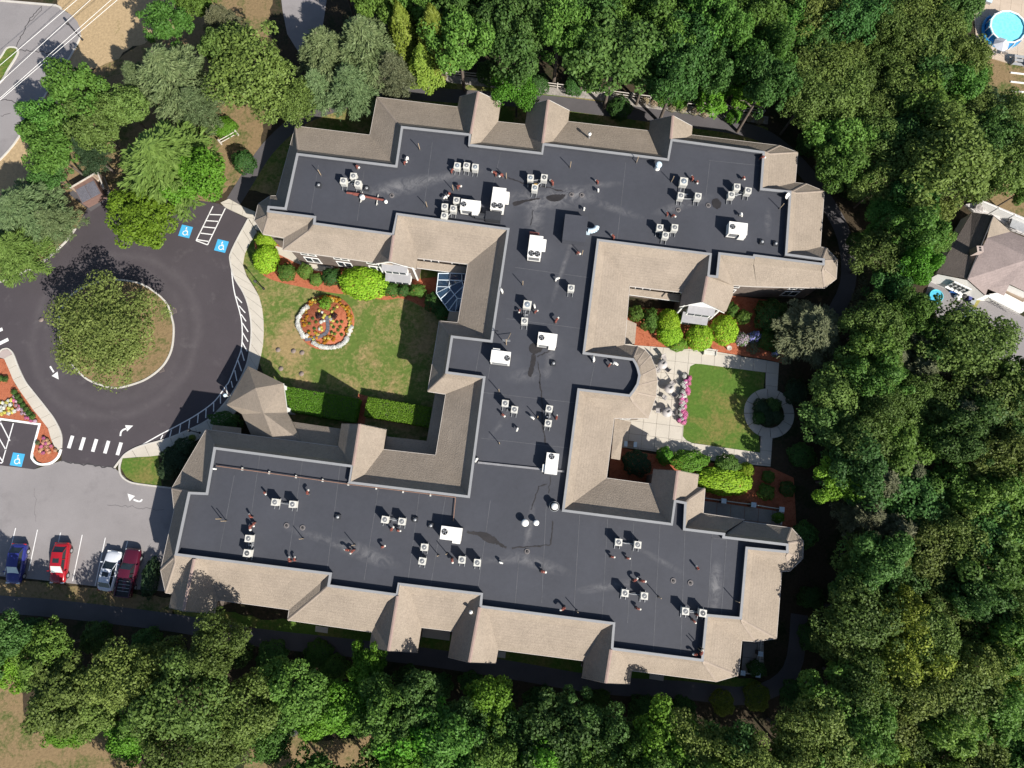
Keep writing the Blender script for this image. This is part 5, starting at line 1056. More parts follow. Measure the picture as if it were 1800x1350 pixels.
# clipped shrubs and bushes
BALL = {}
def shrub(px, py, rx, ry, h, colour, label, square=2.0, rz=BROT, name='round_shrub', cat='shrub', loose=False):
    key = (colour, square, loose)
    if key not in BALL: BALL[key] = [ball_mesh(17 + 5 * i + len(BALL), LM[colour], 4200 if square > 2 else 3400, .05 if square > 2 else .07, 2, .12 if loose else .045, square) for i in range(2)]
    zc = h * .5; p = P(px, py, zc); k = (CAM_H - zc) / 1185.0; o = empty(name, (p.x, p.y, 0), rz if square > 2 else rt.uniform(0, 6.28) if abs(rx - ry) < 2 else rz)
    f = link('foliage', rt.choice(BALL[key]), o, (0, 0, zc)); f.scale = (rx * k * 1.1, ry * k * 1.1, h * .58)
    mb = MB(); mb.tube((0, 0, 0), (0, 0, h * .6), .07, .03, 6); mb.build('stem', M_BARK, o)
    tag(o, label, cat); return o
SH = [(468, 424, 17, 15, 2.0, 'lime', 'lime green clipped shrub at the north-west end of the front bed'), (468, 455, 21, 25, 2.2, 'lime', 'tall lime green shrub at the corner of the front bed'), (504, 479, 15, 15, 1.6, 'green', 'round dark green shrub, third in the front bed'), (537, 477, 13, 13, 1.4, 'green', 'round shrub beside the pale paved strip'), (555.7, 491.7, 11, 11, 1.1, 'green', 'smallest round shrub in the front bed'), (583, 487, 15.5, 15, 1.6, 'deep', 'blue-green ball shrub left of the large lime shrub'), (639.4, 497.5, 41, 28, 2.4, 'lime', 'largest lime green shrub in front of the gable'), (687, 509, 14, 12, 1.3, 'green', 'green shrub right of the largest lime shrub'), (709, 511, 10, 11, 1.2, 'deep', 'narrow green shrub below the gable'), (734, 511, 14, 11, 1.4, 'green', 'green shrub left of the glass sunroom'), (766, 532, 18, 19, 1.7, 'deep', 'dark shrub at the foot of the glass sunroom'), (781, 548, 14, 14, 1.6, 'deep', 'darkest shrub below the glass sunroom'),
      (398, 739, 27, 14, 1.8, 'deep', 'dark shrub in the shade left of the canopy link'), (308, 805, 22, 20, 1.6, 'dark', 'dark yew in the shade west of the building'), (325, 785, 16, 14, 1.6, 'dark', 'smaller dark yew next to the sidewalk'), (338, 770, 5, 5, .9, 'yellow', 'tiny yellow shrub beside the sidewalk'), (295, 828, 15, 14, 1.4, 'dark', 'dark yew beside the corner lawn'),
      (1117.5, 551.7, 13, 14, 2.0, 'green', 'leafy shrub in the inner corner of the east courtyard'), (1141.7, 561.7, 14, 20, 2.0, 'green', 'taller leafy shrub, second in the east courtyard'), (1175, 566, 19, 22, 2.2, 'lime', 'lime shrub at the back left of the gable bay'), (1177, 588, 21, 18, 1.9, 'lime', 'lime shrub in front of its twin, left of the bay'), (1190, 605, 18, 12, 1.2, 'bright', 'low green shrub at the patio edge'), (1230, 593, 22.5, 22, 2.0, 'lime', 'round lime shrub right below the bay'), (1273, 580, 22, 25, 2.2, 'lime', 'round lime shrub right of the bay'), (1285, 545, 11, 12, 1.6, 'green', 'small green shrub against the east courtyard wall'), (1306, 558, 12, 13, 1.6, 'green', 'small round shrub in the red mulch'), (1355, 556, 28, 27, 2.6, 'deep', 'big dark shrub under the octagonal roof end'), (1351, 598, 18, 18, 1.5, 'green', 'green shrub between hydrangeas and pine'),
      (1118.7, 813.7, 22, 20, 2.0, 'dark', 'dark ball shrub in the shaded lower courtyard'), (1167.8, 800.7, 14, 13, 1.5, 'bright', 'half-lit shrub at the lower patio edge'), (1211, 811, 30, 18, 1.7, 'bright', 'wide bright shrub along the lower path'), (1278, 817, 20, 17, 1.7, 'green', 'round green shrub in the middle of the lower path'), (1312, 826, 12, 12, 1.4, 'lime', 'small lime shrub on the lower path'), (1270.4, 846, 45, 22, 2.0, 'lime', 'largest lime hedge-like shrub in front of the terrace'), (1350.5, 838, 10, 10, 1.1, 'green', 'upper of the small balls in the lower bed'), (1347, 865, 12.5, 13, 1.2, 'green', 'lower of the small balls in the lower bed'), (1384, 859, 12, 12, 1.3, 'deep', 'dark ball shrub at the right end of the lower bed'), (1368, 910, 8, 9, 1.5, 'bright', 'bright bush in the corner of the terrace'),
      (265, 1015, 12, 30, 1.6, 'dark', 'dark shrub row between the maroon truck and the wall'), (262, 1003, 5, 8, 1.2, 'lime', 'lime sprig beside the maroon truck'), (1330, 1175, 14, 12, 1.4, 'deep', 'dark shrub on the south-east terrace')]
for s_ in SH: shrub(*s_, loose=s_[5] != 'lime')
def hedge(a, b, w, h, label):
    p, q = P(*a), P(*b); c = (p + q) / 2; L = (q - p).length; rz = math.atan2((q - p).y, (q - p).x); o = empty('box_hedge', (c.x, c.y, 0), rz); g_ = np.random.default_rng(int(L * 100))
    n = int(L * w * 420 + (L + w) * h * 420); hx, hy = L / 2, w / 2
    face = g_.uniform(0, 1, n); top = face < (L * w) / (L * w + (L + w) * 2 * h)
    C = np.stack([g_.uniform(-hx, hx, n), g_.uniform(-hy, hy, n), np.full(n, h)], 1); N = np.tile(np.array([0, 0, 1.0]), (n, 1))
    sd = ~top; long_ = g_.uniform(0, 1, n) < L / (L + w); sg = np.where(g_.uniform(0, 1, n) < .5, -1, 1)
    m1 = sd & long_; C[m1, 1] = sg[m1] * hy; N[m1] = np.stack([np.zeros(m1.sum()), sg[m1], np.full(m1.sum(), .2)], 1); m2 = sd & ~long_; C[m2, 0] = sg[m2] * hx; N[m2] = np.stack([sg[m2], np.zeros(m2.sum()), np.full(m2.sum(), .2)], 1)
    C[sd, 2] = g_.uniform(.1, h, sd.sum()); C += g_.normal(scale=.035, size=C.shape); N = N + g_.normal(scale=.4, size=N.shape)
    me = quads_mesh('foliage', C, N, g_.uniform(.05, .11, n), LM['hedge'], .6, None, g_); link('foliage', me, o); MB().box((0, 0, h / 2 - .05), (L - .2, w - .2, h - .2)).build('branches', M_BARK, o); tag(o, label, 'hedge')
hedge((506, 703), (632, 725), 2.7, 1.5, 'long clipped hedge beside the canopy, half in shade'); hedge((648, 717), (764, 737), 2.2, 1.4, 'shorter clipped hedge beside the mulch gap, half in shade')
# planting in the ring path and rough undergrowth by the paths
for i, (dx, dy, r_, cl) in enumerate([(-12, -8, 13, 'dark'), (10, -10, 13, 'deep'), (0, 8, 16, 'dark'), (-14, 10, 11, 'deep'), (15, 8, 12, 'dark')]):
    shrub(1349 + dx, 724 + dy, r_, r_, 1.3, cl, 'dark shrub inside the ring path, ' + ['upper left', 'upper right', 'middle', 'lower left', 'lower right'][i], loose=True)
RB = [(1134, 178), (1150, 182), (1182, 190), (1200, 192), (1222, 196), (1240, 200), (1270, 196), (1288, 202), (1318, 206), (1335, 212)]
LMR = leaf_mat('rose_blooms', (.16, .16, .05), (.5, .38, .3))
rbm = ball_mesh(91, LMR, 900, .1, 2, .15)
for i, (x, y) in enumerate(RB):
    p = P(x, y, .5); o = empty('rose_bush', (p.x, p.y, 0)); f = link('foliage', rbm, o, (0, 0, .5)); f.scale = (.55, .5, .5); MB().tube((0, 0, 0), (0, 0, .5), .04).build('stem', M_BARK, o)
    tag(o, 'pale pink rose bush by the rail fence, %s from left' % nth(i), 'rose bush', 'rose bushes by the rail fence')
UG = [(1165, 170, 16, 'bright'), (1195, 178, 14, 'bright'), (1290, 205, 13, 'bright'), (1090, 190, 20, 'deep'), (560, 1150, 22, 'green'), (480, 1155, 24, 'deep'), (590, 1175, 20, 'green'), (420, 1150, 20, 'deep'), (720, 1195, 24, 'deep'), (770, 1205, 22, 'deep'), (830, 1200, 20, 'deep'), (950, 1235, 24, 'deep'), (1050, 1235, 22, 'green'), (1130, 1245, 22, 'deep'), (1200, 1250, 20, 'deep'), (1270, 1235, 18, 'yellow'), (1330, 1225, 20, 'yellow'), (1150, 1290, 26, 'green'), (260, 1130, 22, 'deep'), (170, 1120, 22, 'deep'), (60, 1105, 20, 'deep'), (1425, 1050, 20, 'deep'), (1430, 1120, 22, 'deep'), (1400, 1220, 24, 'deep'), (1500, 330, 22, 'deep'), (1515, 430, 22, 'deep'), (1420, 255, 20, 'deep'), (1400, 690, 20, 'dark'), (1410, 800, 22, 'deep'), (1415, 940, 20, 'deep'), (1525, 560, 24, 'deep'), (860, 128, 22, 'deep'), (945, 148, 20, 'deep'), (1010, 150, 18, 'deep'), (430, 285, 20, 'deep'), (395, 225, 22, 'bright'), (160, 160, 16, 'yellow'), (640, 165, 18, 'green'), (690, 160, 16, 'grey'), (560, 170, 22, 'green'), (520, 165, 20, 'green'), (1645, 470, 16, 'green'), (1715, 90, 16, 'green'), (1720, 130, 20, 'green'), (1735, 175, 22, 'dark'), (1770, 190, 24, 'dark'), (1740, 230, 30, 'dark'), (1790, 240, 26, 'dark')]
UGO = {}
for x, y, r_, cl in UG:
    zone = 'along the south path' if y > 1040 and x < 1390 else 'at the right edge of the building' if x > 1390 and x < 1620 else 'near the pool and neighbouring house' if x >= 1620 else 'beside the north path'
    o = shrub(x, y, r_, r_ * rt.uniform(.8, 1.1), rt.uniform(1.4, 2.6), cl, 'loose wild bush in the undergrowth ' + zone, loose=True, name='wild_bush', cat='bush'); o['group'] = 'undergrowth bushes ' + zone; UGO.setdefault(zone, []).append((x, o))
for zone, lst in UGO.items():
    for i, (x, o) in enumerate(sorted(lst, key=lambda t: t[0])): o['label'] = 'loose wild bush %s, %s from left' % (zone, nth(i))
# bed of bare branches and boulder
bo = MB(); g_ = random.Random(4); prof = [(0.75, 0), (.9, .3), (.7, .62), (.3, .8), (.01, .82)]
bo.lathe(prof, n=9, smooth=False); bo.v = [(x * g_.uniform(.85, 1.15) * 1.3, y * g_.uniform(.8, 1.15) * .9, z) for x, y, z in bo.v]
o = bo.build('boulder', mat('pale_boulder', (.55, .48, .38), .9, .15, 2, 8, .3), None, P(514, 1279)); tag(o, 'pale boulder at the edge of the bottom clearing', 'boulder')
# ------------------------------------------------------------------ vehicles
M_TYRE = mat('tyre_rubber', (.02, .02, .02), .85, .1); M_RIM = mat('alloy_rim', (.55, .55, .56), .35, .1, metal=.6)
M_LAMP = mat('headlamp_lens', (.7, .72, .74), .15, .05, spec=.6); M_TAIL = mat('tail_lamp', (.45, .02, .02), .25, .05)
M_SHADE = mat('windscreen_sunshade', (.6, .68, .64), .35, .12, 4, 9, metal=.3)
M_CARGL = mat('car_glass', (.02, .028, .03), .06, .1, spec=.7)
def car(name, px, heading, paint, label, L=4.6, W=1.8, Hh=1.45, shade=False, sunroof=False, truck=False):
    p = P(*px, .6); o = empty(name, (p.x, p.y, .022), heading); hl, hw = L / 2, W / 2
    st = [(-1, .62, .38, .66), (-.96, .84, .3, .86), (-.86, .96, .24, .93), (-.6, 1, .2, .95), (-.25, 1, .2, .95), (.2, 1, .2, .94), (.5, .99, .2, .92), (.78, .96, .22, .84), (.92, .86, .26, .74), (.985, .64, .34, .58)]
    if truck: st = [(-1, .95, .5, .98), (-.97, .98, .35, 1.02), (-.6, 1, .3, 1.03), (-.2, 1, .3, 1.03), (.3, 1, .3, 1.02), (.6, .99, .3, 1.0), (.9, .95, .32, .94), (.97, .88, .36, .86), (1, .8, .42, .7)]
    mb = MB(); ring = []
    for x, w, z0, z1 in st:
        w *= hw; x *= hl
        ring.append([(x, -w * .92, z0), (x, -w, z0 + .16), (x, -w, z0 + (z1 - z0) * .6), (x, -w * .93, z1 - .06), (x, -w * .8, z1), (x, -w * .4, z1 + .03), (x, 0, z1 + .04), (x, w * .4, z1 + .03), (x, w * .8, z1), (x, w * .93, z1 - .06), (x, w, z0 + (z1 - z0) * .6), (x, w, z0 + .16), (x, w * .92, z0)])
    n = len(ring[0]); vs_ = [v for r_ in ring for v in r_]; fs = []
    for i in range(len(ring) - 1):
        for j in range(n): fs.append([i * n + j, (i + 1) * n + j, (i + 1) * n + (j + 1) % n, i * n + (j + 1) % n])
    fs += [list(range(n))[::-1][::-1], [(len(ring) - 1) * n + j for j in range(n)][::-1]]
    mb.add(vs_, fs, True); body = mb.build('body', paint, o)
    zb, zt = (.97, Hh) if not truck else (1.04, Hh)
    xs = (-.8 * hl, -.52 * hl, .1 * hl, .46 * hl) if not truck else (-.22 * hl, -.16 * hl, .14 * hl, .4 * hl)   # rear base, rear top, front top, front base
    wb, wt = hw * .86, hw * .66
    A = [Vector((xs[0], -wb * .9, zb)), Vector((xs[3], -wb * .92, zb - .04)), Vector((xs[3], wb * .92, zb - .04)), Vector((xs[0], wb * .9, zb))]
    U = [Vector((xs[1], -wt, zt - .04)), Vector((xs[2], -wt, zt - .04)), Vector((xs[2], wt, zt - .04)), Vector((xs[1], wt, zt - .04))]
    def pane(nm, a, b, c, d, m=M_CARGL, k=0.0): 
        MB().quad(a, b, c, d).build(nm, m, o)
    pane('windscreen', A[1], A[2], U[2], U[1], M_SHADE if shade else M_CARGL); pane('rear_window', A[3], A[0], U[0], U[3]); pane('side_window', A[0], A[1], U[1], U[0]); pane('side_window', A[2], A[3], U[3], U[2])
    r_ = MB(); g = []
    for i, x in enumerate((xs[1] - .06, xs[1] * .6 + xs[2] * .4, xs[2] + .06)):
        for y, dz in ((-wt - .04, -.05), (-wt * .75, .0), (0, .02), (wt * .75, .0), (wt + .04, -.05)): g.append((x, y, zt + dz + (.015 if i == 1 else -.01)))
    r_.add(g, [[i * 5 + j, i * 5 + j + 1, (i + 1) * 5 + j + 1, (i + 1) * 5 + j][::-1] for i in range(2) for j in range(4)], True); roof = r_.build('roof', paint, o)
    for a, b in zip(A, U): MB().tube(a, b, .045, .04, 6).build('pillar', paint, o)
    for s in (-1, 1):
        bx = (xs[1] + xs[2]) / 2; MB().tube((bx, s * wb * .98, zb), (bx, s * wt * 1.02, zt - .04), .035, n=5).build('pillar', paint, o)
        MB().box((xs[3] - .18, s * (hw + .09), zb + .03), (.12, .2, .13)).build('mirror', paint, o)
        MB().box((hl * .93, s * hw * .66, .68 if not truck else .8), (.16, .36, .12)).build('headlight', M_LAMP, o); MB().box((-hl * .965, s * hw * .7, .74 if not truck else .85), (.1, .28, .16)).build('tail_light', M_TAIL, o)
        for x in (-.6, .6):
            w = MB(); w.tube((x * hl, s * (hw - .2), .32), (x * hl, s * (hw + .01), .32), .32, n=16); ty = w.build('wheel', M_TYRE, o); MB().tube((x * hl, s * hw, .32), (x * hl, s * (hw + .02), .32), .2, n=12).build('rim', M_RIM, ty)
    MB().box((hl * .99, 0, .42), (.04, W * .4, .14)).build('grille', M_BLACK, o)
    MB().box((hl * .2, 0, zb - .01), (.02, W * .5, .01)).build('wiper', M_BLACK, o) if False else None
    if sunroof: MB().box(((xs[1] + xs[2]) / 2 + .15, 0, zt + .02), (.5, wt * 1.2, .025)).build('sunroof', M_CARGL, roof)
    if truck:
        MB().box((-.62 * hl, 0, 1.055), (.7 * hl, W * .8, .02)).build('bed_liner', M_BLACK, o)
        for s in (-1, 1): MB().box((-.62 * hl, s * hw * .88, 1.12), (.74 * hl, .12, .16)).build('bed_side', paint, o)
        MB().box((-.985 * hl, 0, 1.0), (.08, W * .86, .3)).build('tailgate', paint, o)
        for k in range(4): MB().box((-.35 * hl - k * .36, 0, 1.09), (.06, W * .7, .05)).build('bed_rib', M_STEEL, o)
    tag(o, label, 'truck' if truck else 'car'); return o
def paint(nm, c): return mat(nm, c, .25, .05, 1, 8, spec=.5, coat=.7)
car('parked_car', (29.6, 990.7), R(267), paint('blue_car_paint', (.02, .025, .16)), 'dark blue sedan with silver sunshade in the leftmost stall', 4.5, shade=True)
car('parked_car', (106, 989.6), R(268), paint('red_car_paint', (.3, .008, .014)), 'bright red sedan with sunroof and silver sunshade', 4.55, shade=True, sunroof=True)
car('parked_car', (194, 1003), R(81), paint('silver_car_paint', (.6, .63, .68)), 'silver sedan with sunroof beside the maroon truck', 4.5, sunroof=True)
car('pickup_truck', (227, 1006), R(83), paint('maroon_truck_paint', (.065, .006, .018)), 'maroon pickup truck with dark bed nearest the building', 5.3, 1.85, 1.7, truck=True)
car('parked_car', (1716, 572), R(120), paint('grey_blue_car_paint', (.1, .14, .17)), 'grey-blue car half hidden by the tree on the neighbouring drive', 4.4)
# ------------------------------------------------------------------ patio furniture
M_GARD = mat('grey_patio_metal', (.4, .38, .37), .5, .1, obj=True); M_MESHF = mat('patio_sling', (.33, .31, .3), .8, .1, 3, 30, obj=True); M_UMB = mat('umbrella_canvas', (.1, .11, .13), .85, .15, 3, 14, obj=True)
def patio_table(px, label):
    o = empty('patio_table', P(*px, .75).xy.to_3d() + Vector((0, 0, .08)))
    MB().lathe([(.58, .68), (.6, .7), (.6, .72), (.01, .72)], n=20).build('table_top', M_GARD, o)
    for k in range(4): t = k * math.pi / 2 + .4; MB().tube((.45 * math.cos(t), .45 * math.sin(t), 0), (.3 * math.cos(t), .3 * math.sin(t), .7), .022, n=6).build('leg', M_GARD, o)
    tag(o, label, 'table', 'patio tables'); return o
def patio_chair():
    o = empty('patio_chair'); MB().box((0, 0, .43), (.5, .5, .04)).build('seat', M_MESHF, o); b = MB().box((0, 0, .28), (.5, .04, .56)).build('backrest', M_MESHF, o, (0, .27, .45)); b.rotation_euler = (R(-14), 0, 0)
    for x in (-1, 1):
        for y in (-1, 1): MB().tube((x * .26, y * .24, 0), (x * .24, y * .22, .43), .018, n=5).build('leg', M_GARD, o)
        MB().tube((x * .28, -.22, .63), (x * .28, .28, .65), .02, n=5).build('armrest', M_GARD, o)
    return o
SETS = [((1164.5, 640.5), 'upper', [(1172, 649, -2.3), (1157, 650, 2.4), (1167, 630, .3)]), ((1176.5, 683), 'middle', [(1182, 674, -.9), (1184, 694, -2.3), (1168, 698, 2.7)]), ((1172.5, 724.7), 'lower', [(1157.5, 722, 1.57), (1182, 726, -1.57)])]
pc = patio_chair(); fc = True
for c, nm, chairs in SETS:
    t_ = patio_table(c, 'round grey patio table, %s of the three beside the flower trough' % nm)
    u_ = empty('patio_umbrella', t_.location); MB().tube((0, 0, 0), (0, 0, 2.3), .022, n=7).build('pole', M_GARD, u_); MB().lathe([(.02, 2.3), (.1, 1.9), (.14, 1.3), (.1, 1.1)][::-1], n=10).build('canopy', M_UMB, u_); MB().lathe([(.25, 0), (.25, .06), (.05, .12)], n=12).build('base', M_BLACK, u_)
    tag(u_, 'closed dark umbrella standing in the %s patio table' % nm, 'umbrella', 'closed patio umbrellas')
    for i, (x, y, rz) in enumerate(chairs):
        ch = pc if fc else copy_tree(pc); fc = False; w = P(x, y, .5); ch.location = (w.x, w.y, .08); ch.rotation_euler.z = rz
        tag(ch, 'grey patio chair at the %s patio table, %s of its chairs' % (nm, ['first from the left', 'next to last', 'rightmost'][i] if len(chairs) == 3 else ['left', 'right'][i]), 'chair', 'patio chairs')
def bench(px, rz, label, seat_m, arm_m):
    w = P(*px, .4); o = empty('garden_bench', (w.x, w.y, .08), rz)
    for k in range(4): MB().box((0, -.2 + k * .13, .43), (1.45, .1, .035)).build('seat_slat', seat_m, o)
    for k in range(3): MB().box((0, .3 + k * .03, .55 + k * .13), (1.45, .03, .09)).build('back_slat', seat_m, o)
    for x in (-1, 1): MB().box((x * .72, 0, .3), (.08, .56, .6)).box((x * .72, .3, .5), (.07, .07, .9)).build('bench_end', arm_m, o)
    tag(o, label, 'bench')
bench((1248, 620.5), R(-7), 'white slatted bench on the patio edge below the lime shrubs', M_COND, M_COND)
w = P(1107.8, 781, .4); o = empty('glider_bench', (w.x, w.y, .08), R(-5)); MB().box((0, 0, .42), (.75, .6, .08)).build('seat', M_WOOD, o)
for x in (-1, 1): MB().box((x * .55, 0, .5), (.38, .62, .1)).box((x * .55, 0, .22), (.1, .5, .44)).build('end_frame', M_PALEBLUE, o)
MB().box((0, .3, .65), (.75, .06, .4)).build('backrest', M_WOOD, o); tag(o, 'brown seat with pale ends in the patio shade', 'bench')
# ------------------------------------------------------------------ flowers
def flower_mat(nm, c1, c2): return leaf_mat(nm, c1, c2, .15)
FM = {'white': flower_mat('petals_white', (.55, .55, .5), (.85, .85, .82)), 'orange': flower_mat('petals_orange', (.32, .12, .015), (.62, .28, .02)), 'yellow': flower_mat('petals_yellow', (.5, .42, .06), (.75, .65, .2)), 'pink': flower_mat('petals_pink', (.5, .06, .25), (.75, .28, .5)), 'palepink': flower_mat('petals_pale_pink', (.5, .3, .42), (.7, .5, .6)), 'peach': flower_mat('petals_peach', (.5, .22, .14), (.7, .42, .3)), 'blue': flower_mat('petals_blue', (.18, .22, .5), (.4, .46, .75)), 'mauve': flower_mat('petals_mauve', (.35, .26, .34), (.58, .48, .55))}
FB = {k: ball_mesh(40 + i, m, 520, .13, 2, .16) for i, (k, m) in enumerate(FM.items())}
LB = ball_mesh(77, LM['green'], 420, .17, 2, .2); LD = ball_mesh(78, LM['deep'], 420, .17, 2, .2)
fr = random.Random(5)
def flower(px, py, r_, colour, label, group, h=.28, zb=.05):
    w = P(px, py, .2); o = empty('flower_clump', (w.x, w.y, zb), fr.uniform(0, 6.28)); f = link('blooms', FB[colour], o, (0, 0, h * .75)); s = r_ * fr.uniform(.85, 1.15); f.scale = (s, s * fr.uniform(.85, 1.1), h * .5)
    l_ = link('leaves', LB, o, (0, 0, h * .45)); l_.scale = (s * .92, s * .92, h * .42); tag(o, label, 'flowers', group)
zf = lambda x, y: (505 + x / 11.25, 505 + y / 11.25)
FC = P(*zf(765, 690)); fr_ = 3.45
MB_ = MB(); MB_.lathe([(fr_, 0), (fr_ - .1, .14), (.01, .2)], (FC.x, FC.y, .03), 40); tag(MB_.build('flower_bed', M_MULCH), kind='structure')
WHT = [zf(*q) for q in spline([(400, 395), (330, 450), (275, 520), (235, 590), (215, 660), (215, 730), (235, 800), (265, 860), (300, 920), (330, 980)], n=2)] + [zf(*q) for q in spline([(530, 1100), (590, 1145), (660, 1175), (740, 1190), (820, 1195), (900, 1195), (980, 1180), (1060, 1150), (1120, 1110), (1170, 1060), (1190, 1000)], n=2)] + [zf(1220, 930), zf(1245, 860), zf(1275, 795), zf(395, 965)]
for q in WHT: flower(*q, .27, 'white', 'white flower clump in the rim of the round flower bed', 'white rim flowers', zb=.12)
for i in range(80):
    t = R(fr.uniform(-35, 150)); r_ = fr.uniform(2.75, 3.2); w = FC + Vector((math.cos(t) * r_, math.sin(t) * r_, 0)); o = empty('flower_clump', (w.x, w.y, .12)); f = link('blooms', FB[fr.choice(['orange', 'orange', 'yellow'])], o, (0, 0, .2)); s = fr.uniform(.12, .2); f.scale = (s, s, .12); l_ = link('leaves', LB, o, (0, 0, .12)); l_.scale = (s, s, .12); tag(o, 'orange marigold clump in the north-east rim of the round flower bed', 'flowers', 'marigold rim flowers')
for i in range(34):
    t = R(fr.uniform(215, 300)); r_ = fr.uniform(1.7, 2.9); w = FC + Vector((math.cos(t) * r_, math.sin(t) * r_, 0)); o = empty('flower_clump', (w.x, w.y, .12)); f = link('blooms', FB[fr.choice(['orange', 'orange', 'yellow'])], o, (0, 0, .18)); s = fr.uniform(.12, .2); f.scale = (s, s, .1); l_ = link('leaves', LB, o, (0, 0, .12)); l_.scale = (s * .9, s * .9, .1); tag(o, 'orange marigold clump inside the south rim of the round flower bed', 'flowers', 'marigolds inside the south rim')
for i in range(12):
    t = R(fr.uniform(150, 200)); r_ = fr.uniform(2.2, 2.8); w = FC + Vector((math.cos(t) * r_, math.sin(t) * r_, 0)); o = empty('flower_clump', (w.x, w.y, .12)); f = link('blooms', FB['orange'], o, (0, 0, .18)); s = fr.uniform(.1, .18); f.scale = (s, s, .1); l_ = link('leaves', LB, o, (0, 0, .1)); l_.scale = (s, s, .1); tag(o, 'orange marigold clump inside the west rim of the round flower bed', 'flowers', 'marigolds inside the west rim')
def plant(px, py, r_, h, mesh_, label, group=None):
    w = P(px, py, h * .5); o = empty('leafy_plant', (w.x, w.y, .06), fr.uniform(0, 6)); f = link('leaves', mesh_, o, (0, 0, h * .5)); f.scale = (r_, r_, h * .5); MB().tube((0, 0, 0), (0, 0, h * .5), .03, n=5).build('stem', M_BARK, o); tag(o, label, 'plant', group)
plant(*zf(760, 330), .75, 1.4, ball_mesh(60, LM['bright'], 700, .14, 2, .2), 'tall bright green plant at the head of the round bed')
for i, q in enumerate([(510, 620), (575, 690), (440, 720), (990, 690), (1080, 685), (1050, 790), (920, 790), (945, 925), (1080, 940), (880, 890), (430, 880), (930, 430), (540, 820), (1010, 850)]): plant(*zf(*q), .2, .3, LD if i % 3 == 0 else LB, 'low green plant inside the round flower bed', 'low plants in the round bed')
for i, q in enumerate([(635, 470), (690, 500), (745, 555), (715, 600), (670, 690), (890, 490), (845, 590), (870, 640), (905, 665), (880, 745), (730, 670), (670, 800), (690, 850), (640, 830), (990, 390)]): flower(*zf(*q), .19, 'yellow' if i % 3 != 1 else 'white', 'pale yellow flower clump along the slate path of the round bed', 'pale flowers by the slate path', .25, .12)
M_PURP = leaf_mat('purple_leaves', (.03, .015, .02), (.08, .05, .055)); PB = ball_mesh(63, M_PURP, 420, .17, 2, .2)
plant(*zf(640, 570), .42, .5, PB, 'left purple-leaved plant in the round flower bed'); plant(*zf(930, 575), .4, .5, PB, 'right purple-leaved plant in the round flower bed')
M_SLATE = mat('slate_path', (.11, .115, .135), .8, .2, 2, 8); sp = tag(empty('slate_path'), kind='structure')
pth = [P(*zf(*q)) for q in spline([(360, 1045), (520, 1020), (660, 980), (760, 930), (810, 860), (815, 760), (800, 660), (800, 575)], n=5)]
strip_slabs(sp, offset(pth, .2), offset(pth, -.2), .42, .1, .3, M_SLATE, .015)
zi = lambda x, y: (x / 5.87, 600 + y / 5.87)
for q in [(150, 525), (183, 570), (212, 615), (240, 660), (273, 702), (303, 742), (340, 780)]: plant(*zi(*q), .34, .5, LD, 'small dark green ball in the row along the island path', 'dark balls in the island bed')
for q in [(15, 385), (60, 390)]: plant(*zi(*q), .36, .5, LD, 'dark green plant alone in the upper island mulch', 'dark plants in the upper island mulch')
for q in [(148, 568), (143, 612), (170, 620), (168, 660), (205, 662), (195, 700), (235, 705), (230, 745), (265, 748), (270, 790), (300, 790), (322, 822), (365, 825)]: flower(*zi(*q), .2, 'pink' if fr.random() < .4 else 'palepink', 'pink flower clump beside the row of dark balls', 'pink island flowers', .22, .1)
for q in [(88, 612), (120, 608), (70, 632), (30, 636), (8, 632), (110, 655), (92, 690), (8, 680), (133, 700), (14, 718), (50, 735), (95, 722), (130, 735), (40, 690), (18, 750), (95, 745), (60, 660), (150, 720)]: flower(*zi(*q), .22, fr.choice(['yellow', 'yellow', 'white']), 'yellow flower clump in the island mulch', 'yellow island flowers', .22, .1)
for q in [(455, 1000), (490, 1020), (450, 1050), (480, 1055), (430, 1090), (485, 1085), (420, 1130), (450, 1150), (495, 1120), (510, 1145), (460, 1025), (530, 1080), (575, 1125), (505, 1050), (435, 1110)]: flower(*zi(*q), .24, fr.choice(['peach', 'peach', 'pink']), 'peach flower clump in the rounded tip of the island', 'peach island flowers', .25, .1)
plant(*zi(390, 1050), .25, .4, ball_mesh(64, LM['blue'], 300, .2, 2, .2), 'grey-green plant at the kerb of the island tip')
zg = lambda x, y: (1180 + x / 5.87, 600 + y / 5.87)
tr = empty('flower_trough', P(*zg(125, 610)), 0); o0 = P(*zg(125, 610)); a, b = P(*zg(150, 360)), P(*zg(95, 850)); d = b - a
ribbon(MB(), [a - o0, (a + b) / 2 - o0 + Vector((.1, 0, 0)), b - o0], .55, .08, .4).build('trough', M_WOOD, tr); tag(tr, 'long wooden trough of pink and white flowers on the patio', 'planter')
for i in range(44):
    t = (i + fr.random() * .5) / 44; q = a.lerp(b, t) + Vector((fr.uniform(-.35, .35), 0, 0)); o = empty('flower_clump', (q.x, q.y, .4)); c = 'pink' if (q.x - a.lerp(b, t).x) > .02 or fr.random() < .25 else 'white'
    f = link('blooms', FB[c], o, (0, 0, .15)); s = fr.uniform(.24, .34); f.scale = (s, s, .2); l_ = link('leaves', LB, o, (0, 0, .05)); l_.scale = (s * .9, s * .9, .18); tag(o, ('white' if c == 'white' else 'pink') + ' petunia clump in the patio flower trough', 'flowers', c + ' trough flowers')
zh = lambda x, y: (1200 + x / 6, 400 + y / 6)
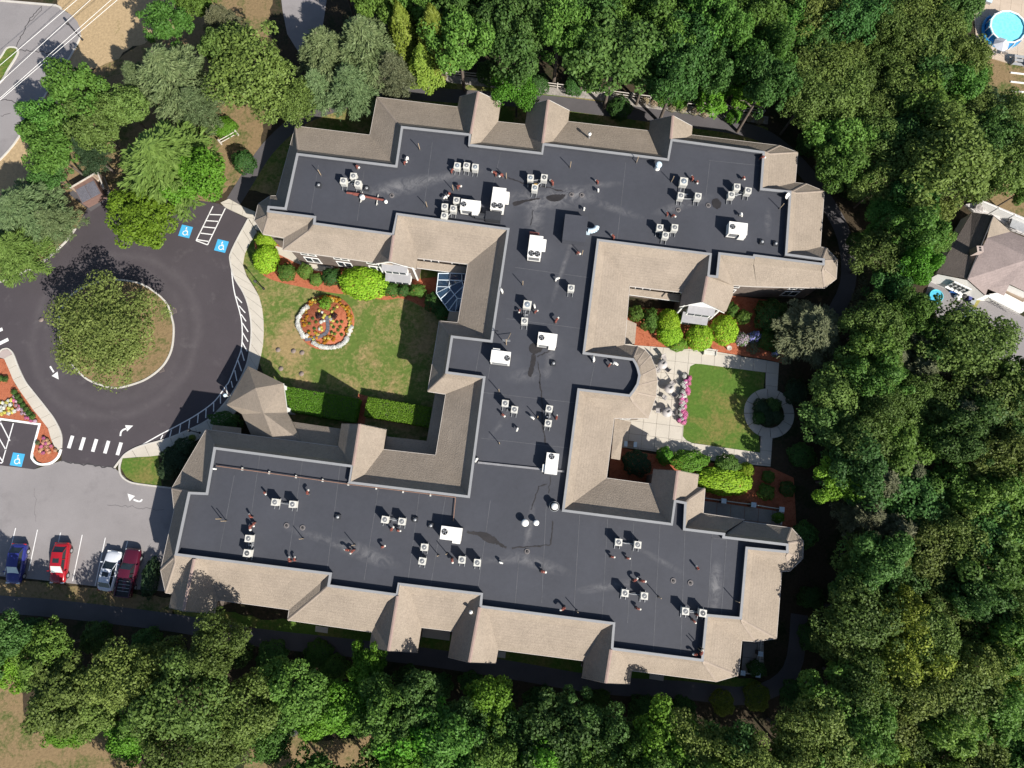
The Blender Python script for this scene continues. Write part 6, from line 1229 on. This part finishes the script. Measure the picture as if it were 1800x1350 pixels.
def hyd(px, py, rx, ry, h, c, label):
    w = P(px, py, h * .6); o = empty('hydrangea', (w.x, w.y, .05), fr.uniform(0, 6)); k = .066; f = link('blooms', ball_mesh(int(px), FM[c], 700, .09, 2, .1), o, (0, 0, h * .55)); f.scale = (rx * k, ry * k, h * .5); l_ = link('leaves', ball_mesh(int(px) + 1, LM['green'], 1100, .1, 2, .1), o, (0, 0, h * .5)); l_.scale = (rx * k * .97, ry * k * .97, h * .47); tag(o, label, 'hydrangea')
hyd(*zh(625, 1180), 13, 13, 1.3, 'mauve', 'mauve hydrangea in the east garden bed'); hyd(*zh(755, 1150), 10, 14, 1.3, 'blue', 'blue hydrangea right of the mauve one'); hyd(*zh(985, 1325), 9, 6, .9, 'blue', 'small blue hydrangea below the corner pine')
plant(*zh(745, 1270), .75, .9, ball_mesh(66, LM['grey'], 700, .12, 2, .2), 'grey-green spreading plant below the hydrangeas'); plant(*zh(-185, 1180), .3, .4, LD, 'lone low plant in the red mulch by the patio')
bb = empty('bird_bath', P(*zh(470, 1285))); MB().tube((0, 0, 0), (0, 0, .7), .09, n=10).build('pedestal', M_CONC, bb); MB().lathe([(.1, .7), (.3, .78), (.3, .84), (.24, .8), (.01, .77)], n=16).build('bowl', M_CONC, bb); tag(bb, 'pale stone bird bath in the red mulch', 'bird bath')
# ------------------------------------------------------------------ lamps, posts, fences
def lamp(px, h, label):
    o = empty('lamp_post', P(*px)); MB().tube((0, 0, 0), (0, 0, h), .06, .045, 8).build('pole', M_BLACK, o); MB().lathe([(.16, 0), (.12, .25), (.07, .3)], n=10).build('base', M_BLACK, o); MB().lathe([(.09, 0), (.17, .1), (.15, .42), (.02, .55)], (0, 0, h), 10).build('lantern', M_DARK, o); tag(o, label, 'lamp')
lamp((464, 508), 2.7, 'black lamp post on the lawn beside the sidewalk'); lamp((352, 761), 2.6, 'black lamp post by the shaded sidewalk corner'); lamp((145, 70), 2.9, 'black lamp post at the edge of the worn road')
o = empty('bollard_light', P(402, 697)); MB().tube((0, 0, 0), (0, 0, .8), .07, n=10).build('post', M_COND, o); MB().lathe([(.05, .8), (.22, .95), (.24, 1.1), (.12, 1.28), (.01, 1.32)], n=14).build('globe', M_PALEBLUE, o); tag(o, 'white globe light at the canopy corner', 'lamp')
def rail_fence(px, label, rails=(.45, .95), step=2.4, m=None, h=1.15):
    m = m or M_RAIL; pts = resample([P(*q) for q in px], step); o = empty('rail_fence', (pts[0].x, pts[0].y, 0)); o0 = pts[0]
    for q in pts: MB().box((q.x - o0.x, q.y - o0.y, h / 2), (.14, .14, h)).build('post', m, o)
    for a, b in zip(pts[:-1], pts[1:]):
        for z in rails: MB().tube((a.x - o0.x, a.y - o0.y, z), (b.x - o0.x, b.y - o0.y, z), .06, n=6).build('rail', m, o)
    tag(o, label, 'fence')
M_RAIL = mat('weathered_rail', (.45, .42, .38), .8, .2, 3, 10)
rail_fence([(785, 132), (863, 140), (967, 154), (1050, 164), (1121, 174), (1230, 188), (1300, 197), (1350, 204)], 'grey split rail fence along the north path'); rail_fence([(390, 254), (408, 245), (425, 234)], 'short rail fence left of the oak by the path')
M_CAP = mat('pale_pier_cap', (.52, .62, .68), .7, .06)
for px, lb in (((1272.5, 880.7), 'left'), ((1325, 887.5), 'middle'), ((1374.6, 895.5), 'right')):
    w = P(*px, 1.25); o = empty('terrace_pier', (w.x, w.y, 0), BROT); MB().box((0, 0, .6), (.42, .42, 1.2)).build('shaft', M_SIDING, o); MB().box((0, 0, 1.24), (.58, .58, .1), 0, .94).build('cap', M_CAP, o); tag(o, 'terrace pier with pale blue cap, %s of three' % lb, 'pier')
for px, lb in (((1337, 1149.5), 'upper'), ((1306, 1183), 'lower left'), ((1332.5, 1186.5), 'lower right')):
    w = P(*px, 1.2); o = empty('terrace_pier', (w.x, w.y, 0), BROT); MB().box((0, 0, .58), (.4, .4, 1.16)).build('shaft', M_SIDING, o); MB().box((0, 0, 1.2), (.54, .54, .1), 0, .94).build('cap', M_CAP, o); tag(o, 'south-east terrace pier with pale cap, %s of three' % lb, 'pier')
def low_rail(px, label):
    pts = [P(*q, 1.0) for q in px]; o = empty('terrace_railing', (pts[0].x, pts[0].y, 0)); o0 = pts[0]
    for a, b in zip(pts[:-1], pts[1:]):
        for z in (.15, 1.0): MB().tube((a.x - o0.x, a.y - o0.y, z), (b.x - o0.x, b.y - o0.y, z), .045, n=6).build('rail', M_COND, o)
        n = int((b - a).length / .35)
        for k in range(n): q = a.lerp(b, (k + .5) / n); MB().tube((q.x - o0.x, q.y - o0.y, .15), (q.x - o0.x, q.y - o0.y, 1.0), .02, n=4, caps=False).build('baluster', M_COND, o)
    tag(o, label, 'railing')
low_rail([(1238, 875), (1272, 880), (1325, 887), (1374, 895), (1373, 922)], 'pale railing around the shaded terrace'); low_rail([(1338, 1128), (1337, 1149), (1333, 1186), (1306, 1183)], 'pale railing around the south-east terrace')
# refuse enclosure
M_BRN = mat('brown_steel', (.16, .1, .085), .6, .15, 2, 10); M_LID = mat('grey_plastic_lid', (.13, .13, .155), .5, .2, 3, 9)
de = empty('refuse_container', P(158, 337, .9).xy.to_3d(), R(31)); MB().box((0, 0, .75), (2.5, 2.6, 1.3), 0, 1.04).build('bin', M_BRN, de)
for x in (-.62, .62):
    l_ = MB().box((x, -.3, 1.47), (1.2, 1.95, .06)).build('lid', M_LID, de)
    for k in range(6): MB().box((x - .5 + k * .2, -.3, 1.515), (.05, 1.9, .04)).build('lid_rib', M_LID, l_)
MB().box((0, 1.0, 1.45), (2.5, .62, .1)).build('rear_cover', M_BRN, de); tag(de, 'brown refuse container with grey ribbed lids inside the wooden enclosure', 'dumpster')
for pa, pb, lb in (((124, 331), (172, 303), 'back'), ((172, 303), (183, 330), 'right')):
    a, b = P(*pa, 1.6), P(*pb, 1.6); o = empty('board_fence', (a.x, a.y, 0)); n = max(3, int((b - a).length / .3)); d = b - a; rz = math.atan2(d.y, d.x)
    for k in range(n): q = d * ((k + .5) / n); MB().box((q.x, q.y, .85), (d.length / n - .03, .05, 1.7), rz).build('board', M_WOOD, o)
    for z in (.4, 1.72): MB().box((d.x / 2, d.y / 2, z), (d.length, .14, .1), rz).build('rail', M_RAIL, o)
    tag(o, 'weathered board fence, %s side of the refuse enclosure' % lb, 'fence')
sheet('enclosure_pad', [(120, 340), (172, 310), (200, 345), (160, 372)], .036, M_ASPHPATH)
# utility lines
pl0, pl1 = P(-260, 330, 9), P(420, -260, 9)
for (a, b), lb in ((((134.7, 0), (0, 114.6)), 'upper'), (((158.6, 0), (0, 144.8)), 'second'), (((195, 0), (0, 172.5)), 'third'), (((206, 0), (0, 176)), 'lowest')):
    p, q = P(*a, 9), P(*b, 9); d = (q - p).normalized(); s, e = p - d * 30, q + d * 30; mb = MB(); N_ = 14
    for i in range(N_): mb.tube(s.lerp(e, i / N_), s.lerp(e, (i + 1) / N_), .022, n=5, caps=False)
    o = mb.build('power_line', M_WHITE); tag(o, 'white overhead cable crossing the worn road, %s of four' % lb, 'cable', 'overhead cables')
    for en, nm in ((s, 'top'), (e, 'left')):
        pass
for en, lb in ((P(170, 0, 9) - (P(0, 150, 9) - P(170, 0, 9)).normalized() * 30, 'far upper end'), (P(0, 150, 9) + (P(0, 150, 9) - P(170, 0, 9)).normalized() * 30, 'far lower end')):
    o = empty('utility_pole', (en.x, en.y, 0)); MB().tube((0, 0, 0), (0, 0, 9.6), .16, .11, 10).build('pole', M_WOOD, o); MB().box((0, 0, 9.0), (3.4, .14, .14), R(45)).build('crossarm', M_WOOD, o); tag(o, 'wooden utility pole at the %s of the cables' % lb, 'pole')
# manholes and drain grates
for px, lb in (((72.5, 562), 'left of the roundabout island'), ((489, 615), 'leftmost of the lawn covers'), ((516, 617), 'middle of the lawn covers'), ((531, 620), 'rightmost of the lawn covers'), ((494, 648), 'below the lawn covers'), ((530, 657), 'above the hedge')):
    o = MB().lathe([(.3, 0), (.3, .03), (.01, .035)], n=18).build('manhole_cover', mat('rusty_cover', (.2, .16, .14), .8, .2, 4, 12), None, P(*px) + Vector((0, 0, .03 if px[0] < 100 else .042))); tag(o, 'round rusty cover ' + lb, 'manhole')
for px, lb in (((306, 547), 'upper'), ((284, 650), 'lower')):
    o = empty('storm_grate', P(*px) + Vector((0, 0, .03)), R(20)); MB().box((0, 0, .01), (.62, .62, .02)).build('frame', mat('rusty_grate', (.15, .12, .11), .8, .2), o)
    for k in range(5): MB().box((-.2 + k * .1, 0, .024), (.05, .5, .012)).build('bar', M_DARK, o)
    tag(o, 'rusty storm grate beside the roundabout kerb, %s of two' % lb, 'grate')
# ------------------------------------------------------------------ neighbouring house
M_SHB = shingle_mat('brown_roof_shingles', (.17, .145, .13)); M_SHP = shingle_mat('pinkish_roof_shingles', (.25, .205, .195)); M_CLAP = mat('white_clapboard', (.74, .73, .7), .6, .05, 1, 10)
zn = lambda x, y, z: P(1620 + x / 6.139, 340 + y / 6.136, z)
Hs = empty('neighbour_house', zn(560, 650, 0).xy.to_3d()); h0 = Hs.location.copy(); tag(Hs, 'white clapboard house with brown and pinkish shingle roofs', 'house')
def hp(nm, pts, m): MB().poly([p - h0 for p in pts]).build(nm, m, Hs)
RZ, EZ = 3.5, 2.2
hp('roof', [zn(545, 200, EZ), zn(160, 862, EZ), zn(490, 922, RZ), zn(770, 240, RZ)], M_SHB)
hp('roof', [zn(770, 240, RZ), zn(705, 480, RZ), zn(960, 412, EZ)], M_SH)
hp('roof', [zn(705, 480, RZ), zn(1180, 700, RZ), zn(1180, 500, EZ), zn(960, 412, EZ)], M_SHB if False else M_SHP)
hp('roof', [zn(705, 480, RZ), zn(490, 922, RZ), zn(690, 1100, EZ), zn(715, 1030, EZ + .5), zn(890, 1105, EZ), zn(950, 980, EZ + .6), zn(1180, 1090, EZ), zn(1180, 700, RZ)], M_SHP)
hp('gable_wall', [zn(175, 872, EZ - .1), zn(490, 935, RZ - .2), zn(680, 1105, EZ - .1), zn(680, 1105, EZ - .1).xy.to_3d(), zn(175, 872, EZ).xy.to_3d()], M_CLAP)
for a, b in (((545, 210), (170, 862)), ((690, 1095), (890, 1100)), ((950, 990), (1180, 1095)), ((960, 412), (1180, 500)), ((545, 205), (960, 412))):
    p, q = zn(*a, EZ), zn(*b, EZ); hp('wall', [p, q, q.xy.to_3d(), p.xy.to_3d()], M_CLAP)
for t in (.42, .6):
    p = zn(175, 872, EZ).lerp(zn(680, 1105, EZ), t); d = zn(680, 1105, EZ) - zn(175, 872, EZ); rz = math.atan2(d.y, d.x); o = link('window', WIN, Hs, (p.x - h0.x, p.y - h0.y - .1, .9), rz + math.pi); o.scale = (.6, 1, 1); link('pane', PANE, o)
ch = MB(); c = zn(630, 600, 4.5) - h0; ch.box((c.x, c.y, 3.9), (.75, .75, 1.3)); chm = ch.build('chimney', mat('chimney_brick', (.4, .33, .3), .9, .2, 3, 9), Hs)
for y in (-.15, .15): MB().box((c.x, c.y + y, 4.57), (.22, .2, .04)).build('flue', M_BLACK, chm)
ri = MB(); a, b = zn(770, 240, RZ) - h0, zn(490, 922, RZ) - h0; ri.tube(a, b, .1, n=6); ri.build('ridge_vent', M_DARK, Hs)
# porch below
pr = [zn(700, 1090, .6), zn(1080, 1290, .6), zn(1180, 1200, .6), zn(890, 1060, .6)]
MB().prism([(p - h0).xy for p in pr], 0, .6).build('porch_floor', M_CLAP, Hs)
for k in range(12):
    q = zn(715, 1110, 1.5).lerp(zn(1060, 1290, 1.5), k / 11) - h0; MB().tube((q.x, q.y, .6), (q.x, q.y, 1.5), .04, n=5).build('baluster', M_CLAP, Hs)
q0, q1 = zn(715, 1110, 1.5) - h0, zn(1060, 1290, 1.5) - h0; MB().tube(q0, q1, .07, n=6).build('handrail', M_CLAP, Hs); MB().box((*(zn(1010, 1090, .9) - h0).xy, .75), (2.6, .5, .3), R(-30)).build('porch_step', M_WOOD, Hs)
# rear deck with white fence
dkk = tag(empty('rear_deck'), kind='structure')
paving(dkk, [zn(455, 130, 0), zn(660, 95, 0), zn(1180, 310, 0), zn(1180, 480, 0), zn(960, 405, 0), zn(720, 225, 0), zn(545, 205, 0)], R(-25), .9, .9, 0, .35, mat('pale_deck', (.5, .48, .47), .8, .1), .01)
def panel_fence(pts, label):
    P_ = [zn(*q, 1.8) for q in pts]; o = empty('panel_fence', (P_[0].x, P_[0].y, 0)); o0 = P_[0]
    for a, b in zip(P_[:-1], P_[1:]):
        n = max(1, round((b - a).length / 2.2)); d = b - a; rz = math.atan2(d.y, d.x)
        for k in range(n):
            q = a.lerp(b, (k + .5) / n) - o0; MB().box((q.x, q.y, .9), (d.length / n - .14, .05, 1.6), rz).build('panel', M_CLAP, o); e = a.lerp(b, k / n) - o0; MB().box((e.x, e.y, .95), (.13, .13, 1.9), rz).build('post', M_CLAP, o); MB().box((q.x, q.y, 1.74), (d.length / n - .14, .1, .1), rz).build('rail', M_CLAP, o)
    tag(o, label, 'fence')
panel_fence([(660, 85), (1180, 310)], 'white panel fence along the back of the neighbouring deck')
for q, lb in (((605, 160), 'left of two on the deck'), ((645, 165), 'right of two on the deck'), ((960, 300), 'near the patio table')):
    c_ = copy_tree(pc); w = zn(*q, .8); c_.location = (w.x, w.y, .36); c_.rotation_euler.z = R(-20); tag(c_, 'dark reclining chair on the neighbouring deck, ' + lb, 'chair', 'neighbouring deck chairs')
w = zn(1050, 350, 1.1); gt = empty('glass_table', (w.x, w.y, .36), R(-25)); MB().box((0, 0, .72), (2.0, 1.1, .04)).build('table_top', M_FANGREY, gt)
for x in (-.85, .85):
    for y in (-.45, .45): MB().tube((x, y, 0), (x, y, .7), .03, n=5).build('leg', M_BLACK, gt)
tag(gt, 'grey glass table on the neighbouring deck', 'table')
# paddling pool and clutter
def water(nm, c):
    m, n, l = nmat(nm); b = n['Principled BSDF']; b.inputs['Roughness'].default_value = .12; b.inputs['Specular IOR Level'].default_value = .5
    v = n.new('ShaderNodeTexVoronoi'); v.inputs['Scale'].default_value = 3.2; v.feature = 'SMOOTH_F1'; l.new(n.new('ShaderNodeNewGeometry').outputs['Position'], v.inputs['Vector'])
    l.new(ramp(n, l, v.outputs['Distance'], [(.1, c), (.6, [min(1, x * 1.25 + .02) for x in c])]), b.inputs['Base Color'])
    bp = n.new('ShaderNodeBump'); bp.inputs['Strength'].default_value = .15; bp.inputs['Distance'].default_value = .02; l.new(v.outputs['Distance'], bp.inputs['Height']); l.new(bp.outputs['Normal'], b.inputs['Normal']); return m
M_WAT = water('pool_water', (.16, .58, .68)); M_WAT2 = water('paddling_water', (.06, .36, .52)); M_BLUE = mat('blue_vinyl', (.03, .25, .55), .5, .15, 2, 8)
w = zn(160, 1105, .5); o = empty('paddling_pool', (w.x, w.y, .02)); MB().lathe([(.78, 0), (.86, .2), (.84, .5), (.76, .52), (.74, .3)], n=24, cap=False).build('wall', mat('cyan_vinyl', (.1, .5, .62), .5, .1), o); MB().lathe([(.76, .42), (.01, .42)], n=24).build('water', M_WAT2, o); tag(o, 'small round blue paddling pool on the neighbouring drive', 'paddling pool')
g_ = random.Random(3)
for q, c, s, lb in (((350, 1045), (.05, .16, .5), (.7, .6, .7), 'blue plastic bin'), ((400, 1070), (.03, .03, .03), (.8, .7, .6), 'black bag left of the heap'), ((455, 1105), (.025, .025, .025), (.9, .7, .7), 'black bag in the heap middle'), ((395, 1115), (.6, .6, .6), (.6, .4, .3), 'white box in front of the bags'), ((520, 1135), (.06, .07, .2), (.6, .5, .6), 'dark blue tub'), ((540, 1170), (.3, .32, .33), (.5, .7, .6), 'grey bin right of the heap'), ((600, 1165), (.22, .2, .06), (.6, 1.4, .08), 'olive mat at the end')):
    w = zn(*q, .3); o = empty('clutter_item', (w.x, w.y, .02), g_.uniform(-.6, .2)); m_ = mat('clutter_' + lb.replace(' ', '_'), c, .6, .2, 3, 8)
    if 'bag' in lb: MB().lathe([(.35, 0), (.45, .2), (.3, .5), (.06, .6), (.1, .68)], n=9, sx=1.1, sy=.9, smooth=False).build('sack', m_, o)
    else: MB().box((0, 0, s[2] / 2), s, 0, 1.06).build('tub', m_, o); MB().box((0, 0, s[2] + .02), (s[0] * 1.08, s[1] * 1.08, .04)).build('rim', m_, o)
    tag(o, lb + ' in the clutter against the white gable wall', 'bag' if 'bag' in lb else 'container')
# above-ground pool, upper right
zp = lambda x, y, z: P(1690 + x / 7.1, y / 7.1, z)
w = zp(585, 335, 1.3); o = empty('swimming_pool', (w.x, w.y, .1)); pr_ = 2.42
MB().lathe([(pr_, 0), (pr_, 1.2)], n=14, smooth=False, cap=False).build('wall', M_BLUE, o); MB().lathe([(pr_ - .04, 1.2), (pr_ - .04, 1.27), (pr_ - .22, 1.27), (pr_ - .22, 1.2)], n=14, smooth=False, cap=False).build('rim', M_WHITE, o); MB().lathe([(pr_ - .05, 1.05), (.01, 1.05)], n=28).build('water', M_WAT, o)
for k in range(14): t = 2 * math.pi * k / 14; MB().box(((pr_ + .02) * math.cos(t), (pr_ + .02) * math.sin(t), .6), (.1, .1, 1.2), t).build('upright', M_WHITE, o)
tag(o, 'round above-ground swimming pool with turquoise water', 'pool')
cv_ = empty('pool_cover', zp(330, 290, .6).xy.to_3d() + Vector((0, 0, .1))); mb = MB()
for i in range(10):
    t0, t1 = R(125 + i * 10), R(135 + i * 10); c0 = w - cv_.location; mb.tube((c0.x + 2.66 * math.cos(t0), c0.y + 2.66 * math.sin(t0), .3 + .05 * (i % 2)), (c0.x + 2.66 * math.cos(t1), c0.y + 2.66 * math.sin(t1), .3 + .05 * ((i + 1) % 2)), .2, .17, 8)
mb.build('roll', M_BLUE, cv_); tag(cv_, 'rolled blue pool cover beside the swimming pool', 'cover')
w = zp(505, 545, 2.4); o = empty('parasol', (w.x, w.y, .1)); MB().tube((0, 0, 0), (0, 0, 2.6), .03, n=7).build('pole', M_STEEL, o); M_PARA = [mat('parasol_pale', (.55, .57, .62), .8, .06), mat('parasol_grey', (.36, .38, .43), .8, .06)]
for k in range(8):
    t0, t1 = 2 * math.pi * k / 8, 2 * math.pi * (k + 1) / 8; MB().add([(0, 0, 2.65), (1.0 * math.cos(t0), 1.0 * math.sin(t0), 2.2), (1.0 * math.cos(t1), 1.0 * math.sin(t1), 2.2)], [[0, 1, 2]]).build('canopy_panel', M_PARA[k % 2], o)
MB().lathe([(.3, 0), (.3, .08), (.05, .14)], n=12).build('base', M_DARK, o); tag(o, 'pale grey parasol beside the swimming pool', 'parasol')
for q, lb in (((400, 660), 'left of the parasol'), ((540, 650), 'right of the parasol')):
    c_ = copy_tree(pc); v = zp(*q, .6); c_.location = (v.x, v.y, .1); c_.rotation_euler.z = R(160); tag(c_, 'brown poolside chair, ' + lb, 'chair', 'poolside chairs')
v = zp(335, 20, .3); o = empty('deck_box', (v.x, v.y, .1), R(-20)); MB().box((0, 0, .2), (.7, .45, .4)).build('box', M_STEEL, o); MB().box((0, 0, .42), (.76, .5, .05)).build('lid', M_PALEBLUE, o); tag(o, 'small grey-blue box on the pool deck', 'box')
v = zp(720, 760, .5); o = empty('pool_steps', (v.x, v.y, .1), R(-8))
for k in range(3): MB().box((0, -.3 + k * .35, .2 + k * .25), (1.6, .35, .08)).build('step', M_FANGREY, o)
for x in (-.8, .8): MB().box((x, .05, .4), (.06, 1.1, .8)).build('stringer', M_FANGREY, o)
tag(o, 'grey steps by the lower edge of the pool deck', 'steps')
for k, y in enumerate((905, 1018, 1130)):
    a, b = zp(615, y, .1), zp(860, y + 28, .1); o = ribbon(MB(), [a, b], .16, .02, .14).build('timber_edging', M_WHITE); tag(o, 'white timber edging in the yard below the pool, %s of three' % ('upper', 'middle', 'lower')[k], 'timber')
